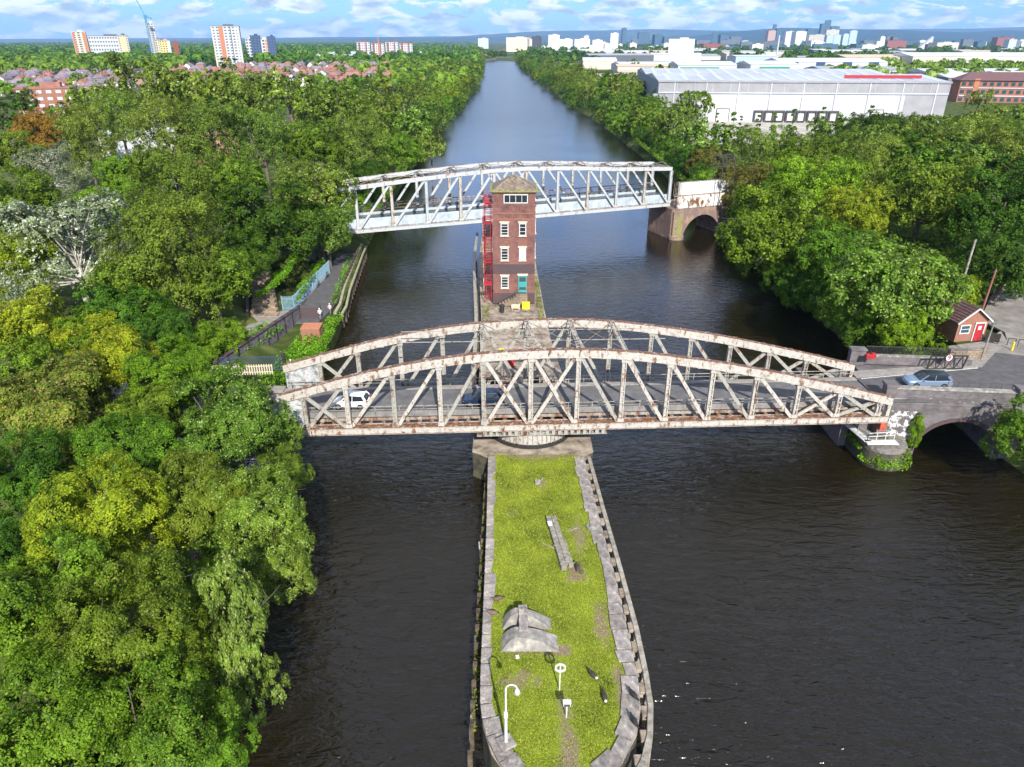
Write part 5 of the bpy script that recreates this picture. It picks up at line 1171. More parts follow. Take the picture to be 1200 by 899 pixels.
# bicycles leaning on the blue fence
def bicycle(loc, rz, label):
    b_ = empty('bicycle', loc, rz, label, 'bicycle')
    for x in (-.52, .52):
        mb = MB()
        for i in range(18):
            a0, a1_ = 2 * math.pi * i / 18, 2 * math.pi * (i + 1) / 18; mb.bar((x + .33 * math.cos(a0), 0, .34 + .33 * math.sin(a0)), (x + .33 * math.cos(a1_), 0, .34 + .33 * math.sin(a1_)), .04, .05)
        mb.build('wheel', M['tyre'], b_)
    mb = MB()
    for a, b in (((-.52, .34), (-.15, .85)), ((-.15, .85), (.4, .85)), ((.4, .85), (0, .34)), ((0, .34), (-.18, .9)), ((0, .34), (-.52, .34)), ((.4, .95), (.52, .34))): mb.tube((a[0], 0, a[1]), (b[0], 0, b[1]), .03, n=6)
    mb.build('frame', M['darkgrey'], b_)
    mb = MB(); mb.box((-.2, 0, .95), (.26, .14, .06)); mb.build('saddle', M['black'], b_); mb = MB(); mb.bar((.4, -.3, .98), (.4, .3, .98), .04, .04); mb.build('handlebar', M['black'], b_)
bicycle((-31.6, 117.3, 3.36), R(84), 'dark bicycle at the far end of the blue fence'); bicycle((-31.9, 112.4, 3.36), R(86), 'dark bicycle nearer along the blue fence')
# ------------------------------------------------------------------ geese and cormorants
def bird(loc, rz, label, cat, dark, white, name):
    mb = MB(); mb.ball((0, 0, .26), (.36, .17, .17), 12); mb.ball((.26, 0, .3), (.16, .12, .13), 10)
    mb.tube((.3, 0, .34), (.42, 0, .42), .07, .045, n=8); mb.ball((.45, 0, .42), (.075, .05, .05), 8); mb.tube((.5, 0, .41), (.57, 0, .36), .02, .006, n=6)
    mb.tube((.02, .05, .12), (.03, .05, 0), .015, n=5); mb.tube((.02, -.05, .12), (.03, -.05, 0), .015, n=5)
    mb.add([(-.3, -.06, .28), (-.3, .06, .28), (-.52, .07, .25), (-.52, -.07, .25), (-.3, -.06, .24), (-.3, .06, .24), (-.52, .07, .23), (-.52, -.07, .23)], [(0, 1, 2, 3), (7, 6, 5, 4), (0, 4, 5, 1), (1, 5, 6, 2), (2, 6, 7, 3), (3, 7, 4, 0)])
    b_ = tag(mb.build(name, mat(name + '_feathers', dark, .8), smooth=True), label, cat); b_.location = loc; b_.rotation_euler = (0, 0, rz)
    if white:
        mb = MB(); mb.ball((-.37, 0, .27), (.11, .10, .08), 8); mb.build('rump', M['white'], b_)
    return b_
bird((5.2, 33.0, 2.98), R(125), 'dark goose with white rump feeding on the grass, farther one', 'goose', (.045, .035, .03), True, 'goose')
bird((5.75, 31.3, 2.98), R(95), 'dark goose with white rump feeding on the grass, nearer the tip', 'goose', (.045, .035, .03), True, 'goose')
bird((7.55, 31.3, 3.15), R(120), 'black bird resting on the east coping stones, upper one', 'bird', (.025, .022, .02), False, 'cormorant')
bird((7.3, 29.4, 3.15), R(110), 'black bird resting on the curved tip coping stones, lower one', 'bird', (.025, .022, .02), False, 'cormorant')
bird((-1.0, 39.9, 2.98), R(200), 'brown bird on the grass by the west coping stones', 'bird', (.12, .08, .06), False, 'duck')
bird((-1.35, 38.3, 3.15), R(170), 'brown bird perched on the west coping stones', 'bird', (.15, .10, .08), False, 'duck')

# ------------------------------------------------------------------ trees
def crown_pts(seed, rx, rz, nl, nsub, nleaf, ls, style='broad', asp=.62):
    """leaf quads of a crown centred at the origin: lobes -> twig clumps -> leaves"""
    r = np.random.default_rng(seed)
    def unit(k):
        v_ = r.normal(size=(k, 3)); return v_ / np.linalg.norm(v_, axis=1)[:, None]
    if style == 'upright':
        d = unit(nl); z_ = r.uniform(-.9, .95, nl); rad = np.sqrt(np.clip(1 - (z_ * .98) ** 2, .04, 1)) * r.uniform(.25, .7, nl) * (1 - .55 * np.clip(z_, 0, 1))
        a = r.uniform(0, 6.283, nl); lc = np.stack([np.cos(a) * rad * rx, np.sin(a) * rad * rx, z_ * rz], 1); lr = r.uniform(.24, .36, nl) * rx
    else:
        d = unit(nl); d[:, 2] = r.uniform(-.72, 1.0, nl) * np.linalg.norm(d[:, :2], axis=1) * 1.25; d /= np.linalg.norm(d, axis=1)[:, None]
        q = r.uniform(.45, .84, nl); q[: nl // 6] *= .45
        lc = d * q[:, None] * np.array([rx, rx, rz]); lc[:, 2] += r.normal(0, .05 * rz, nl); lr = r.uniform(.18, .34, nl) * rx
        if style == 'loose': lr *= .8; lc *= 1.08
        if style == 'cone':
            z_ = r.uniform(-.8, 1, nl); rad = (1 - (z_ + .8) / 1.9) * r.uniform(.4, .8, nl); a = r.uniform(0, 6.283, nl)
            lc = np.stack([np.cos(a) * rad * rx, np.sin(a) * rad * rx, z_ * rz], 1); lr = r.uniform(.2, .3, nl) * rx * (1.1 - .5 * (z_ + .8) / 1.8)
    # clumps on each lobe's shell
    k = nl * nsub; li = np.repeat(np.arange(nl), nsub); d = unit(k); d[:, 2] = d[:, 2] * .8 + .25
    out = lc[li] / np.array([rx, rx, rz]); d = d + out * .9; d /= np.linalg.norm(d, axis=1)[:, None]
    cc = lc[li] + d * (lr[li] * r.uniform(.6, 1.25, k))[:, None] * np.array([1, 1, .85])
    # drop clumps buried inside the crown
    keep = np.ones(k, bool)
    for j in range(nl):
        keep &= ~((np.linalg.norm(cc - lc[j], axis=1) < lr[j] * .55) & (li != j))
    cc, cd, cl = cc[keep], d[keep], lr[li][keep]; k = len(cc)
    n_ = k * nleaf; ci = np.repeat(np.arange(k), nleaf)
    cs = cl[ci] * (.25 if nsub > 9 else .38) * r.uniform(.5, 1.5, k)[ci]
    off_ = r.normal(size=(n_, 3)) * .55
    nrm_c = cd[ci]
    off_ -= nrm_c * (np.sum(off_ * nrm_c, 1) * .55)[:, None]         # flatten clumps into sprays
    if style == 'upright': off_[:, 2] *= 1.7; off_[:, :2] *= .7
    pos = cc[ci] + off_ * cs[:, None]
    pos[:, 2] -= (np.sum(off_ ** 2, 1) * .16 * cs) * (0 if style == 'upright' else 1)                    # sprays droop at the edges
    nr = nrm_c * .85 + np.array([0, 0, .42]) + r.normal(size=(n_, 3)) * .36
    nr /= np.linalg.norm(nr, axis=1)[:, None]
    t_ = r.normal(size=(n_, 3));
    if style == 'upright': t_[:, 2] += 3.5; nr[:, 2] *= .4; nr /= np.linalg.norm(nr, axis=1)[:, None]
    t_ -= nr * np.sum(t_ * nr, 1)[:, None]; t_ /= np.linalg.norm(t_, axis=1)[:, None]
    b_ = np.cross(nr, t_)
    sz = ls * r.uniform(.6, 1.35, n_)[:, None]
    V = np.stack([pos - t_ * sz * .5, pos + b_ * sz * asp * .5 + t_ * sz * .05, pos + t_ * sz * .5 - nr * sz * .12, pos - b_ * sz * asp * .5 + t_ * sz * .05], 1)
    return V.reshape(-1, 3), lc, lr

def trunk_mesh(name, seed, lc, lr, z0, rz, tr, nlim, m_):
    r = random.Random(seed); mb = MB(); zq = z0; z0 = -rz * .7; pts = [Vector((0, 0, z0))]; steps = 6; top = rz * .45; mb.tube((0, 0, zq), (0, 0, z0), tr * 1.15, tr, n=7, cap=False)
    for i in range(1, steps + 1):
        pts.append(Vector((pts[-1].x + r.uniform(-.12, .12) * tr * 3, pts[-1].y + r.uniform(-.12, .12) * tr * 3, z0 + (top - z0) * i / steps)))
    for i in range(steps): mb.tube(pts[i], pts[i + 1], tr * (1 - .13 * i), tr * (1 - .13 * (i + 1)), n=7, cap=False)
    idx = list(range(len(lc))); r.shuffle(idx)
    for j in idx[:nlim]:
        c_ = Vector(lc[j]); s_ = pts[min(steps, max(1, int(r.uniform(1, steps))))]
        if c_.z < s_.z - .2: s_ = pts[1]
        mid = s_.lerp(c_, .5) + Vector((r.uniform(-.3, .3), r.uniform(-.3, .3), r.uniform(-.1, .5)))
        mb.tube(s_, mid, tr * .38, tr * .22, n=5, cap=False); mb.tube(mid, c_, tr * .22, tr * .07, n=5, cap=False)
        e_ = c_ + Vector((r.uniform(-1, 1), r.uniform(-1, 1), r.uniform(.1, 1))) * lr[j] * .8; mb.tube(c_, e_, tr * .08, tr * .03, n=4, cap=False)
    return mb.mesh(name, m_)

PRO = {}
def proto(key, seed, rx, rz, h0, nl, nsub, nleaf, ls, style='broad', asp=.62, bark='bark', nlim=14):
    V, lc, lr = crown_pts(seed, rx, rz, nl, nsub, nleaf, ls, style, asp)
    cm = rawmesh('crown', V, 4, [M['leaf']['syc']])
    tm = trunk_mesh('trunk', seed, lc, lr, -max(h0 * 1.2, 22 if key[0] == 'm' else (16 if key[0] == 'n' else 14)), rz, .30 if key == 'mW' else rx * .045 + .06, nlim, M[bark])
    PRO[key] = (cm, tm, rx, rz, h0)
# near trees (40-70 m away)
proto('nA', 11, 5, 4.6, 8, 54, 22, 92, .175)
proto('nB', 12, 5, 5.0, 8, 60, 20, 90, .165)
proto('nC', 13, 5, 4.2, 8, 46, 24, 92, .19)
proto('nU', 14, 3, 5.6, 7, 66, 16, 80, .20, 'upright', .34)
# middle distance (80-200 m)
proto('mA', 21, 7.5, 6.5, 9, 64, 18, 36, .35)
proto('mB', 22, 7.5, 7.0, 9, 74, 16, 36, .33)
proto('mC', 23, 7.5, 6.0, 9, 50, 20, 36, .37)
proto('mW', 24, 8, 7, 9, 64, 12, 34, .30, 'loose', .6, 'bark_white', 46)
proto('mP', 25, 7.5, 9.0, 12, 84, 15, 34, .32, 'broad', .5)
proto('mS', 26, 3, 5.0, 5, 30, 10, 22, .32, 'cone')
# far (over 230 m)
proto('fA', 31, 8, 6.5, 8, 36, 11, 16, .66, nlim=5)
proto('fB', 32, 8, 7.5, 9, 42, 11, 15, .62, nlim=5)
proto('fC', 33, 8, 5.8, 8, 32, 12, 16, .70, nlim=5)
proto('gA', 41, 7, 5.6, 6, 18, 6, 8, 1.7, nlim=0)
proto('gB', 42, 7, 6.4, 7, 22, 6, 7, 1.6, nlim=0)

KIND = {'syc': 'sycamore_tree', 'syc2': 'lime_tree', 'dark': 'dark_broadleaf_tree', 'ygr': 'maple_tree', 'lime': 'bright_green_tree', 'pale': 'seeding_tree', 'brn': 'browning_tree', 'bir': 'birch_tree', 'pop': 'young_poplar_tree',
        'wil': 'poplar_tree', 'whi': 'white_poplar_tree', 'ora': 'autumn_tree', 'ora2': 'golden_willow_tree', 'con': 'young_tree', 'shr': 'bramble_bush'}
LOOK = {'syc': 'mid green broadleaf tree', 'syc2': 'yellowish tipped tree', 'dark': 'dark green dense tree', 'ygr': 'yellow green tree', 'lime': 'bright fresh green tree', 'pale': 'pale seed dotted tree',
        'brn': 'green tree turning brown at the tips', 'bir': 'olive feathery birch tree', 'pop': 'slender upright pale green poplar', 'wil': 'olive green poplar', 'whi': 'silvery white leaved poplar with pale branches', 'ora': 'orange turning tree',
        'ora2': 'olive gold drooping tree', 'con': 'young pointed green tree', 'shr': 'low olive bramble bush'}
rt = random.Random(77)
def tree(X, Y, r_, sp, zc_, gz, key, label, group=None, rz=None, zs=None):
    if 37 < X < 49.5 and 143 < Y < 173: return None      # keep the aqueduct arch clear of trees
    cm, tm, rx, rzz, h0 = PRO[key]
    root = empty(KIND[sp], (X, Y, gz), rt.uniform(0, 6.28) if rz is None else rz, label, 'bush' if sp == 'shr' else 'tree', group)
    sx = r_ / rx; sz = (zc_ - gz) / h0 if zs is None else zs
    sz = min(max(sz, sx * .6), sx * 1.7)
    dz = zc_ - gz; kz = sx * (1.12 if sp in ('wil', 'bir', 'con') else 1.0)
    for nm, me_, m_ in (('crown', cm, M['leaf'][sp]), ('trunk', tm, None)):
        o = bpy.data.objects.new(nm, me_); C.objects.link(o); o.parent = root; o.location = (0, 0, dz); o.scale = (sx, sx, kz)
        if nm == 'trunk' and Y < 1600 and sp != 'shr':
            ea, eb = edges(Y); tgt = None
            if X < 0 and X > ea - 1.0: tgt = ea - 1.5
            if X > 10 and X < eb + 1.0: tgt = eb + 1.5
            if tgt is not None and abs(tgt - X) < 9.5:
                root.rotation_euler.z = 0; o.rotation_euler.y = -math.atan2(tgt - X, max(zc_ - 1.5, 2.0))
        if m_: o.material_slots[0].link = 'OBJECT'; o.material_slots[0].material = m_
    return root

TREES = [
    (-24.84, 29.07, 4.0, 'syc', 13, 6),
    (-19.25, 26.65, 3.8, 'syc2', 13, 6),
    (-21.11, 22.26, 3.7, 'syc', 12, 6),
    (-16.8, 22.5, 3.4, 'syc2', 11, 6),
    (-24.78, 35.15, 4.2, 'ygr', 13, 6),
    (-15.3, 29.3, 2.75, 'pop', 10, 3),
    (-15.27, 23.73, 2.3, 'syc', 8, 4),
    (-17.28, 38.86, 3.5, 'pale', 11, 4),
    (-21.51, 39.89, 3.6, 'bir', 12, 5),
    (-24.04, 51.7, 5.1, 'pale', 11, 5),
    (-30.11, 56.92, 4.4, 'lime', 12, 6),
    (-37.54, 50.96, 5.4, 'brn', 13, 6),
    (-37.94, 59.7, 4.7, 'ygr', 13, 6),
    (-34.38, 41.42, 3.9, 'dark', 12, 6),
    (-28.98, 45.97, 3.9, 'syc', 12, 6),
    (-29.65, 34.53, 3.1, 'dark', 12, 6),
    (-15.74, 37.43, 2.3, 'pale', 8, 3),
    (-30.19, 51.35, 3.5, 'syc2', 12, 6),
    (-19.29, 50.08, 2.4, 'bir', 7, 3),
    (-19.6, 34.83, 2.4, 'dark', 8, 4),
    (-21.21, 55.79, 2.3, 'pale', 8, 4),
    (-58.38, 92.67, 10.0, 'whi', 15, 6),
    (-43.58, 89.36, 7.9, 'bir', 15, 6),
    (-53.59, 116.52, 8.0, 'bir', 17, 6),
    (-39.34, 115.87, 8.6, 'dark', 13, 5),
    (-35.6, 129.72, 7.7, 'pale', 15, 5),
    (-45.6, 77.59, 5.2, 'dark', 11, 6),
    (-53.56, 71.51, 5.3, 'ygr', 12, 6),
    (-35.63, 81.23, 3.2, 'lime', 6.5, 3.5),
    (-37.05, 114.02, 3.7, 'shr', 5.5, 3.5),
    (-45.51, 59.6, 4.0, 'syc', 12, 6),
    (-39.74, 74.0, 4.0, 'dark', 10, 6),
    (-46.29, 71.53, 3.7, 'lime', 11, 6),
    (-39.84, 91.18, 5.5, 'syc', 11, 5),
    (-32.22, 122.55, 5.2, 'pale', 11, 4),
    (-37.24, 76.29, 3.4, 'lime', 8, 5),
    (-39.47, 103.66, 4.5, 'dark', 11, 5),
    (-49.46, 88.04, 4.4, 'syc2', 12, 6),
    (-82.34, 130.76, 6.1, 'whi', 19, 6),
    (-76.52, 111.23, 6.4, 'syc', 17, 6),
    (-107.49, 171.43, 6.3, 'ora', 21, 6),
    (-94.14, 164.34, 7.5, 'wil', 20, 6),
    (-112.63, 202.07, 9.1, 'wil', 23, 6),
    (-124.71, 261.56, 12.8, 'wil', 24, 6),
    (-106.92, 260.3, 12.8, 'wil', 23, 6),
    (-91.74, 263.07, 12.4, 'wil', 22, 6),
    (-73.22, 251.59, 11.3, 'wil', 22, 6),
    (-56.19, 244.15, 9.9, 'wil', 21, 6),
    (-40.51, 231.91, 8.9, 'wil', 20, 6),
    (-29.77, 227.62, 7.8, 'pale', 16, 5),
    (-72.77, 138.33, 5.5, 'syc', 17, 6),
    (-75.65, 163.44, 7.8, 'wil', 21, 6),
    (-65.9, 164.34, 7.9, 'wil', 20, 6),
    (-56.3, 168.03, 7.7, 'wil', 19, 6),
    (-45.95, 170.06, 7.4, 'syc', 18, 5),
    (-36.79, 177.79, 7.4, 'wil', 17, 5),
    (-29.1, 191.2, 6.6, 'syc', 14, 4),
    (-94.18, 139.12, 6.1, 'syc2', 20, 6),
    (-148.5, 221.68, 8.5, 'dark', 19, 6),
    (-47.28, 123.81, 6.1, 'syc', 18, 6),
    (-61.73, 109.77, 5.3, 'lime', 16, 6),
    (-62.57, 89.36, 4.4, 'ygr', 15, 6),
    (-33.47, 168.4, 4.9, 'dark', 12, 4),
    (-24.48, 224.17, 5.2, 'wil', 11, 4),
    (-196.2, 307.5, 6.2, 'dark', 18, 6),
    (-98.9, 190.01, 6.5, 'wil', 22, 6),
    (42.93, 116.54, 8.7, 'syc', 12, 5),
    (59.31, 142.68, 9.8, 'lime', 13, 6),
    (48.06, 86.27, 7.8, 'pale', 12, 6),
    (74.05, 129.41, 9.5, 'syc2', 14, 6),
    (51.39, 163.2, 6.5, 'ora2', 11, 4),
    (49.02, 103.66, 6.4, 'syc', 11, 5),
    (59.1, 123.5, 5.9, 'ygr', 13, 6),
    (58.94, 91.81, 3.9, 'ygr', 9, 6.5),
    (68.6, 95.76, 6.5, 'dark', 12, 6.5),
    (81.81, 118.92, 8.5, 'dark', 14, 6.5),
    (74.86, 110.81, 4.1, 'dark', 9, 6.5),
    (50.3, 58.6, 4.3, 'syc', 6, 3),
    (44.94, 146.93, 5.6, 'dark', 7, 2),
    (41.8, 121.53, 4.5, 'dark', 6, 2),
    (45.63, 100.69, 3.8, 'dark', 6, 3),
    (77.4, 161.9, 7.6, 'wil', 14, 6),
    (74.98, 187.82, 8.3, 'syc', 13, 6),
    (102.93, 167.4, 9.3, 'wil', 15, 6),
    (92.91, 174.1, 7.7, 'ygr', 14, 6),
    (106.19, 155.67, 8.7, 'wil', 15, 6),
    (65.36, 194.77, 7.7, 'wil', 12, 6),
    (128.97, 188.72, 7.8, 'wil', 16, 6),
    (44.03, 85.78, 3.3, 'syc', 7, 4),
    (44.16, 109.12, 4.1, 'dark', 6, 3),
    (47.62, 80.45, 3.1, 'lime', 8.5, 6),
    (57.38, 218.59, 9.6, 'wil', 11, 4),
    (60.99, 275.05, 10.6, 'wil', 11, 4),
    (61.4, 336.26, 11.4, 'syc', 11, 4),
    (63.96, 423.84, 13.3, 'wil', 11, 4),
    (66.65, 535.51, 13.1, 'syc', 10, 4),
    (62.49, 627.19, 13.9, 'wil', 10, 4),
    (60.47, 761.3, 13.4, 'wil', 9, 4),
    (56.44, 206.51, 7.2, 'ora2', 8, 3),
    (53.25, 212.97, 6.4, 'dark', 7, 2),
    (52.79, 255.09, 6.5, 'dark', 7, 2),
    (53.39, 312.98, 7.1, 'syc', 7, 2),
    (71.32, 316.99, 6.3, 'wil', 9, 5),
    (76.75, 413.42, 8.1, 'syc', 11, 5),
    (82.06, 509.98, 12.5, 'wil', 13, 5),
    (66.39, 226.12, 5.2, 'con', 10, 6),
    (73.84, 271.74, 3.7, 'con', 9, 6),
    (81.06, 266.67, 3.4, 'con', 9, 6),
    (83.17, 254.73, 4.1, 'con', 9, 6),
    (91.45, 262.37, 3.9, 'con', 9.5, 6),
    (94.85, 254.73, 5.0, 'con', 9, 6),
    (108.08, 262.98, 4.5, 'con', 10, 6),
    (111.98, 250.63, 4.3, 'wil', 9.5, 6),
    (120.44, 254.21, 4.6, 'con', 11, 6),
    (132.87, 265.56, 6.0, 'dark', 12, 6),
    (128.0, 240.86, 5.0, 'wil', 12, 6),
    (142.69, 256.08, 6.4, 'wil', 13, 6),
    (138.02, 232.26, 6.4, 'wil', 13, 6),
    (154.23, 246.59, 7.3, 'wil', 14, 6),
    (180.13, 274.46, 8.1, 'wil', 14, 6),
]
SKYLINE = [
    (21.1, 2600, 70.5, 47.6, 'cream'),
    (73.3, 2600, 33.8, 42.5, 'cream'),
    (78.6, 2500, 27.1, 49.7, 'dark'),
    (157.8, 3000, 42.3, 57.5, 'white'),
    (185.9, 2700, 49.8, 42.6, 'white'),
    (228.4, 2600, 50.8, 42.5, 'white'),
    (273.6, 2900, 18.9, 54.1, 'pale'),
    (268.4, 2500, 32.5, 40.0, 'white'),
    (375.8, 2900, 28.3, 62.5, 'white'),
    (707.6, 5000, 27.1, 107.7, 'blue'),
    (865.7, 5200, 73.3, 85.4, 'blue'),
    (958.7, 5200, 56.4, 70.3, 'blue'),
    (1060.2, 5200, 135.4, 60.2, 'blue'),
    (322.9, 1500, 47.2, 41.5, 'white'),
    (778.1, 5000, 38.0, 44.9, 'slate'),
    (1413.7, 5500, 35.8, 88.0, 'blue'),
    (1473.3, 5500, 59.7, 72.0, 'blue'),
    (1556.8, 5500, 71.6, 61.4, 'slate'),
    (1471.4, 4500, 43.9, 88.0, 'pink'),
    (1720.0, 5200, 22.6, 130.4, 'blue'),
    (1681.0, 5000, 32.5, 102.9, 'blue'),
    (1581.2, 4500, 58.6, 83.6, 'white'),
    (1559.9, 4300, 60.6, 81.7, 'white'),
    (1881.6, 5000, 43.4, 102.9, 'blue'),
    (1619.3, 4200, 86.5, 64.5, 'frame'),
    (2156.3, 5500, 41.8, 140.9, 'blue'),
    (2183.1, 5500, 35.8, 161.9, 'blue'),
    (2230.9, 5500, 59.6, 125.1, 'blue'),
    (1734.8, 4300, 65.3, 90.0, 'frame'),
    (1605.1, 4000, 34.7, 63.3, 'glass'),
    (1644.1, 4000, 34.7, 63.3, 'glass'),
    (1685.3, 4000, 30.4, 67.2, 'glass'),
    (1722.2, 4000, 34.7, 82.6, 'glass'),
    (1639.8, 3500, 22.8, 53.6, 'white'),
    (1719.8, 3600, 35.1, 57.5, 'slate'),
    (1694.8, 3500, 26.6, 53.6, 'slate'),
    (1644.7, 3000, 81.3, 31.2, 'cream'),
    (2194.5, 3800, 45.3, 43.7, 'slate'),
    (2139.5, 3600, 39.0, 33.0, 'blue'),
    (2054.3, 3300, 64.4, 49.6, 'brick'),
    (776.8, 2500, 35.2, 27.8, 'white'),
    (1188.6, 4000, 52.1, 32.2, 'slate'),
    (-129.1, 3500, 45.6, 46.8, 'pale'),
    (275.9, 2400, 31.2, 33.0, 'cream'),
    (279.4, 2300, 20.0, 28.8, 'white'),
    (1811.1, 4000, 65.1, 36.1, 'slate'),
    (1153.1, 4800, 88.5, 40.0, 'slate'),
    (1399.0, 5000, 86.8, 44.9, 'slate'),
]
WHERE = {}   # unique wording for the trees one can single out
LAB = {
 0: 'large mid green sycamore filling the lower left edge of the wood', 1: 'broad lime tree with yellowish tips left of the upright poplar in the lower left', 2: 'mid green tree crown cut by the bottom left corner',
 3: 'yellow tipped tree crown at the bottom edge left of the water', 4: 'bright yellow green maple glowing in the lower left wood', 5: 'slender upright pale green poplar leaning over the near water',
 6: 'small green tree at the bottom edge below the upright poplar', 7: 'pale tipped tree with tiered branches overhanging the near water', 8: 'feathery olive birch behind the tiered tree by the near water',
 9: 'pale seeding tree touching the west end of the road bridge', 10: 'bright green tree behind the pale one at the west bridge end', 11: 'large browning tree at the left edge level with the road bridge',
 12: 'yellow green maple above the browning tree on the left', 13: 'dark dense tree at the left edge above the lower left corner', 14: 'mid green tree in the shade between the maple and the bridge end',
 15: 'dark tree at the left edge behind the large sycamore', 16: 'low pale tipped tree drooping over the near water edge', 17: 'green tree hiding the road west of the bridge', 18: 'small birch at the water edge beneath the bridge end',
 19: 'dark small tree in deep shade beside the upright poplar', 20: 'small pale tree right under the west end plate of the bridge', 21: 'big silvery white poplar with bare pale branches', 22: 'tall olive birch right of the white poplar',
 23: 'taller olive birch behind the first birch', 24: 'round dark green tree above the quay path', 25: 'pale seeding tree against the west end of the aqueduct', 26: 'dark tree in front of the white poplar trunk', 27: 'yellow green tree left of the white poplar foot',
 28: 'low bright lime green bush beside the panelled wall', 29: 'low olive bramble bush behind the blue fence', 30: 'small green tree at the left edge above the browning tree', 31: 'dark small tree behind the bright bushes', 32: 'bright green tree under the white poplar',
 33: 'green tree shading the brick steps', 34: 'pale tree overhanging the far end of the quay path', 35: 'bright lime bush below the brick steps', 36: 'dark small tree beside the top of the brick steps', 37: 'yellow tipped green tree between the white poplar and the birches',
 38: 'small silvery poplar farther back at the left edge', 40: 'orange turning tree in the left tree belt',
}
nearset = 21
mid_end = 38
for i, (X, Y, r_, sp, zc_, gz) in enumerate(TREES):
    dist = math.hypot(X, Y)
    if sp == 'shr': key = 'mC'
    elif i < nearset: key = 'nU' if sp == 'pop' else ['nA', 'nB', 'nC'][i % 3]
    elif sp == 'whi': key = 'mW'
    elif sp == 'con': key = 'mS'
    elif dist < 225: key = 'mP' if sp in ('wil', 'bir') else ['mA', 'mB', 'mC'][i % 3]
    else: key = ['fB', 'fA', 'fC'][i % 3] if dist < 700 else ['gA', 'gB'][i % 2]
    side = 'west' if X < 0 else 'east'
    if i in LAB: lab, grp = LAB[i], None
    else:
        if X < 0: reg = 'in the wooded belt on the west side beyond the aqueduct' if Y > 128 else 'in the wood on the west side behind the white poplar'
        elif sp == 'con': reg = 'in the row before the grey and white warehouse'
        elif Y > 200 and X < 85: reg = 'lining the east bank beyond the aqueduct'
        elif Y > 200: reg = 'between the east wood and the warehouse'
        elif X < 50: reg = 'overhanging the water on the east bank'
        else: reg = 'in the wood on the east side between bridge and warehouse'
        lab = LOOK[sp] + ' ' + reg; grp = LOOK[sp] + 's ' + reg
    t_ = tree(X, Y, r_, sp, zc_, gz, key, lab, grp)
tree(-34.6, 127.5, 4.6, 'pale', 9.5, 3.3, 'mA', 'small pale seeding tree hiding the west end frame of the aqueduct')
tree(-38.5, 131.5, 6.0, 'syc', 11.5, 4, 'mB', 'full green tree right behind the west end frame of the aqueduct')
tree(52.0, 158.0, 5.2, 'ora2', 9.5, 4, 'mA', 'olive gold tree closing the east end of the white hoarding')
# belts along the banks and round the suburb, each tree placed on the ground
rb = random.Random(15)
cnt = 0
def belt(n_, fx, fy, rr, spp, lab, keyset, hz=(8, 12), gz=5):
    for k in range(n_):
        y = fy(k / n_); x = fx(y); sp = rb.choice(spp); r_ = rb.uniform(*rr); h = rb.uniform(*hz)
        tree(x, y, r_, sp, gz + h, gz, rb.choice(keyset), LOOK[sp] + ' ' + lab, LOOK[sp] + 's ' + lab)
belt(26, lambda y: edges(y)[0] - rb.uniform(3, 12), lambda t_: 255 + 1300 * t_ ** 1.3 + rb.uniform(-8, 8), (6, 9), ['wil', 'syc', 'dark', 'syc2', 'ygr'], 'lining the far west bank of the canal', ['fA', 'fB', 'fC'], (5, 8), 3)
belt(30, lambda y: edges(y)[1] + rb.uniform(4, 14), lambda t_: 300 + 1250 * t_ ** 1.25 + rb.uniform(-8, 8), (6.5, 9.5), ['wil', 'syc', 'dark', 'wil', 'syc2'], 'lining the far east bank of the canal', ['fA', 'fB', 'fC'], (6, 9), 3)
belt(20, lambda y: edges(y)[1] + rb.uniform(16, 34), lambda t_: 330 + 900 * t_ + rb.uniform(-15, 15), (7, 10), ['wil', 'syc', 'wil'], 'behind the far east bank trees', ['fA', 'fB', 'fC'], (7, 10))
belt(22, lambda y: edges(y)[0] - rb.uniform(16, 45), lambda t_: 290 + 800 * t_ + rb.uniform(-15, 15), (6, 9), ['wil', 'syc', 'dark', 'ygr'], 'between the houses and the west bank', ['fA', 'fB', 'fC'], (6, 9))
belt(16, lambda y: -y * rb.uniform(.18, .44), lambda t_: 255 + 110 * t_, (7, 9.5), ['wil', 'wil', 'syc', 'dark'], 'at the back of the west wood', ['fA', 'fB'], (9, 15), 6)
belt(14, lambda y: rb.uniform(100, 190) * (y / 190), lambda t_: 150 + 90 * t_, (6, 8.5), ['wil', 'syc', 'dark', 'wil'], 'at the back of the east wood', ['fA', 'fB', 'fC'], (7, 11), 6)
belt(20, lambda y: rb.uniform(88, 140), lambda t_: 130 + 80 * t_, (7, 9), ['dark', 'wil', 'syc'], 'at the right edge of the east wood', ['mA', 'mB', 'fC'], (7, 11), 6)
belt(14, lambda y: rb.uniform(195, 340), lambda t_: 230 + 160 * t_, (6, 9), ['wil', 'syc', 'ygr'], 'right of the warehouse', ['fA', 'fB', 'fC'], (6, 9), 6)
belt(30, lambda y: -y * rb.uniform(.08, .72), lambda t_: 480 + 620 * t_ ** 1.2, (5, 9), ['syc', 'dark', 'ygr', 'wil', 'syc2'], 'among the houses of the west suburb', ['gA', 'gB', 'fC'], (4, 7))
belt(14, lambda y: y * rb.uniform(.12, .3), lambda t_: 600 + 500 * t_, (7, 11), ['syc', 'dark', 'wil'], 'among the industrial sheds east of the canal', ['gA', 'gB', 'fC'], (4, 7))

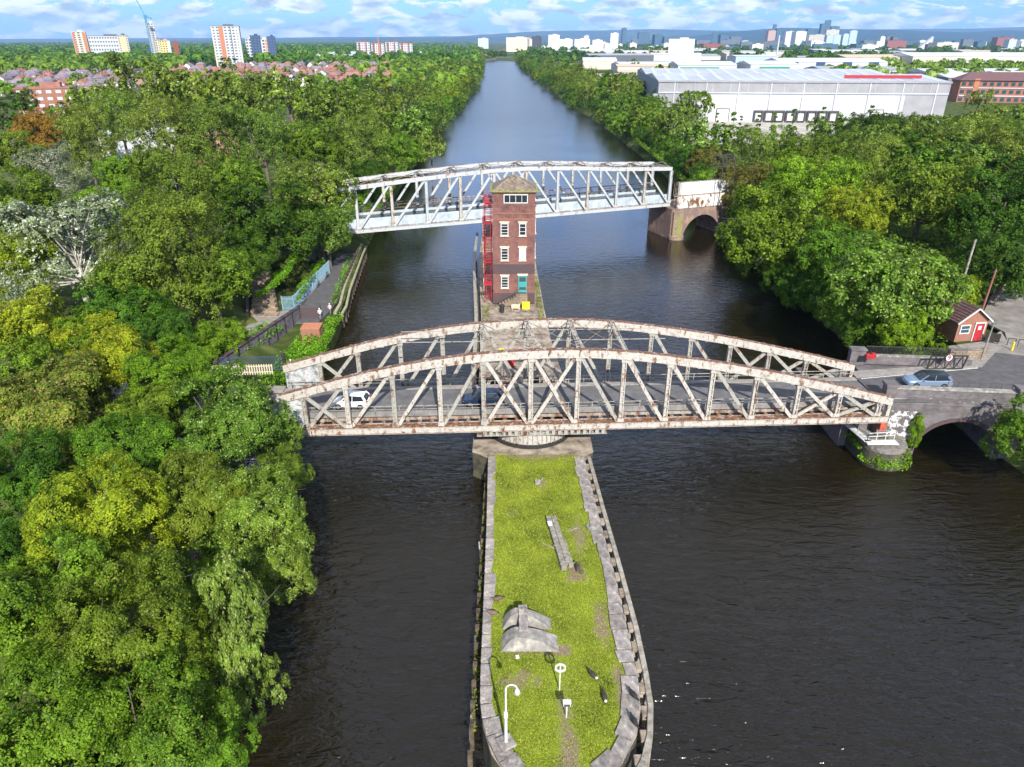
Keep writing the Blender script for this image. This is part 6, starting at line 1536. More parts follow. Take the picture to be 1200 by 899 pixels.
belt(26, lambda y: (y - 235) * 2.2 + rb.uniform(70, 175), lambda t_: 236 + 26 * t_, (4.5, 6.5), ['wil', 'con', 'syc', 'dark'], 'in the row before the grey and white warehouse', ['fA', 'fB', 'fC'], (6, 8.5), 6)
belt(24, lambda y: edges(y)[1] + rb.uniform(2, 7), lambda t_: 92 + 210 * t_, (4, 6), ['dark', 'syc', 'dark', 'lime'], 'hanging low over the water on the east bank', ['mA', 'mB', 'mC'], (2.5, 4.5), 2)
belt(16, lambda y: edges(y)[1] + rb.uniform(-1.5, 2.5), lambda t_: 80 + 78 * t_, (3.6, 5.2), ['dark', 'syc', 'lime'], 'rooted in the water edge of the east bank by the bridges', ['mA', 'mB', 'mC'], (2.5, 4.5), 1)
belt(20, lambda y: edges(y)[0] - rb.uniform(2, 7), lambda t_: 150 + 170 * t_, (4, 6), ['dark', 'syc', 'wil', 'lime'], 'hanging low over the water on the west bank', ['mA', 'mB', 'mC'], (2.5, 5), 2)
belt(22, lambda y: edges(y)[0] - rb.uniform(1, 5), lambda t_: 330 + 1200 * t_ ** 1.3, (6, 9), ['dark', 'syc', 'wil'], 'right on the water edge of the far west bank', ['fA', 'fB', 'fC'], (3, 6), 1)
belt(22, lambda y: edges(y)[1] + rb.uniform(1, 5), lambda t_: 330 + 1200 * t_ ** 1.3, (6, 9), ['dark', 'syc', 'wil'], 'right on the water edge of the far east bank', ['fA', 'fB', 'fC'], (3, 6), 1)

for k in range(16): tree(rb.uniform(-95, 40), rb.uniform(1640, 1850) , rb.uniform(9, 13), rb.choice(['dark', 'syc', 'wil']), 12, 4, rb.choice(['gA', 'gB']), 'distant tree closing the view where the canal bends away', 'trees closing the view at the canal bend')

# low bank vegetation as one mass of ground cover
def cover(name, label, cat, areas, sp, ls, dens, hgt, seed):
    r = np.random.default_rng(seed); Vs = []
    for (x0, y0, x1, y1, wd_, z0, z1) in areas:
        L_ = math.hypot(x1 - x0, y1 - y0); k = int(L_ * wd_ * dens); t_ = r.uniform(0, 1, k); q = r.uniform(-.5, .5, k) * wd_
        dx, dy = (x1 - x0) / L_, (y1 - y0) / L_
        px_ = x0 + (x1 - x0) * t_ - dy * q; py_ = y0 + (y1 - y0) * t_ + dx * q
        cl = (np.sin(px_ * 1.3 + py_ * .7) + np.sin(px_ * .5 - py_ * 1.1) + 2) / 4
        pz = z0 + (z1 - z0) * (q / wd_ + .5) + r.uniform(0, 1, k) * hgt * (.35 + cl)
        nr = r.normal(size=(k, 3)) * .6 + np.array([0, -.1, .9]); nr /= np.linalg.norm(nr, axis=1)[:, None]
        tt = r.normal(size=(k, 3)); tt -= nr * np.sum(tt * nr, 1)[:, None]; tt /= np.linalg.norm(tt, axis=1)[:, None]; bb_ = np.cross(nr, tt); s_ = ls * r.uniform(.5, 1.4, k)[:, None]; P_ = np.stack([px_, py_, pz], 1)
        Vs.append(np.stack([P_ - tt * s_ * .5, P_ + bb_ * s_ * .3, P_ + tt * s_ * .5, P_ - bb_ * s_ * .3], 1).reshape(-1, 3))
    o = bpy.data.objects.new(name, rawmesh(name, np.concatenate(Vs), 4, [M['leaf'][sp]])); C.objects.link(o); tag(o, label, cat, kind='stuff')
cover('undergrowth', 'bright green weeds and brambles on the west quay around the brick box and wall', 'undergrowth',
      [(-27.9, 76, -26.8, 92.5, 4.6, 3.0, 3.0), (-33.4, 92, -36.5, 76, 4.5, 3.4, 4.4), (-26.3, 88, -25.8, 100, 1.6, 2.8, 2.8), (-27.6, 104, -30.0, 128, 1.0, 3.0, 3.0), (-32.9, 101, -33.8, 121, 2.6, 5.2, 3.3), (-36.0, 101, -38, 122, 5, 8.0, 4.6), (-24.5, 73, -25.6, 88, 2.0, 2.6, 2.6)], 'lime', .26, 60, 1.1, 3)
cover('undergrowth', 'leafy undergrowth along the foot of the wooded banks', 'undergrowth',
      [(-20.8, 28, -23.6, 58, 5, 4.5, 1.2), (50.5, 88, 50.3, 140, 6, .8, 5), (50.5, 140, 51, 300, 6, .8, 4.5), (-33, 150, -36.8, 300, 6, 4.5, .8), (54.4, 45, 54, 64, 4, .6, 4), (-26.5, 60, -27.5, 70, 4, 6.2, 5)], 'syc', .4, 22, 1.6, 4)
cover('undergrowth', 'dense green undergrowth on the floor of the east wood', 'undergrowth', [(62, 100, 100, 205, 26, 6.2, 6.2), (95, 95, 130, 200, 40, 6.2, 6.2), (51, 80, 51, 100, 5, 6.3, 6.3)], 'syc', .5, 7, 1.8, 14)
cover('undergrowth', 'yellow green plants growing on the round pier nose', 'undergrowth', [(36.6, 63.9, 37.6, 62.2, .9, .4, 1.6), (37.4, 61.9, 40.6, 61.8, .9, .3, 1.4), (36.2, 66.5, 36.7, 63.9, .9, 1.4, 1.9), (40.9, 62.4, 41.3, 64, .7, .4, 1.6)], 'lime', .2, 220, .7, 5)
cover('undergrowth', 'tufts of weeds on the tower base and the island edges', 'undergrowth', [(-3.8, 97, -4.1, 104, 1.0, 3.0, 3.0), (4.4, 97, 4.0, 118, .9, 3.0, 3.0), (-2.35, 30, -2.45, 56, .3, 1.2, 1.8), (38.4, 64.2, 39.6, 64.4, .9, 2.3, 2.3)], 'ygr', .16, 60, .5, 6)
tree(42.4, 64.9, .95, 'lime', 3.2, 1.6, 'nU', 'small bright green sapling growing from the pier beside the viaduct arch', None, zs=.35)

# ------------------------------------------------------------------ warehouse
WH = empty('warehouse', (66.8, 350, 5.95), R(-5.0), 'huge grey and white distribution warehouse with eight dark loading docks', 'warehouse')
LW, DW, HWH = 127, 135, 17.4
panel_grey = mat('grey_ribbed_cladding', (.27, .27, .28), .6, noise=[(.35, (.24, .24, .25)), (.65, (.30, .30, .31))], nscale=.2)
panel_white = mat('white_cladding', (.44, .455, .48), .55, noise=[(.35, (.41, .425, .45)), (.65, (.47, .485, .51))], nscale=.1)
mb = MB(); mb.box((LW / 2, DW / 2, HWH / 2), (LW, DW, HWH)); mb.build('wall', panel_white, WH)
mb = MB(); mb.box((LW / 2, -.08, HWH - 2.6), (LW, .16, 4.2)); mb.box((8.5, -.08, 5.6), (17, .16, 12.4)) if 0 else None; mb.build('upper_cladding', panel_grey, WH)
mb = MB(); mb.box((5.5, -.06, 5.8), (15.5, .12, 12.6)); mb.build('corner_cladding', panel_grey, WH)
mb = MB(); mb.box((LW - 9, -.06, 5.8), (18, .12, 12.6)); mb.build('corner_cladding', panel_grey, WH)
mb = MB(); mb.box((-.08, DW / 2, HWH / 2), (.14, DW, HWH)); mb.build('side_cladding', mat('dark_grey_cladding', (.20, .22, .25), .6), WH)
for k in range(9):
    mb = MB(); mb.box((7.2 + k * 14.3, -.25, HWH / 2), (.5, .3, HWH)); mb.build('downpipe', panel_white, WH)
for k in range(17):
    mb = MB(); mb.box((.5 + k * 7.9, -.2, HWH - 2.6), (.18, .2, 4.2)); mb.build('joint_strip', panel_white, WH)
mb = MB(); mb.box((LW / 2, -.3, HWH - 4.9), (LW, .4, .5)); mb.build('rail_band', panel_white, WH)
mb = MB(); mb.box((LW / 2, -.25, HWH - .2), (LW + .8, .7, .7)); mb.build('gutter', panel_grey, WH)
roofm = mat('pale_metal_roof', (.38, .40, .43), .5, noise=[(.4, (.34, .36, .39)), (.6, (.43, .45, .48))], nscale=.05, coords='Object')
mb = MB()
for q in range(2):
    y0, ym, y1 = q * 67.5, q * 67.5 + 33, (q + 1) * 67.5 - .2
    mb.add([(-.4, y0, HWH), (LW + .4, y0, HWH), (LW + .4, ym, HWH + 2.0), (-.4, ym, HWH + 2.0), (LW + .4, y1, HWH), (-.4, y1, HWH)], [(0, 1, 2, 3), (3, 2, 4, 5), (0, 3, 5), (1, 4, 2)])
mb.build('roof', roofm, WH)
for k in range(16):
    for q in range(2):
        mb = MB(); y0, ym = q * 67.5 + 3, q * 67.5 + 31; mb.add([(4 + k * 7.9, y0, HWH + .24), (6.2 + k * 7.9, y0, HWH + .24), (6.2 + k * 7.9, ym, HWH + 1.95), (4 + k * 7.9, ym, HWH + 1.95)], [(0, 1, 2, 3)])
        mb.build('rooflight', bpy.data.materials.get('rooflight_sheet') or mat('rooflight_sheet', (.47, .51, .55), .4), WH)
for k in range(8):
    x = 46 + k * 4.75
    mb = MB(); mb.box((x - 1.75, -.55, 2.7), (.7, .9, 4.0)); mb.box((x + 1.75, -.55, 2.7), (.7, .9, 4.0)); mb.box((x, -.55, 4.85), (4.2, .9, .7)); dk_ = mb.build('loading_dock', M['darkgrey'], WH)
    mb = MB(); mb.box((x, -.2, 2.55), (2.7, .2, 3.4)); mb.build('dock_door', M['white'], dk_)
    mb = MB(); mb.box((x, -1.0, .45), (2.8, 1.0, .6)); mb.build('dock_leveller', M['black'], dk_)
for x in (30, 98):
    mb = MB(); mb.box((x, -.15, 2.8), (5.2, .2, 5.6)); dr_ = mb.build('roller_door', M['white'], WH); mb = MB()
    for q in (-2.8, 2.8): mb.box((x + q, -.25, 2.8), (.25, .2, 5.6))
    mb.box((x, -.25, 5.75), (5.8, .2, .3)); mb.build('door_frame', M['darkgrey'], dr_)
mb = MB(); mb.box((22, -.15, 1.2), (1.3, .2, 2.4)); mb.build('side_door', panel_grey, WH)
mb = MB(); mb.box((102, 12, HWH + 1.6), (34, .6, 1.2)); mb.build('red_roof_stripe', M['red'], WH)
mb = MB(); mb.box((0, 0, .9), (9, 2.2, 1.8)); mb.box((0, 0, 2.4), (9, 2.2, 1.2)); thing_mesh('lorry_trailer', mb, M['white'], (148, 318, 6.0), 'pale lorry trailer parked in the warehouse yard right of the docks', 'trailer', rz=R(20))

# ------------------------------------------------------------------ office, sheds, blocks
def facade(name, wall, dark, sx, sz, fw=.55, fh=.5):
    """storeys of windows as a regular pattern inside the wall material, for far buildings a few pixels wide"""
    m = bpy.data.materials.new(name); m.use_nodes = True; t = m.node_tree; n = t.nodes; l = t.links; p = n['Principled BSDF']; p.inputs['Roughness'].default_value = .6
    tcn = n.new('ShaderNodeTexCoord'); se = n.new('ShaderNodeSeparateXYZ'); l.new(tcn.outputs['Object'], se.inputs[0])
    def mt(op, a, b):
        q = n.new('ShaderNodeMath'); q.operation = op
        for i, v_ in enumerate((a, b)):
            if isinstance(v_, (int, float)): q.inputs[i].default_value = v_
            else: l.new(v_, q.inputs[i])
        return q.outputs[0]
    u = mt('ADD', se.outputs[0], se.outputs[1])
    a = mt('LESS_THAN', mt('FRACT', mt('DIVIDE', mt('ADD', u, 5000.0), sx), 0), fw); b = mt('LESS_THAN', mt('FRACT', mt('DIVIDE', se.outputs[2], sz), 0), fh)
    mx = n.new('ShaderNodeMix'); mx.data_type = 'RGBA'; l.new(mt('MULTIPLY', a, b), mx.inputs[0]); mx.inputs[6].default_value = (*wall, 1); mx.inputs[7].default_value = (*dark, 1); l.new(mx.outputs[2], p.inputs['Base Color'])
    return m
def block(loc, w_, d__, h_, rz, wallm, roofm_, label, name='apartment_block', cat='building', group=None, win=None, extra=None, winm=None):
    b_ = empty(name, loc, rz, label, cat, group)
    mb = MB(); mb.box((0, 0, h_ / 2), (w_, d__, h_)); mb.build('wall', wallm, b_)
    mb = MB(); mb.box((0, 0, h_ + .2), (w_ + .5, d__ + .5, .5)); mb.box((w_ * .1, 0, h_ + 1.5), (w_ * .35, d__ * .4, 2.4)); mb.build('roof', roofm_, b_)
    if win:
        nx, nz = win; mm = MB(); ww, hh_ = w_ / nx * .55, h_ / nz * .45; mm.box((0, 0, 0), (ww, .25, hh_)); wme = mm.mesh('window', winm or M['glass'])
        for i in range(nx):
            for j in range(nz):
                o = bpy.data.objects.new('window', wme); C.objects.link(o); o.parent = b_; o.location = (-w_ / 2 + w_ * (i + .5) / nx, -d__ / 2 - .05, h_ * (j + .55) / nz)
    if extra:
        for (x, wd_, z0, z1, mm_, nm_) in extra: mb = MB(); mb.box((x, -d__ / 2 - .2, (z0 + z1) / 2), (wd_, .5, z1 - z0)); mb.build(nm_, mm_, b_)
    return b_
cl_or = mat('terracotta_cladding', (.42, .16, .08), .6); cl_pink = mat('salmon_cladding', (.48, .26, .19), .6); cl_cream = mat('cream_render', (.50, .46, .38), .7); cl_white = mat('white_render', (.47, .48, .49), .7); cl_navy = mat('navy_cladding', (.03, .07, .16), .5)
cl_yel = mat('yellow_cladding', (.62, .52, .22), .6); cl_slate = mat('slate_cladding', (.10, .11, .13), .6); cl_brick = mat('dark_red_cladding', (.22, .06, .05), .7)
G5 = 5
block((-672, 1310, G5), 55, 14, 41, R(24), cl_white, cl_slate, 'long white residential slab block on the left horizon', win=(14, 7), winm=cl_slate)
block((-706, 1290, G5), 20, 16, 47, R(24), cl_cream, cl_white, 'cream tower with two orange stripes joined to the long white slab block', win=(3, 14), extra=[(7.5, 4, 0, 46, cl_or, 'orange_stripe'), (-8, 3, 0, 46, cl_or, 'orange_stripe')])
block((-641, 1300, G5), 15, 14, 42, R(24), cl_cream, cl_slate, 'cream tower with dark roof right of the long white slab block', win=(4, 12), extra=[(0, 5, 0, 40, cl_yel, 'yellow_panel')], winm=cl_slate)
block((-732, 1330, G5), 14, 14, 27, R(24), cl_brick, cl_slate, 'low dark red block at the left end of the white slab block')
block((-596, 1310, G5), 11, 12, 60, R(22), cl_white, cl_white, 'slender white tower with a blue crane beside it', win=(2, 18), winm=cl_slate)
block((-583, 1296, G5), 8, 10, 36, R(22), cl_cream, cl_slate, 'cream mid rise below the slender white tower', win=(2, 10))
block((-570, 1292, G5), 16, 10, 34, R(22), cl_yel, cl_pink, 'yellow and white mid rise with red end wall', win=(4, 10), extra=[(6, 4.5, 0, 33.6, cl_white, 'white_panel')])
block((-556, 1300, G5), 8, 12, 33, R(22), cl_brick, cl_slate, 'dark red end block right of the yellow mid rise')
block((-604, 1330, G5), 26, 12, 24, R(22), cl_navy, cl_slate, 'low navy block behind the slender white tower')
block((-415, 1150, G5), 38, 18, 53, R(14), cl_white, cl_slate, 'white residential tower with a bold orange stripe and dark window grid', win=(7, 14), winm=cl_slate, extra=[(-6, 6, 0, 52.6, cl_or, 'orange_stripe'), (17, 2, 0, 52, cl_cream, 'corner_strip'), (7, 1.2, 0, 52.6, cl_slate, 'dark_strip'), (-18, 2, 0, 52, cl_cream, 'corner_strip')])
block((-402, 1210, G5), 13, 14, 37, R(14), cl_white, cl_white, 'white lower tower right of the orange striped tower', win=(3, 9))
block((-392, 1205, G5), 14, 14, 41, R(14), cl_navy, cl_navy, 'navy tower right of the orange striped tower', win=(3, 11), winm=cl_slate)
block((-398, 1262, G5), 16, 14, 36, R(14), cl_white, cl_white, 'short white block with pink panels left of the second navy tower', win=(3, 8), extra=[(4, 3, 0, 36, cl_pink, 'pink_panel')])
block((-384, 1258, G5), 12, 14, 40, R(14), cl_navy, cl_navy, 'second navy tower, farthest right of the tower cluster', win=(3, 10), winm=cl_slate)
for k in range(4):
    block((-340 + k * 32, 1800 + k * 3, G5), 29, 14, 31 - (k % 2) * 3, R(8), cl_white, cl_brick, 'white and red apartment block number %s from the left in the row beyond the suburb' % ['one', 'two', 'three', 'four'][k], win=(6, 6), extra=[(-9, 4, 0, 30, cl_brick, 'red_panel'), (6, 3, 0, 30, cl_brick, 'red_panel')], winm=cl_slate)
mb = MB(); mb.tube((0, 0, 0), (0, 0, 46), 1.4, 1.1, n=10); thing_mesh('brick_chimney', mb, cl_or, (-170, 1000, 5), 'slim red brick chimney in front of the white and red blocks', 'chimney') if 0 else None
cr = empty('tower_crane', (-588, 1280, 5), R(10), 'tall blue luffing tower crane standing by the slender white tower', 'crane')
mb = MB()
for sx in (-1, 1):
    for sy in (-1, 1): mb.bar((sx, sy, 0), (sx, sy, 68), .5, .5)
for k in range(17): mb.bar((-1, -1, k * 4), (1, -1, k * 4 + 4), .3, .3); mb.bar((1, -1, k * 4), (-1, -1, k * 4 + 4), .3, .3)
cb_ = mat('crane_blue', (.06, .22, .35), .5); mb.build('mast', cb_, cr)
mb = MB(); mb.box((0, 0, 69.5), (4, 4, 3)); mb.bar((0, 0, 70), (9, 0, 66), 2, 2); mb.build('cab', cb_, cr)
mb = MB()
for sy in (-.8, .8): mb.bar((0, sy, 70), (-16, sy, 116), .6, .6)
for k in range(10): mb.bar((-1.6 * k, -.8, 70 + 4.6 * k), (-1.6 * (k + 1), .8, 70 + 4.6 * (k + 1)), .35, .35)
mb.build('jib', cb_, cr)
mb = MB(); mb.tube((0, 0, 0), (0, 0, 40), 1.5, 1.1, n=10); ch_ = thing_mesh('brick_chimney', mb, cl_or, (-229, 1350, 5), 'slim red brick chimney rising in front of the white and red apartment blocks', 'chimney')

# office right of the warehouse
of = block((305, 470, 5), 62, 16, 13, R(-12), M['brick_orange'], M['tile_purple'], 'long red brick office with dark hipped roof at the right edge', 'office_building', 'building', win=(16, 3), winm=M['glass_sky'], extra=[(-22, 3, 0, 14, cl_or, 'stair_bay'), (0, 61, 4.1, 4.7, cl_white, 'white_band'), (0, 61, 8.6, 9.1, cl_white, 'white_band')])
for ch in list(of.children):
    if ch.name.startswith('roof'): bpy.data.objects.remove(ch)
mb = MB(); mb.add([(-32, -9, 13), (32, -9, 13), (32, 9, 13), (-32, 9, 13), (-24, 0, 17.5), (24, 0, 17.5)], [(3, 2, 1, 0), (0, 1, 5, 4), (1, 2, 5), (2, 3, 4, 5), (3, 0, 4)]); mb.build('roof', M['tile_purple'], of)
def shed(x, y, w_, d__, h_, wall, roof_, label, rz=0, group=None, extra=None):
    s_ = empty('industrial_shed', (x, y, 5), rz, label, 'shed', group)
    mb = MB(); mb.box((0, 0, h_ / 2), (w_, d__, h_)); mb.build('wall', wall, s_)
    mb = MB(); mb.add([(-w_ / 2 - .5, -d__ / 2 - .5, h_), (w_ / 2 + .5, -d__ / 2 - .5, h_), (w_ / 2 + .5, 0, h_ + d__ * .06), (-w_ / 2 - .5, 0, h_ + d__ * .06), (w_ / 2 + .5, d__ / 2 + .5, h_), (-w_ / 2 - .5, d__ / 2 + .5, h_)], [(0, 1, 2, 3), (3, 2, 4, 5), (0, 3, 5), (1, 4, 2), (0, 5, 4, 1)]); mb.build('roof', roof_, s_)
    for (ex, wd_, z0, z1, mm_, nm_) in (extra or []): mb = MB(); mb.box((ex, -d__ / 2 - .2, (z0 + z1) / 2), (wd_, .5, z1 - z0)); mb.build(nm_, mm_, s_)
    return s_
green = mat('green_sign_panel', (.02, .26, .13), .5); bluepl = mat('pale_blue_cladding', (.34, .44, .50), .6); roofw = mat('white_roof_sheet', (.55, .56, .57), .6, noise=[(.4, (.48, .49, .50)), (.6, (.60, .61, .62))], nscale=.02)
rooftan = mat('tan_roof_sheet', (.50, .40, .30), .7); roofgrey = mat('grey_roof_sheet', (.30, .31, .32), .7)
shed(200, 820, 60, 50, 12, cl_white, roofw, 'white industrial shed with a green sign band behind the warehouse, left one', extra=[(-8, 40, 6, 10, green, 'sign_band')])
shed(262, 800, 48, 50, 13, cl_white, roofw, 'white industrial shed with a green logo board behind the warehouse', extra=[(0, 30, 5, 11, green, 'sign_board'), (6, 14, 6.5, 9.5, cl_white, 'sign_patch')])
shed(360, 900, 120, 60, 13, cl_white, roofw, 'long pale shed with four navy bays behind the warehouse', extra=[(-45, 10, 0, 13, cl_navy, 'navy_bay'), (-15, 10, 0, 13, cl_navy, 'navy_bay'), (15, 10, 0, 13, cl_navy, 'navy_bay'), (45, 10, 0, 13, cl_navy, 'navy_bay')])
shed(415, 700, 100, 50, 9, cl_white, roofw, 'long low white shed with a small yellow sign behind the warehouse', extra=[(-42, 10, 4, 7, cl_yel, 'sign')])
shed(355, 800, 90, 50, 8, cl_white, roofgrey, 'flat white shed between the logo board shed and the yellow sign shed')
shed(372, 640, 46, 46, 8, mat('dark_slat_wall', (.16, .17, .19), .6), roofw, 'shed with dark slatted front behind the right part of the warehouse')
shed(425, 650, 48, 46, 9, cl_white, roofw, 'white gabled shed right of the dark slatted shed')
shed(365, 520, 62, 44, 11, bluepl, roofw, 'pale blue industrial shed right of the warehouse')
shed(420, 560, 60, 40, 10, cl_cream, roofw, 'cream shed behind the pale blue shed at the right edge')
shed(700, 1150, 260, 80, 14, cl_cream, roofw, 'very long white roofed warehouse far at the right')
shed(860, 1050, 120, 60, 13, cl_brick, roofw, 'white roofed warehouse with a red wall at the far right edge')
rsd = random.Random(31)
for k in range(56):
    y = rsd.uniform(950, 2600); x = y * rsd.uniform(.10, .72)
    shed(x, y, rsd.uniform(40, 120), rsd.uniform(30, 60), rsd.uniform(7, 13), rsd.choice([cl_white, cl_cream, bluepl, cl_slate, cl_white]), rsd.choice([roofw, roofw, rooftan, roofgrey]), 'distant industrial shed among trees in the estate east of the canal', R(rsd.uniform(-15, 15)), 'distant sheds in the estate east of the canal')
for k in range(14):
    y = rsd.uniform(1300, 2300); x = -y * rsd.uniform(.07, .34)
    shed(x, y, rsd.uniform(30, 80), rsd.uniform(25, 45), rsd.uniform(6, 10), rsd.choice([cl_white, cl_cream, bluepl]), rsd.choice([roofw, roofw, roofgrey]), 'distant pale shed beyond the west suburb', R(rsd.uniform(-15, 15)), 'distant pale sheds beyond the west suburb')
for (x, y, w_, d__, h_, lab) in ((52, 700, 30, 30, 6, 'low tan roofed shed peeping over the east bank trees, nearest'), (85, 760, 44, 30, 7, 'white and tan low shed behind the east bank trees'), (110, 900, 60, 36, 8, 'wide tan roofed shed behind the east bank trees, farther back')):
    shed(x + 40, y, w_, d__, h_, cl_cream, rooftan, lab)
mb = MB(); mb.tube((0, 0, 0), (0, 0, 42), 1.5, 1.0, n=10); thing_mesh('flue_stack', mb, cl_white, (440, 1300, 5), 'slim white flue stack rising above the sheds', 'chimney')

# skyline
SKC = {'cream': ((.66, .60, .48), (.30, .27, .22)), 'dark': ((.06, .06, .08), (.03, .03, .04)), 'white': ((.66, .67, .68), (.28, .30, .33)), 'pale': ((.5, .55, .6), (.2, .25, .3)), 'blue': ((.05, .11, .17), (.03, .07, .11)), 'slate': ((.12, .14, .17), (.06, .07, .09)),
       'pink': ((.45, .30, .27), (.25, .17, .16)), 'frame': ((.58, .52, .45), (.10, .10, .12)), 'glass': ((.45, .55, .60), (.10, .20, .26)), 'brick': ((.26, .09, .08), (.12, .05, .05))}
SKM = {k: facade('facade_' + k, a, b, 7.0, 3.4) for k, (a, b) in SKC.items()}
SKR = {k: mat('roof_' + k, tuple(q * .8 for q in a), .7) for k, (a, b) in SKC.items()}
CW = {'cream': 'cream', 'dark': 'black', 'white': 'white', 'pale': 'pale grey', 'blue': 'dark blue glass', 'slate': 'slate grey', 'pink': 'pinkish', 'frame': 'beige framed', 'glass': 'pale striped glass', 'brick': 'dark red'}
for i, (x, y, w_, h_, c_) in enumerate(SKYLINE):
    place = 'in the flour mill cluster right of the canal end' if x < 500 and y < 3100 else ('in the waterfront tower cluster' if y < 4800 else 'on the far city skyline')
    place = place.replace('flour mill', 'industrial')
    b_ = block((x, y, 0), max(w_, 12), max(14, w_ * .8), h_, R((i * 37) % 24 - 12), SKM[c_], SKR[c_], '%s tower block %s' % (CW[c_], place), 'tower_block', 'building', '%s tower blocks %s' % (CW[c_], place))
for k in range(26):
    y = rsd.uniform(2300, 3600); x = y * rsd.uniform(.02, .25); c_ = rsd.choice(['white', 'white', 'cream', 'pale'])
    block((x, y, 0), rsd.uniform(12, 34), 20, rsd.uniform(14, 30), R(rsd.uniform(-20, 20)), SKM[c_], SKR[c_], '%s low block in the pale industrial skyline right of the canal end' % CW[c_], 'low_block', 'building', '%s low blocks in the industrial skyline right of the canal end' % CW[c_])
for k in range(90):
    y = rsd.uniform(2600, 7000); x = y * rsd.uniform(.2, .74); c_ = rsd.choice(['white', 'slate', 'cream', 'pale', 'brick', 'blue'])
    block((x, y, 0), rsd.uniform(25, 80), 30, rsd.uniform(14, 42), R(rsd.uniform(-20, 20)), SKM[c_], SKR[c_], '%s low block on the far plain below the city skyline' % CW[c_], 'low_block', 'building', '%s low blocks on the far plain below the city skyline' % CW[c_])
# curved stadium like sail
mb = MB(); mb.add([(0, 0, 0), (62, 0, 0), (62, 0, 54), (0, 18, 0), (62, 18, 0), (62, 18, 54)], [(0, 1, 2), (5, 4, 3), (0, 2, 5, 3), (1, 4, 5, 2), (0, 3, 4, 1)]); thing_mesh('sail_shaped_building', mb, cl_white, (1700, 3300, 0), 'white sail shaped pointed building on the right skyline', 'building')

# ------------------------------------------------------------------ houses
tile_red = mat('red_roof_tiles', (.27, .12, .09), .8, noise=[(.35, (.20, .085, .065)), (.65, (.33, .16, .12))], nscale=.3, vary=.15)
tile_grey = mat('grey_roof_slates', (.17, .15, .18), .8, noise=[(.35, (.13, .115, .14)), (.65, (.22, .19, .22))], nscale=.3, vary=.15)
brick_pl = mat('house_brick', (.29, .17, .13), .85, vary=.15); rend = mat('pale_house_render', (.6, .56, .5), .85, vary=.1)
def house_proto(w_, d__, h_, tilem, wallm, chim=1, gable=False):
    r_ = bpy.data.objects.new('house', None)
    mb = MB(); mb.box((0, 0, h_ / 2), (w_, d__, h_)); mb.side([(-w_ / 2, h_), (w_ / 2, h_), (0, h_ + 2.6)], -d__ / 2, d__ / 2) if gable else None
    parts = [('wall', mb.mesh('wall', wallm))]
    mb = MB(); e_ = .4
    if gable: mb.add([(-w_ / 2 - e_, -d__ / 2 - e_, h_ - .2), (0, -d__ / 2 - e_, h_ + 2.9), (0, d__ / 2 + e_, h_ + 2.9), (-w_ / 2 - e_, d__ / 2 + e_, h_ - .2), (w_ / 2 + e_, -d__ / 2 - e_, h_ - .2), (w_ / 2 + e_, d__ / 2 + e_, h_ - .2)], [(0, 1, 2, 3), (1, 4, 5, 2)])
    else: mb.add([(-w_ / 2 - e_, -d__ / 2 - e_, h_), (w_ / 2 + e_, -d__ / 2 - e_, h_), (w_ / 2 + e_, d__ / 2 + e_, h_), (-w_ / 2 - e_, d__ / 2 + e_, h_), (-w_ / 2 + d__ / 2.6, 0, h_ + 3.0), (w_ / 2 - d__ / 2.6, 0, h_ + 3.0)], [(3, 2, 1, 0), (0, 1, 5, 4), (1, 2, 5), (2, 3, 4, 5), (3, 0, 4)])
    parts.append(('roof', mb.mesh('roof', tilem)))
    mb = MB(); mb.box((w_ * .2, 0, h_ + 2.9), (.9, .7, 1.7)); chm = mb.mesh('chimney', brick_pl)
    mb = MB(); mb.box((0, 0, 0), (1.5, .15, 1.2)); wm_ = mb.mesh('window', cl_white)
    wins = [(x, -d__ / 2 - .05, z) for x in (-w_ * .28, w_ * .28) for z in (1.5, 4.2)]
    return parts, chm, wm_, wins
HP = {'red': house_proto(10, 8, 5.4, tile_red, brick_pl), 'redg': house_proto(8, 10, 5.4, tile_red, brick_pl, gable=True), 'grey': house_proto(11, 8, 5.4, tile_grey, brick_pl), 'greyg': house_proto(8, 12, 5.4, tile_grey, rend, gable=True)}
def house(kind, x, y, rz, place):
    lab = {'red': 'small brick house with a hipped red tiled roof ', 'redg': 'small brick house with a gabled red tiled roof ', 'grey': 'small brick house with a hipped grey slate roof ', 'greyg': 'small pale house with a gabled grey slate roof '}[kind] + place
    h_ = empty('brick_house' if kind != 'greyg' else 'rendered_house', (x, y, 5), rz, lab, 'house', lab.replace('small', 'houses: small'))
    parts, chm, wm_, wins = HP[kind]; rf_ = None
    for nm, me_ in parts:
        o = bpy.data.objects.new(nm, me_); C.objects.link(o); o.parent = h_
        if nm == 'roof': rf_ = o
    o = bpy.data.objects.new('chimney', chm); C.objects.link(o); o.parent = rf_
    if y < 760:
        for q in wins: o = bpy.data.objects.new('window', wm_); C.objects.link(o); o.parent = h_; o.location = q
rh = random.Random(9)
def rows(x0, x1, y0, y1, ang, gx, gy, kinds, place, skip=.12):
    cnt_ = 0; y = y0; k = 0
    while y < y1:
        x = x0
        while x < x1:
            if rh.random() > skip:
                house(rh.choice(kinds), x + (y - y0) * math.tan(ang) + rh.uniform(-1, 1), y + rh.uniform(-2, 2), ang * .5 + R(rh.choice([0, 0, 0, 90])) + rh.uniform(-.08, .08), place); cnt_ += 1
            x += gx * rh.uniform(.9, 1.15)
        y += gy; k += 1
    return cnt_
rows(-290, -95, 640, 1120, R(-9), 17, 44, ['red', 'redg', 'grey', 'greyg', 'red'], 'in the suburb beyond the tree belt')
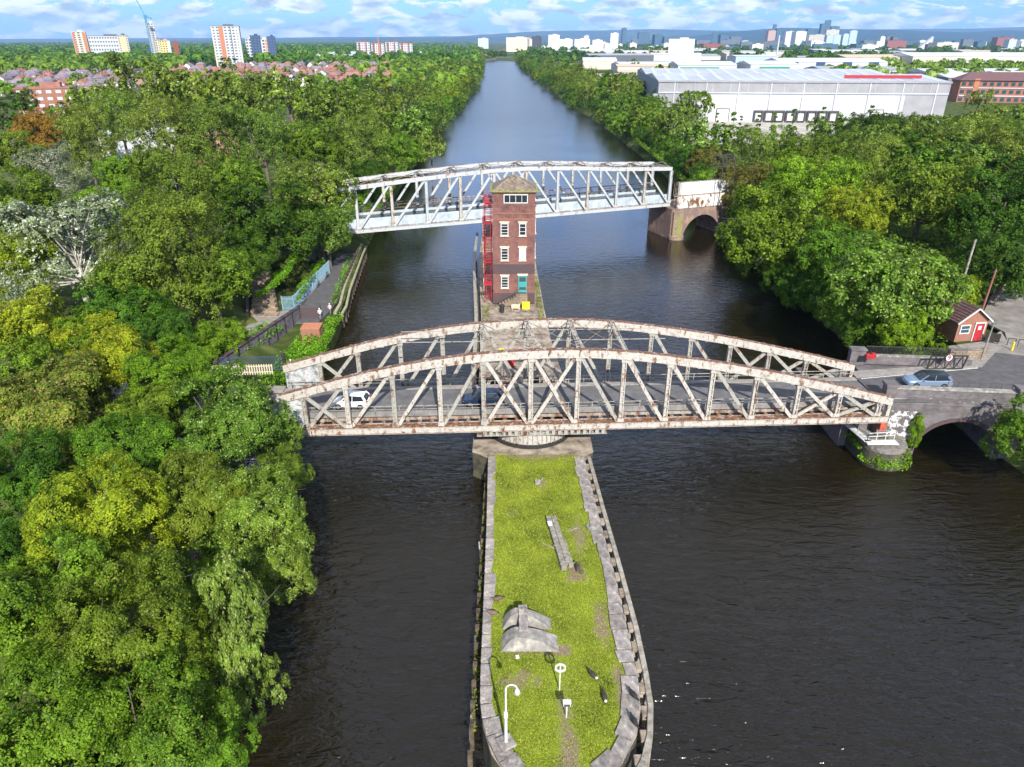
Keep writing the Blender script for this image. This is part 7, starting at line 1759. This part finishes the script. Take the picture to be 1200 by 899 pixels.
rows(-420, -290, 700, 1100, R(-6), 18, 50, ['red', 'grey', 'greyg', 'grey'], 'below the orange striped tower', .25)
rows(-560, -290, 520, 820, R(-3), 16, 36, ['grey', 'greyg', 'grey', 'grey', 'redg'], 'in the left edge terraces', .15)
for (x, y, k_) in ((-46 - 24, 600, 'red'), (-60 - 22, 640, 'redg'), (-62, 520, 'redg'), (-58, 800, 'red'), (-66, 780, 'red')): house(k_, x, y, R(20), 'standing alone near the far west bank')
block((-238, 392, 5), 26, 14, 13, R(20), M['brick_orange'], tile_red, 'red brick apartment house with red roof and white bay panels at the left edge', 'apartment_house', 'building', win=(6, 4), winm=cl_white)
shed(-118, 238, 22, 14, 9, cl_white, roofw, 'white roofed shed half hidden in the west tree belt', R(15)); shed(-86, 214, 12, 10, 11, cl_pink, tile_red, 'pink gabled building half hidden in the west tree belt', R(35))

# far woods: one mass of crowns too many to count
r = np.random.default_rng(99)
def woods(name, label, n_, xr, yr, sp, size, seed):
    r = np.random.default_rng(seed); Y_ = yr[0] + (yr[1] - yr[0]) * r.uniform(0, 1, n_) ** 1.5; X_ = Y_ * r.uniform(xr[0], xr[1], n_)
    e_ = np.array([edges(float(y)) for y in Y_]); ok = ~((X_ > e_[:, 0] - 6) & (X_ < e_[:, 1] + 6) & (Y_ < 1760))
    cl = np.sin(X_ * .011 + 1.7) + np.sin(Y_ * .008 + X_ * .004) + r.normal(0, .5, n_); ok &= cl > -.3
    X_, Y_ = X_[ok], Y_[ok]; k = len(X_); m_ = 26
    R_ = r.uniform(.7, 1.35, k) * size; ci = np.repeat(np.arange(k), m_); d = r.normal(size=(k * m_, 3)); d[:, 2] = np.abs(d[:, 2]); d /= np.linalg.norm(d, axis=1)[:, None]
    P_ = np.stack([X_[ci], Y_[ci], np.full(k * m_, 6.0) + R_[ci] * .6], 1) + d * R_[ci][:, None] * r.uniform(.75, 1.05, k * m_)[:, None] * np.array([1, 1, .8])
    nr = d + r.normal(size=d.shape) * .35; nr /= np.linalg.norm(nr, axis=1)[:, None]; tt = r.normal(size=d.shape); tt -= nr * np.sum(tt * nr, 1)[:, None]; tt /= np.linalg.norm(tt, axis=1)[:, None]; bb_ = np.cross(nr, tt); s_ = (R_[ci] * .75)[:, None]
    V = np.stack([P_ - tt * s_ * .5, P_ + bb_ * s_ * .4, P_ + tt * s_ * .5, P_ - bb_ * s_ * .4], 1).reshape(-1, 3)
    o = bpy.data.objects.new(name, rawmesh(name, V, 4, [M['leaf'][sp]])); C.objects.link(o); tag(o, label, 'woodland', kind='stuff')
woods('woodland', 'dark green far woodland covering the plain west of the canal', 4200, (-.85, -.05), (1150, 9000), 'dark', 9, 1)
woods('woodland', 'mid green far woodland among the suburbs west of the canal', 2600, (-.85, -.04), (1150, 6000), 'syc', 9, 2)
woods('woodland', 'green far woodland between the sheds east of the canal', 3000, (.02, .85), (1150, 9000), 'dark', 9, 3)
woods('woodland', 'garden trees standing among the left edge terraces', 420, (-.85, -.22), (470, 900), 'syc', 5.5, 8)
woods('woodland', 'leafy gardens between the suburb and the canal', 260, (-.22, -.05), (560, 1250), 'syc', 6.5, 6)
woods('woodland', 'olive far woodland strip right of the warehouse', 500, (.40, .85), (640, 1300), 'wil', 7, 4)
woods('woodland', 'olive green tree mass at the far left behind the terraces', 700, (-.85, -.42), (880, 1500), 'syc', 8, 5)

# ------------------------------------------------------------------ air
HAZE = True
if HAZE:
    mb = MB(); mb.box((0, 12000, 249), (46000, 27000, 530))
    hm = bpy.data.materials.new('haze'); hm.use_nodes = True; t = hm.node_tree; n = t.nodes; n.remove(n['Principled BSDF'])
    pv = n.new('ShaderNodeVolumePrincipled'); pv.inputs['Color'].default_value = (.36, .62, 1.0, 1); pv.inputs['Density'].default_value = 4.2e-5; pv.inputs['Anisotropy'].default_value = .0
    t.links.new(pv.outputs[0], n['Material Output'].inputs['Volume'])
    hz = mb.build('haze', hm); tag(hz, kind='stuff')
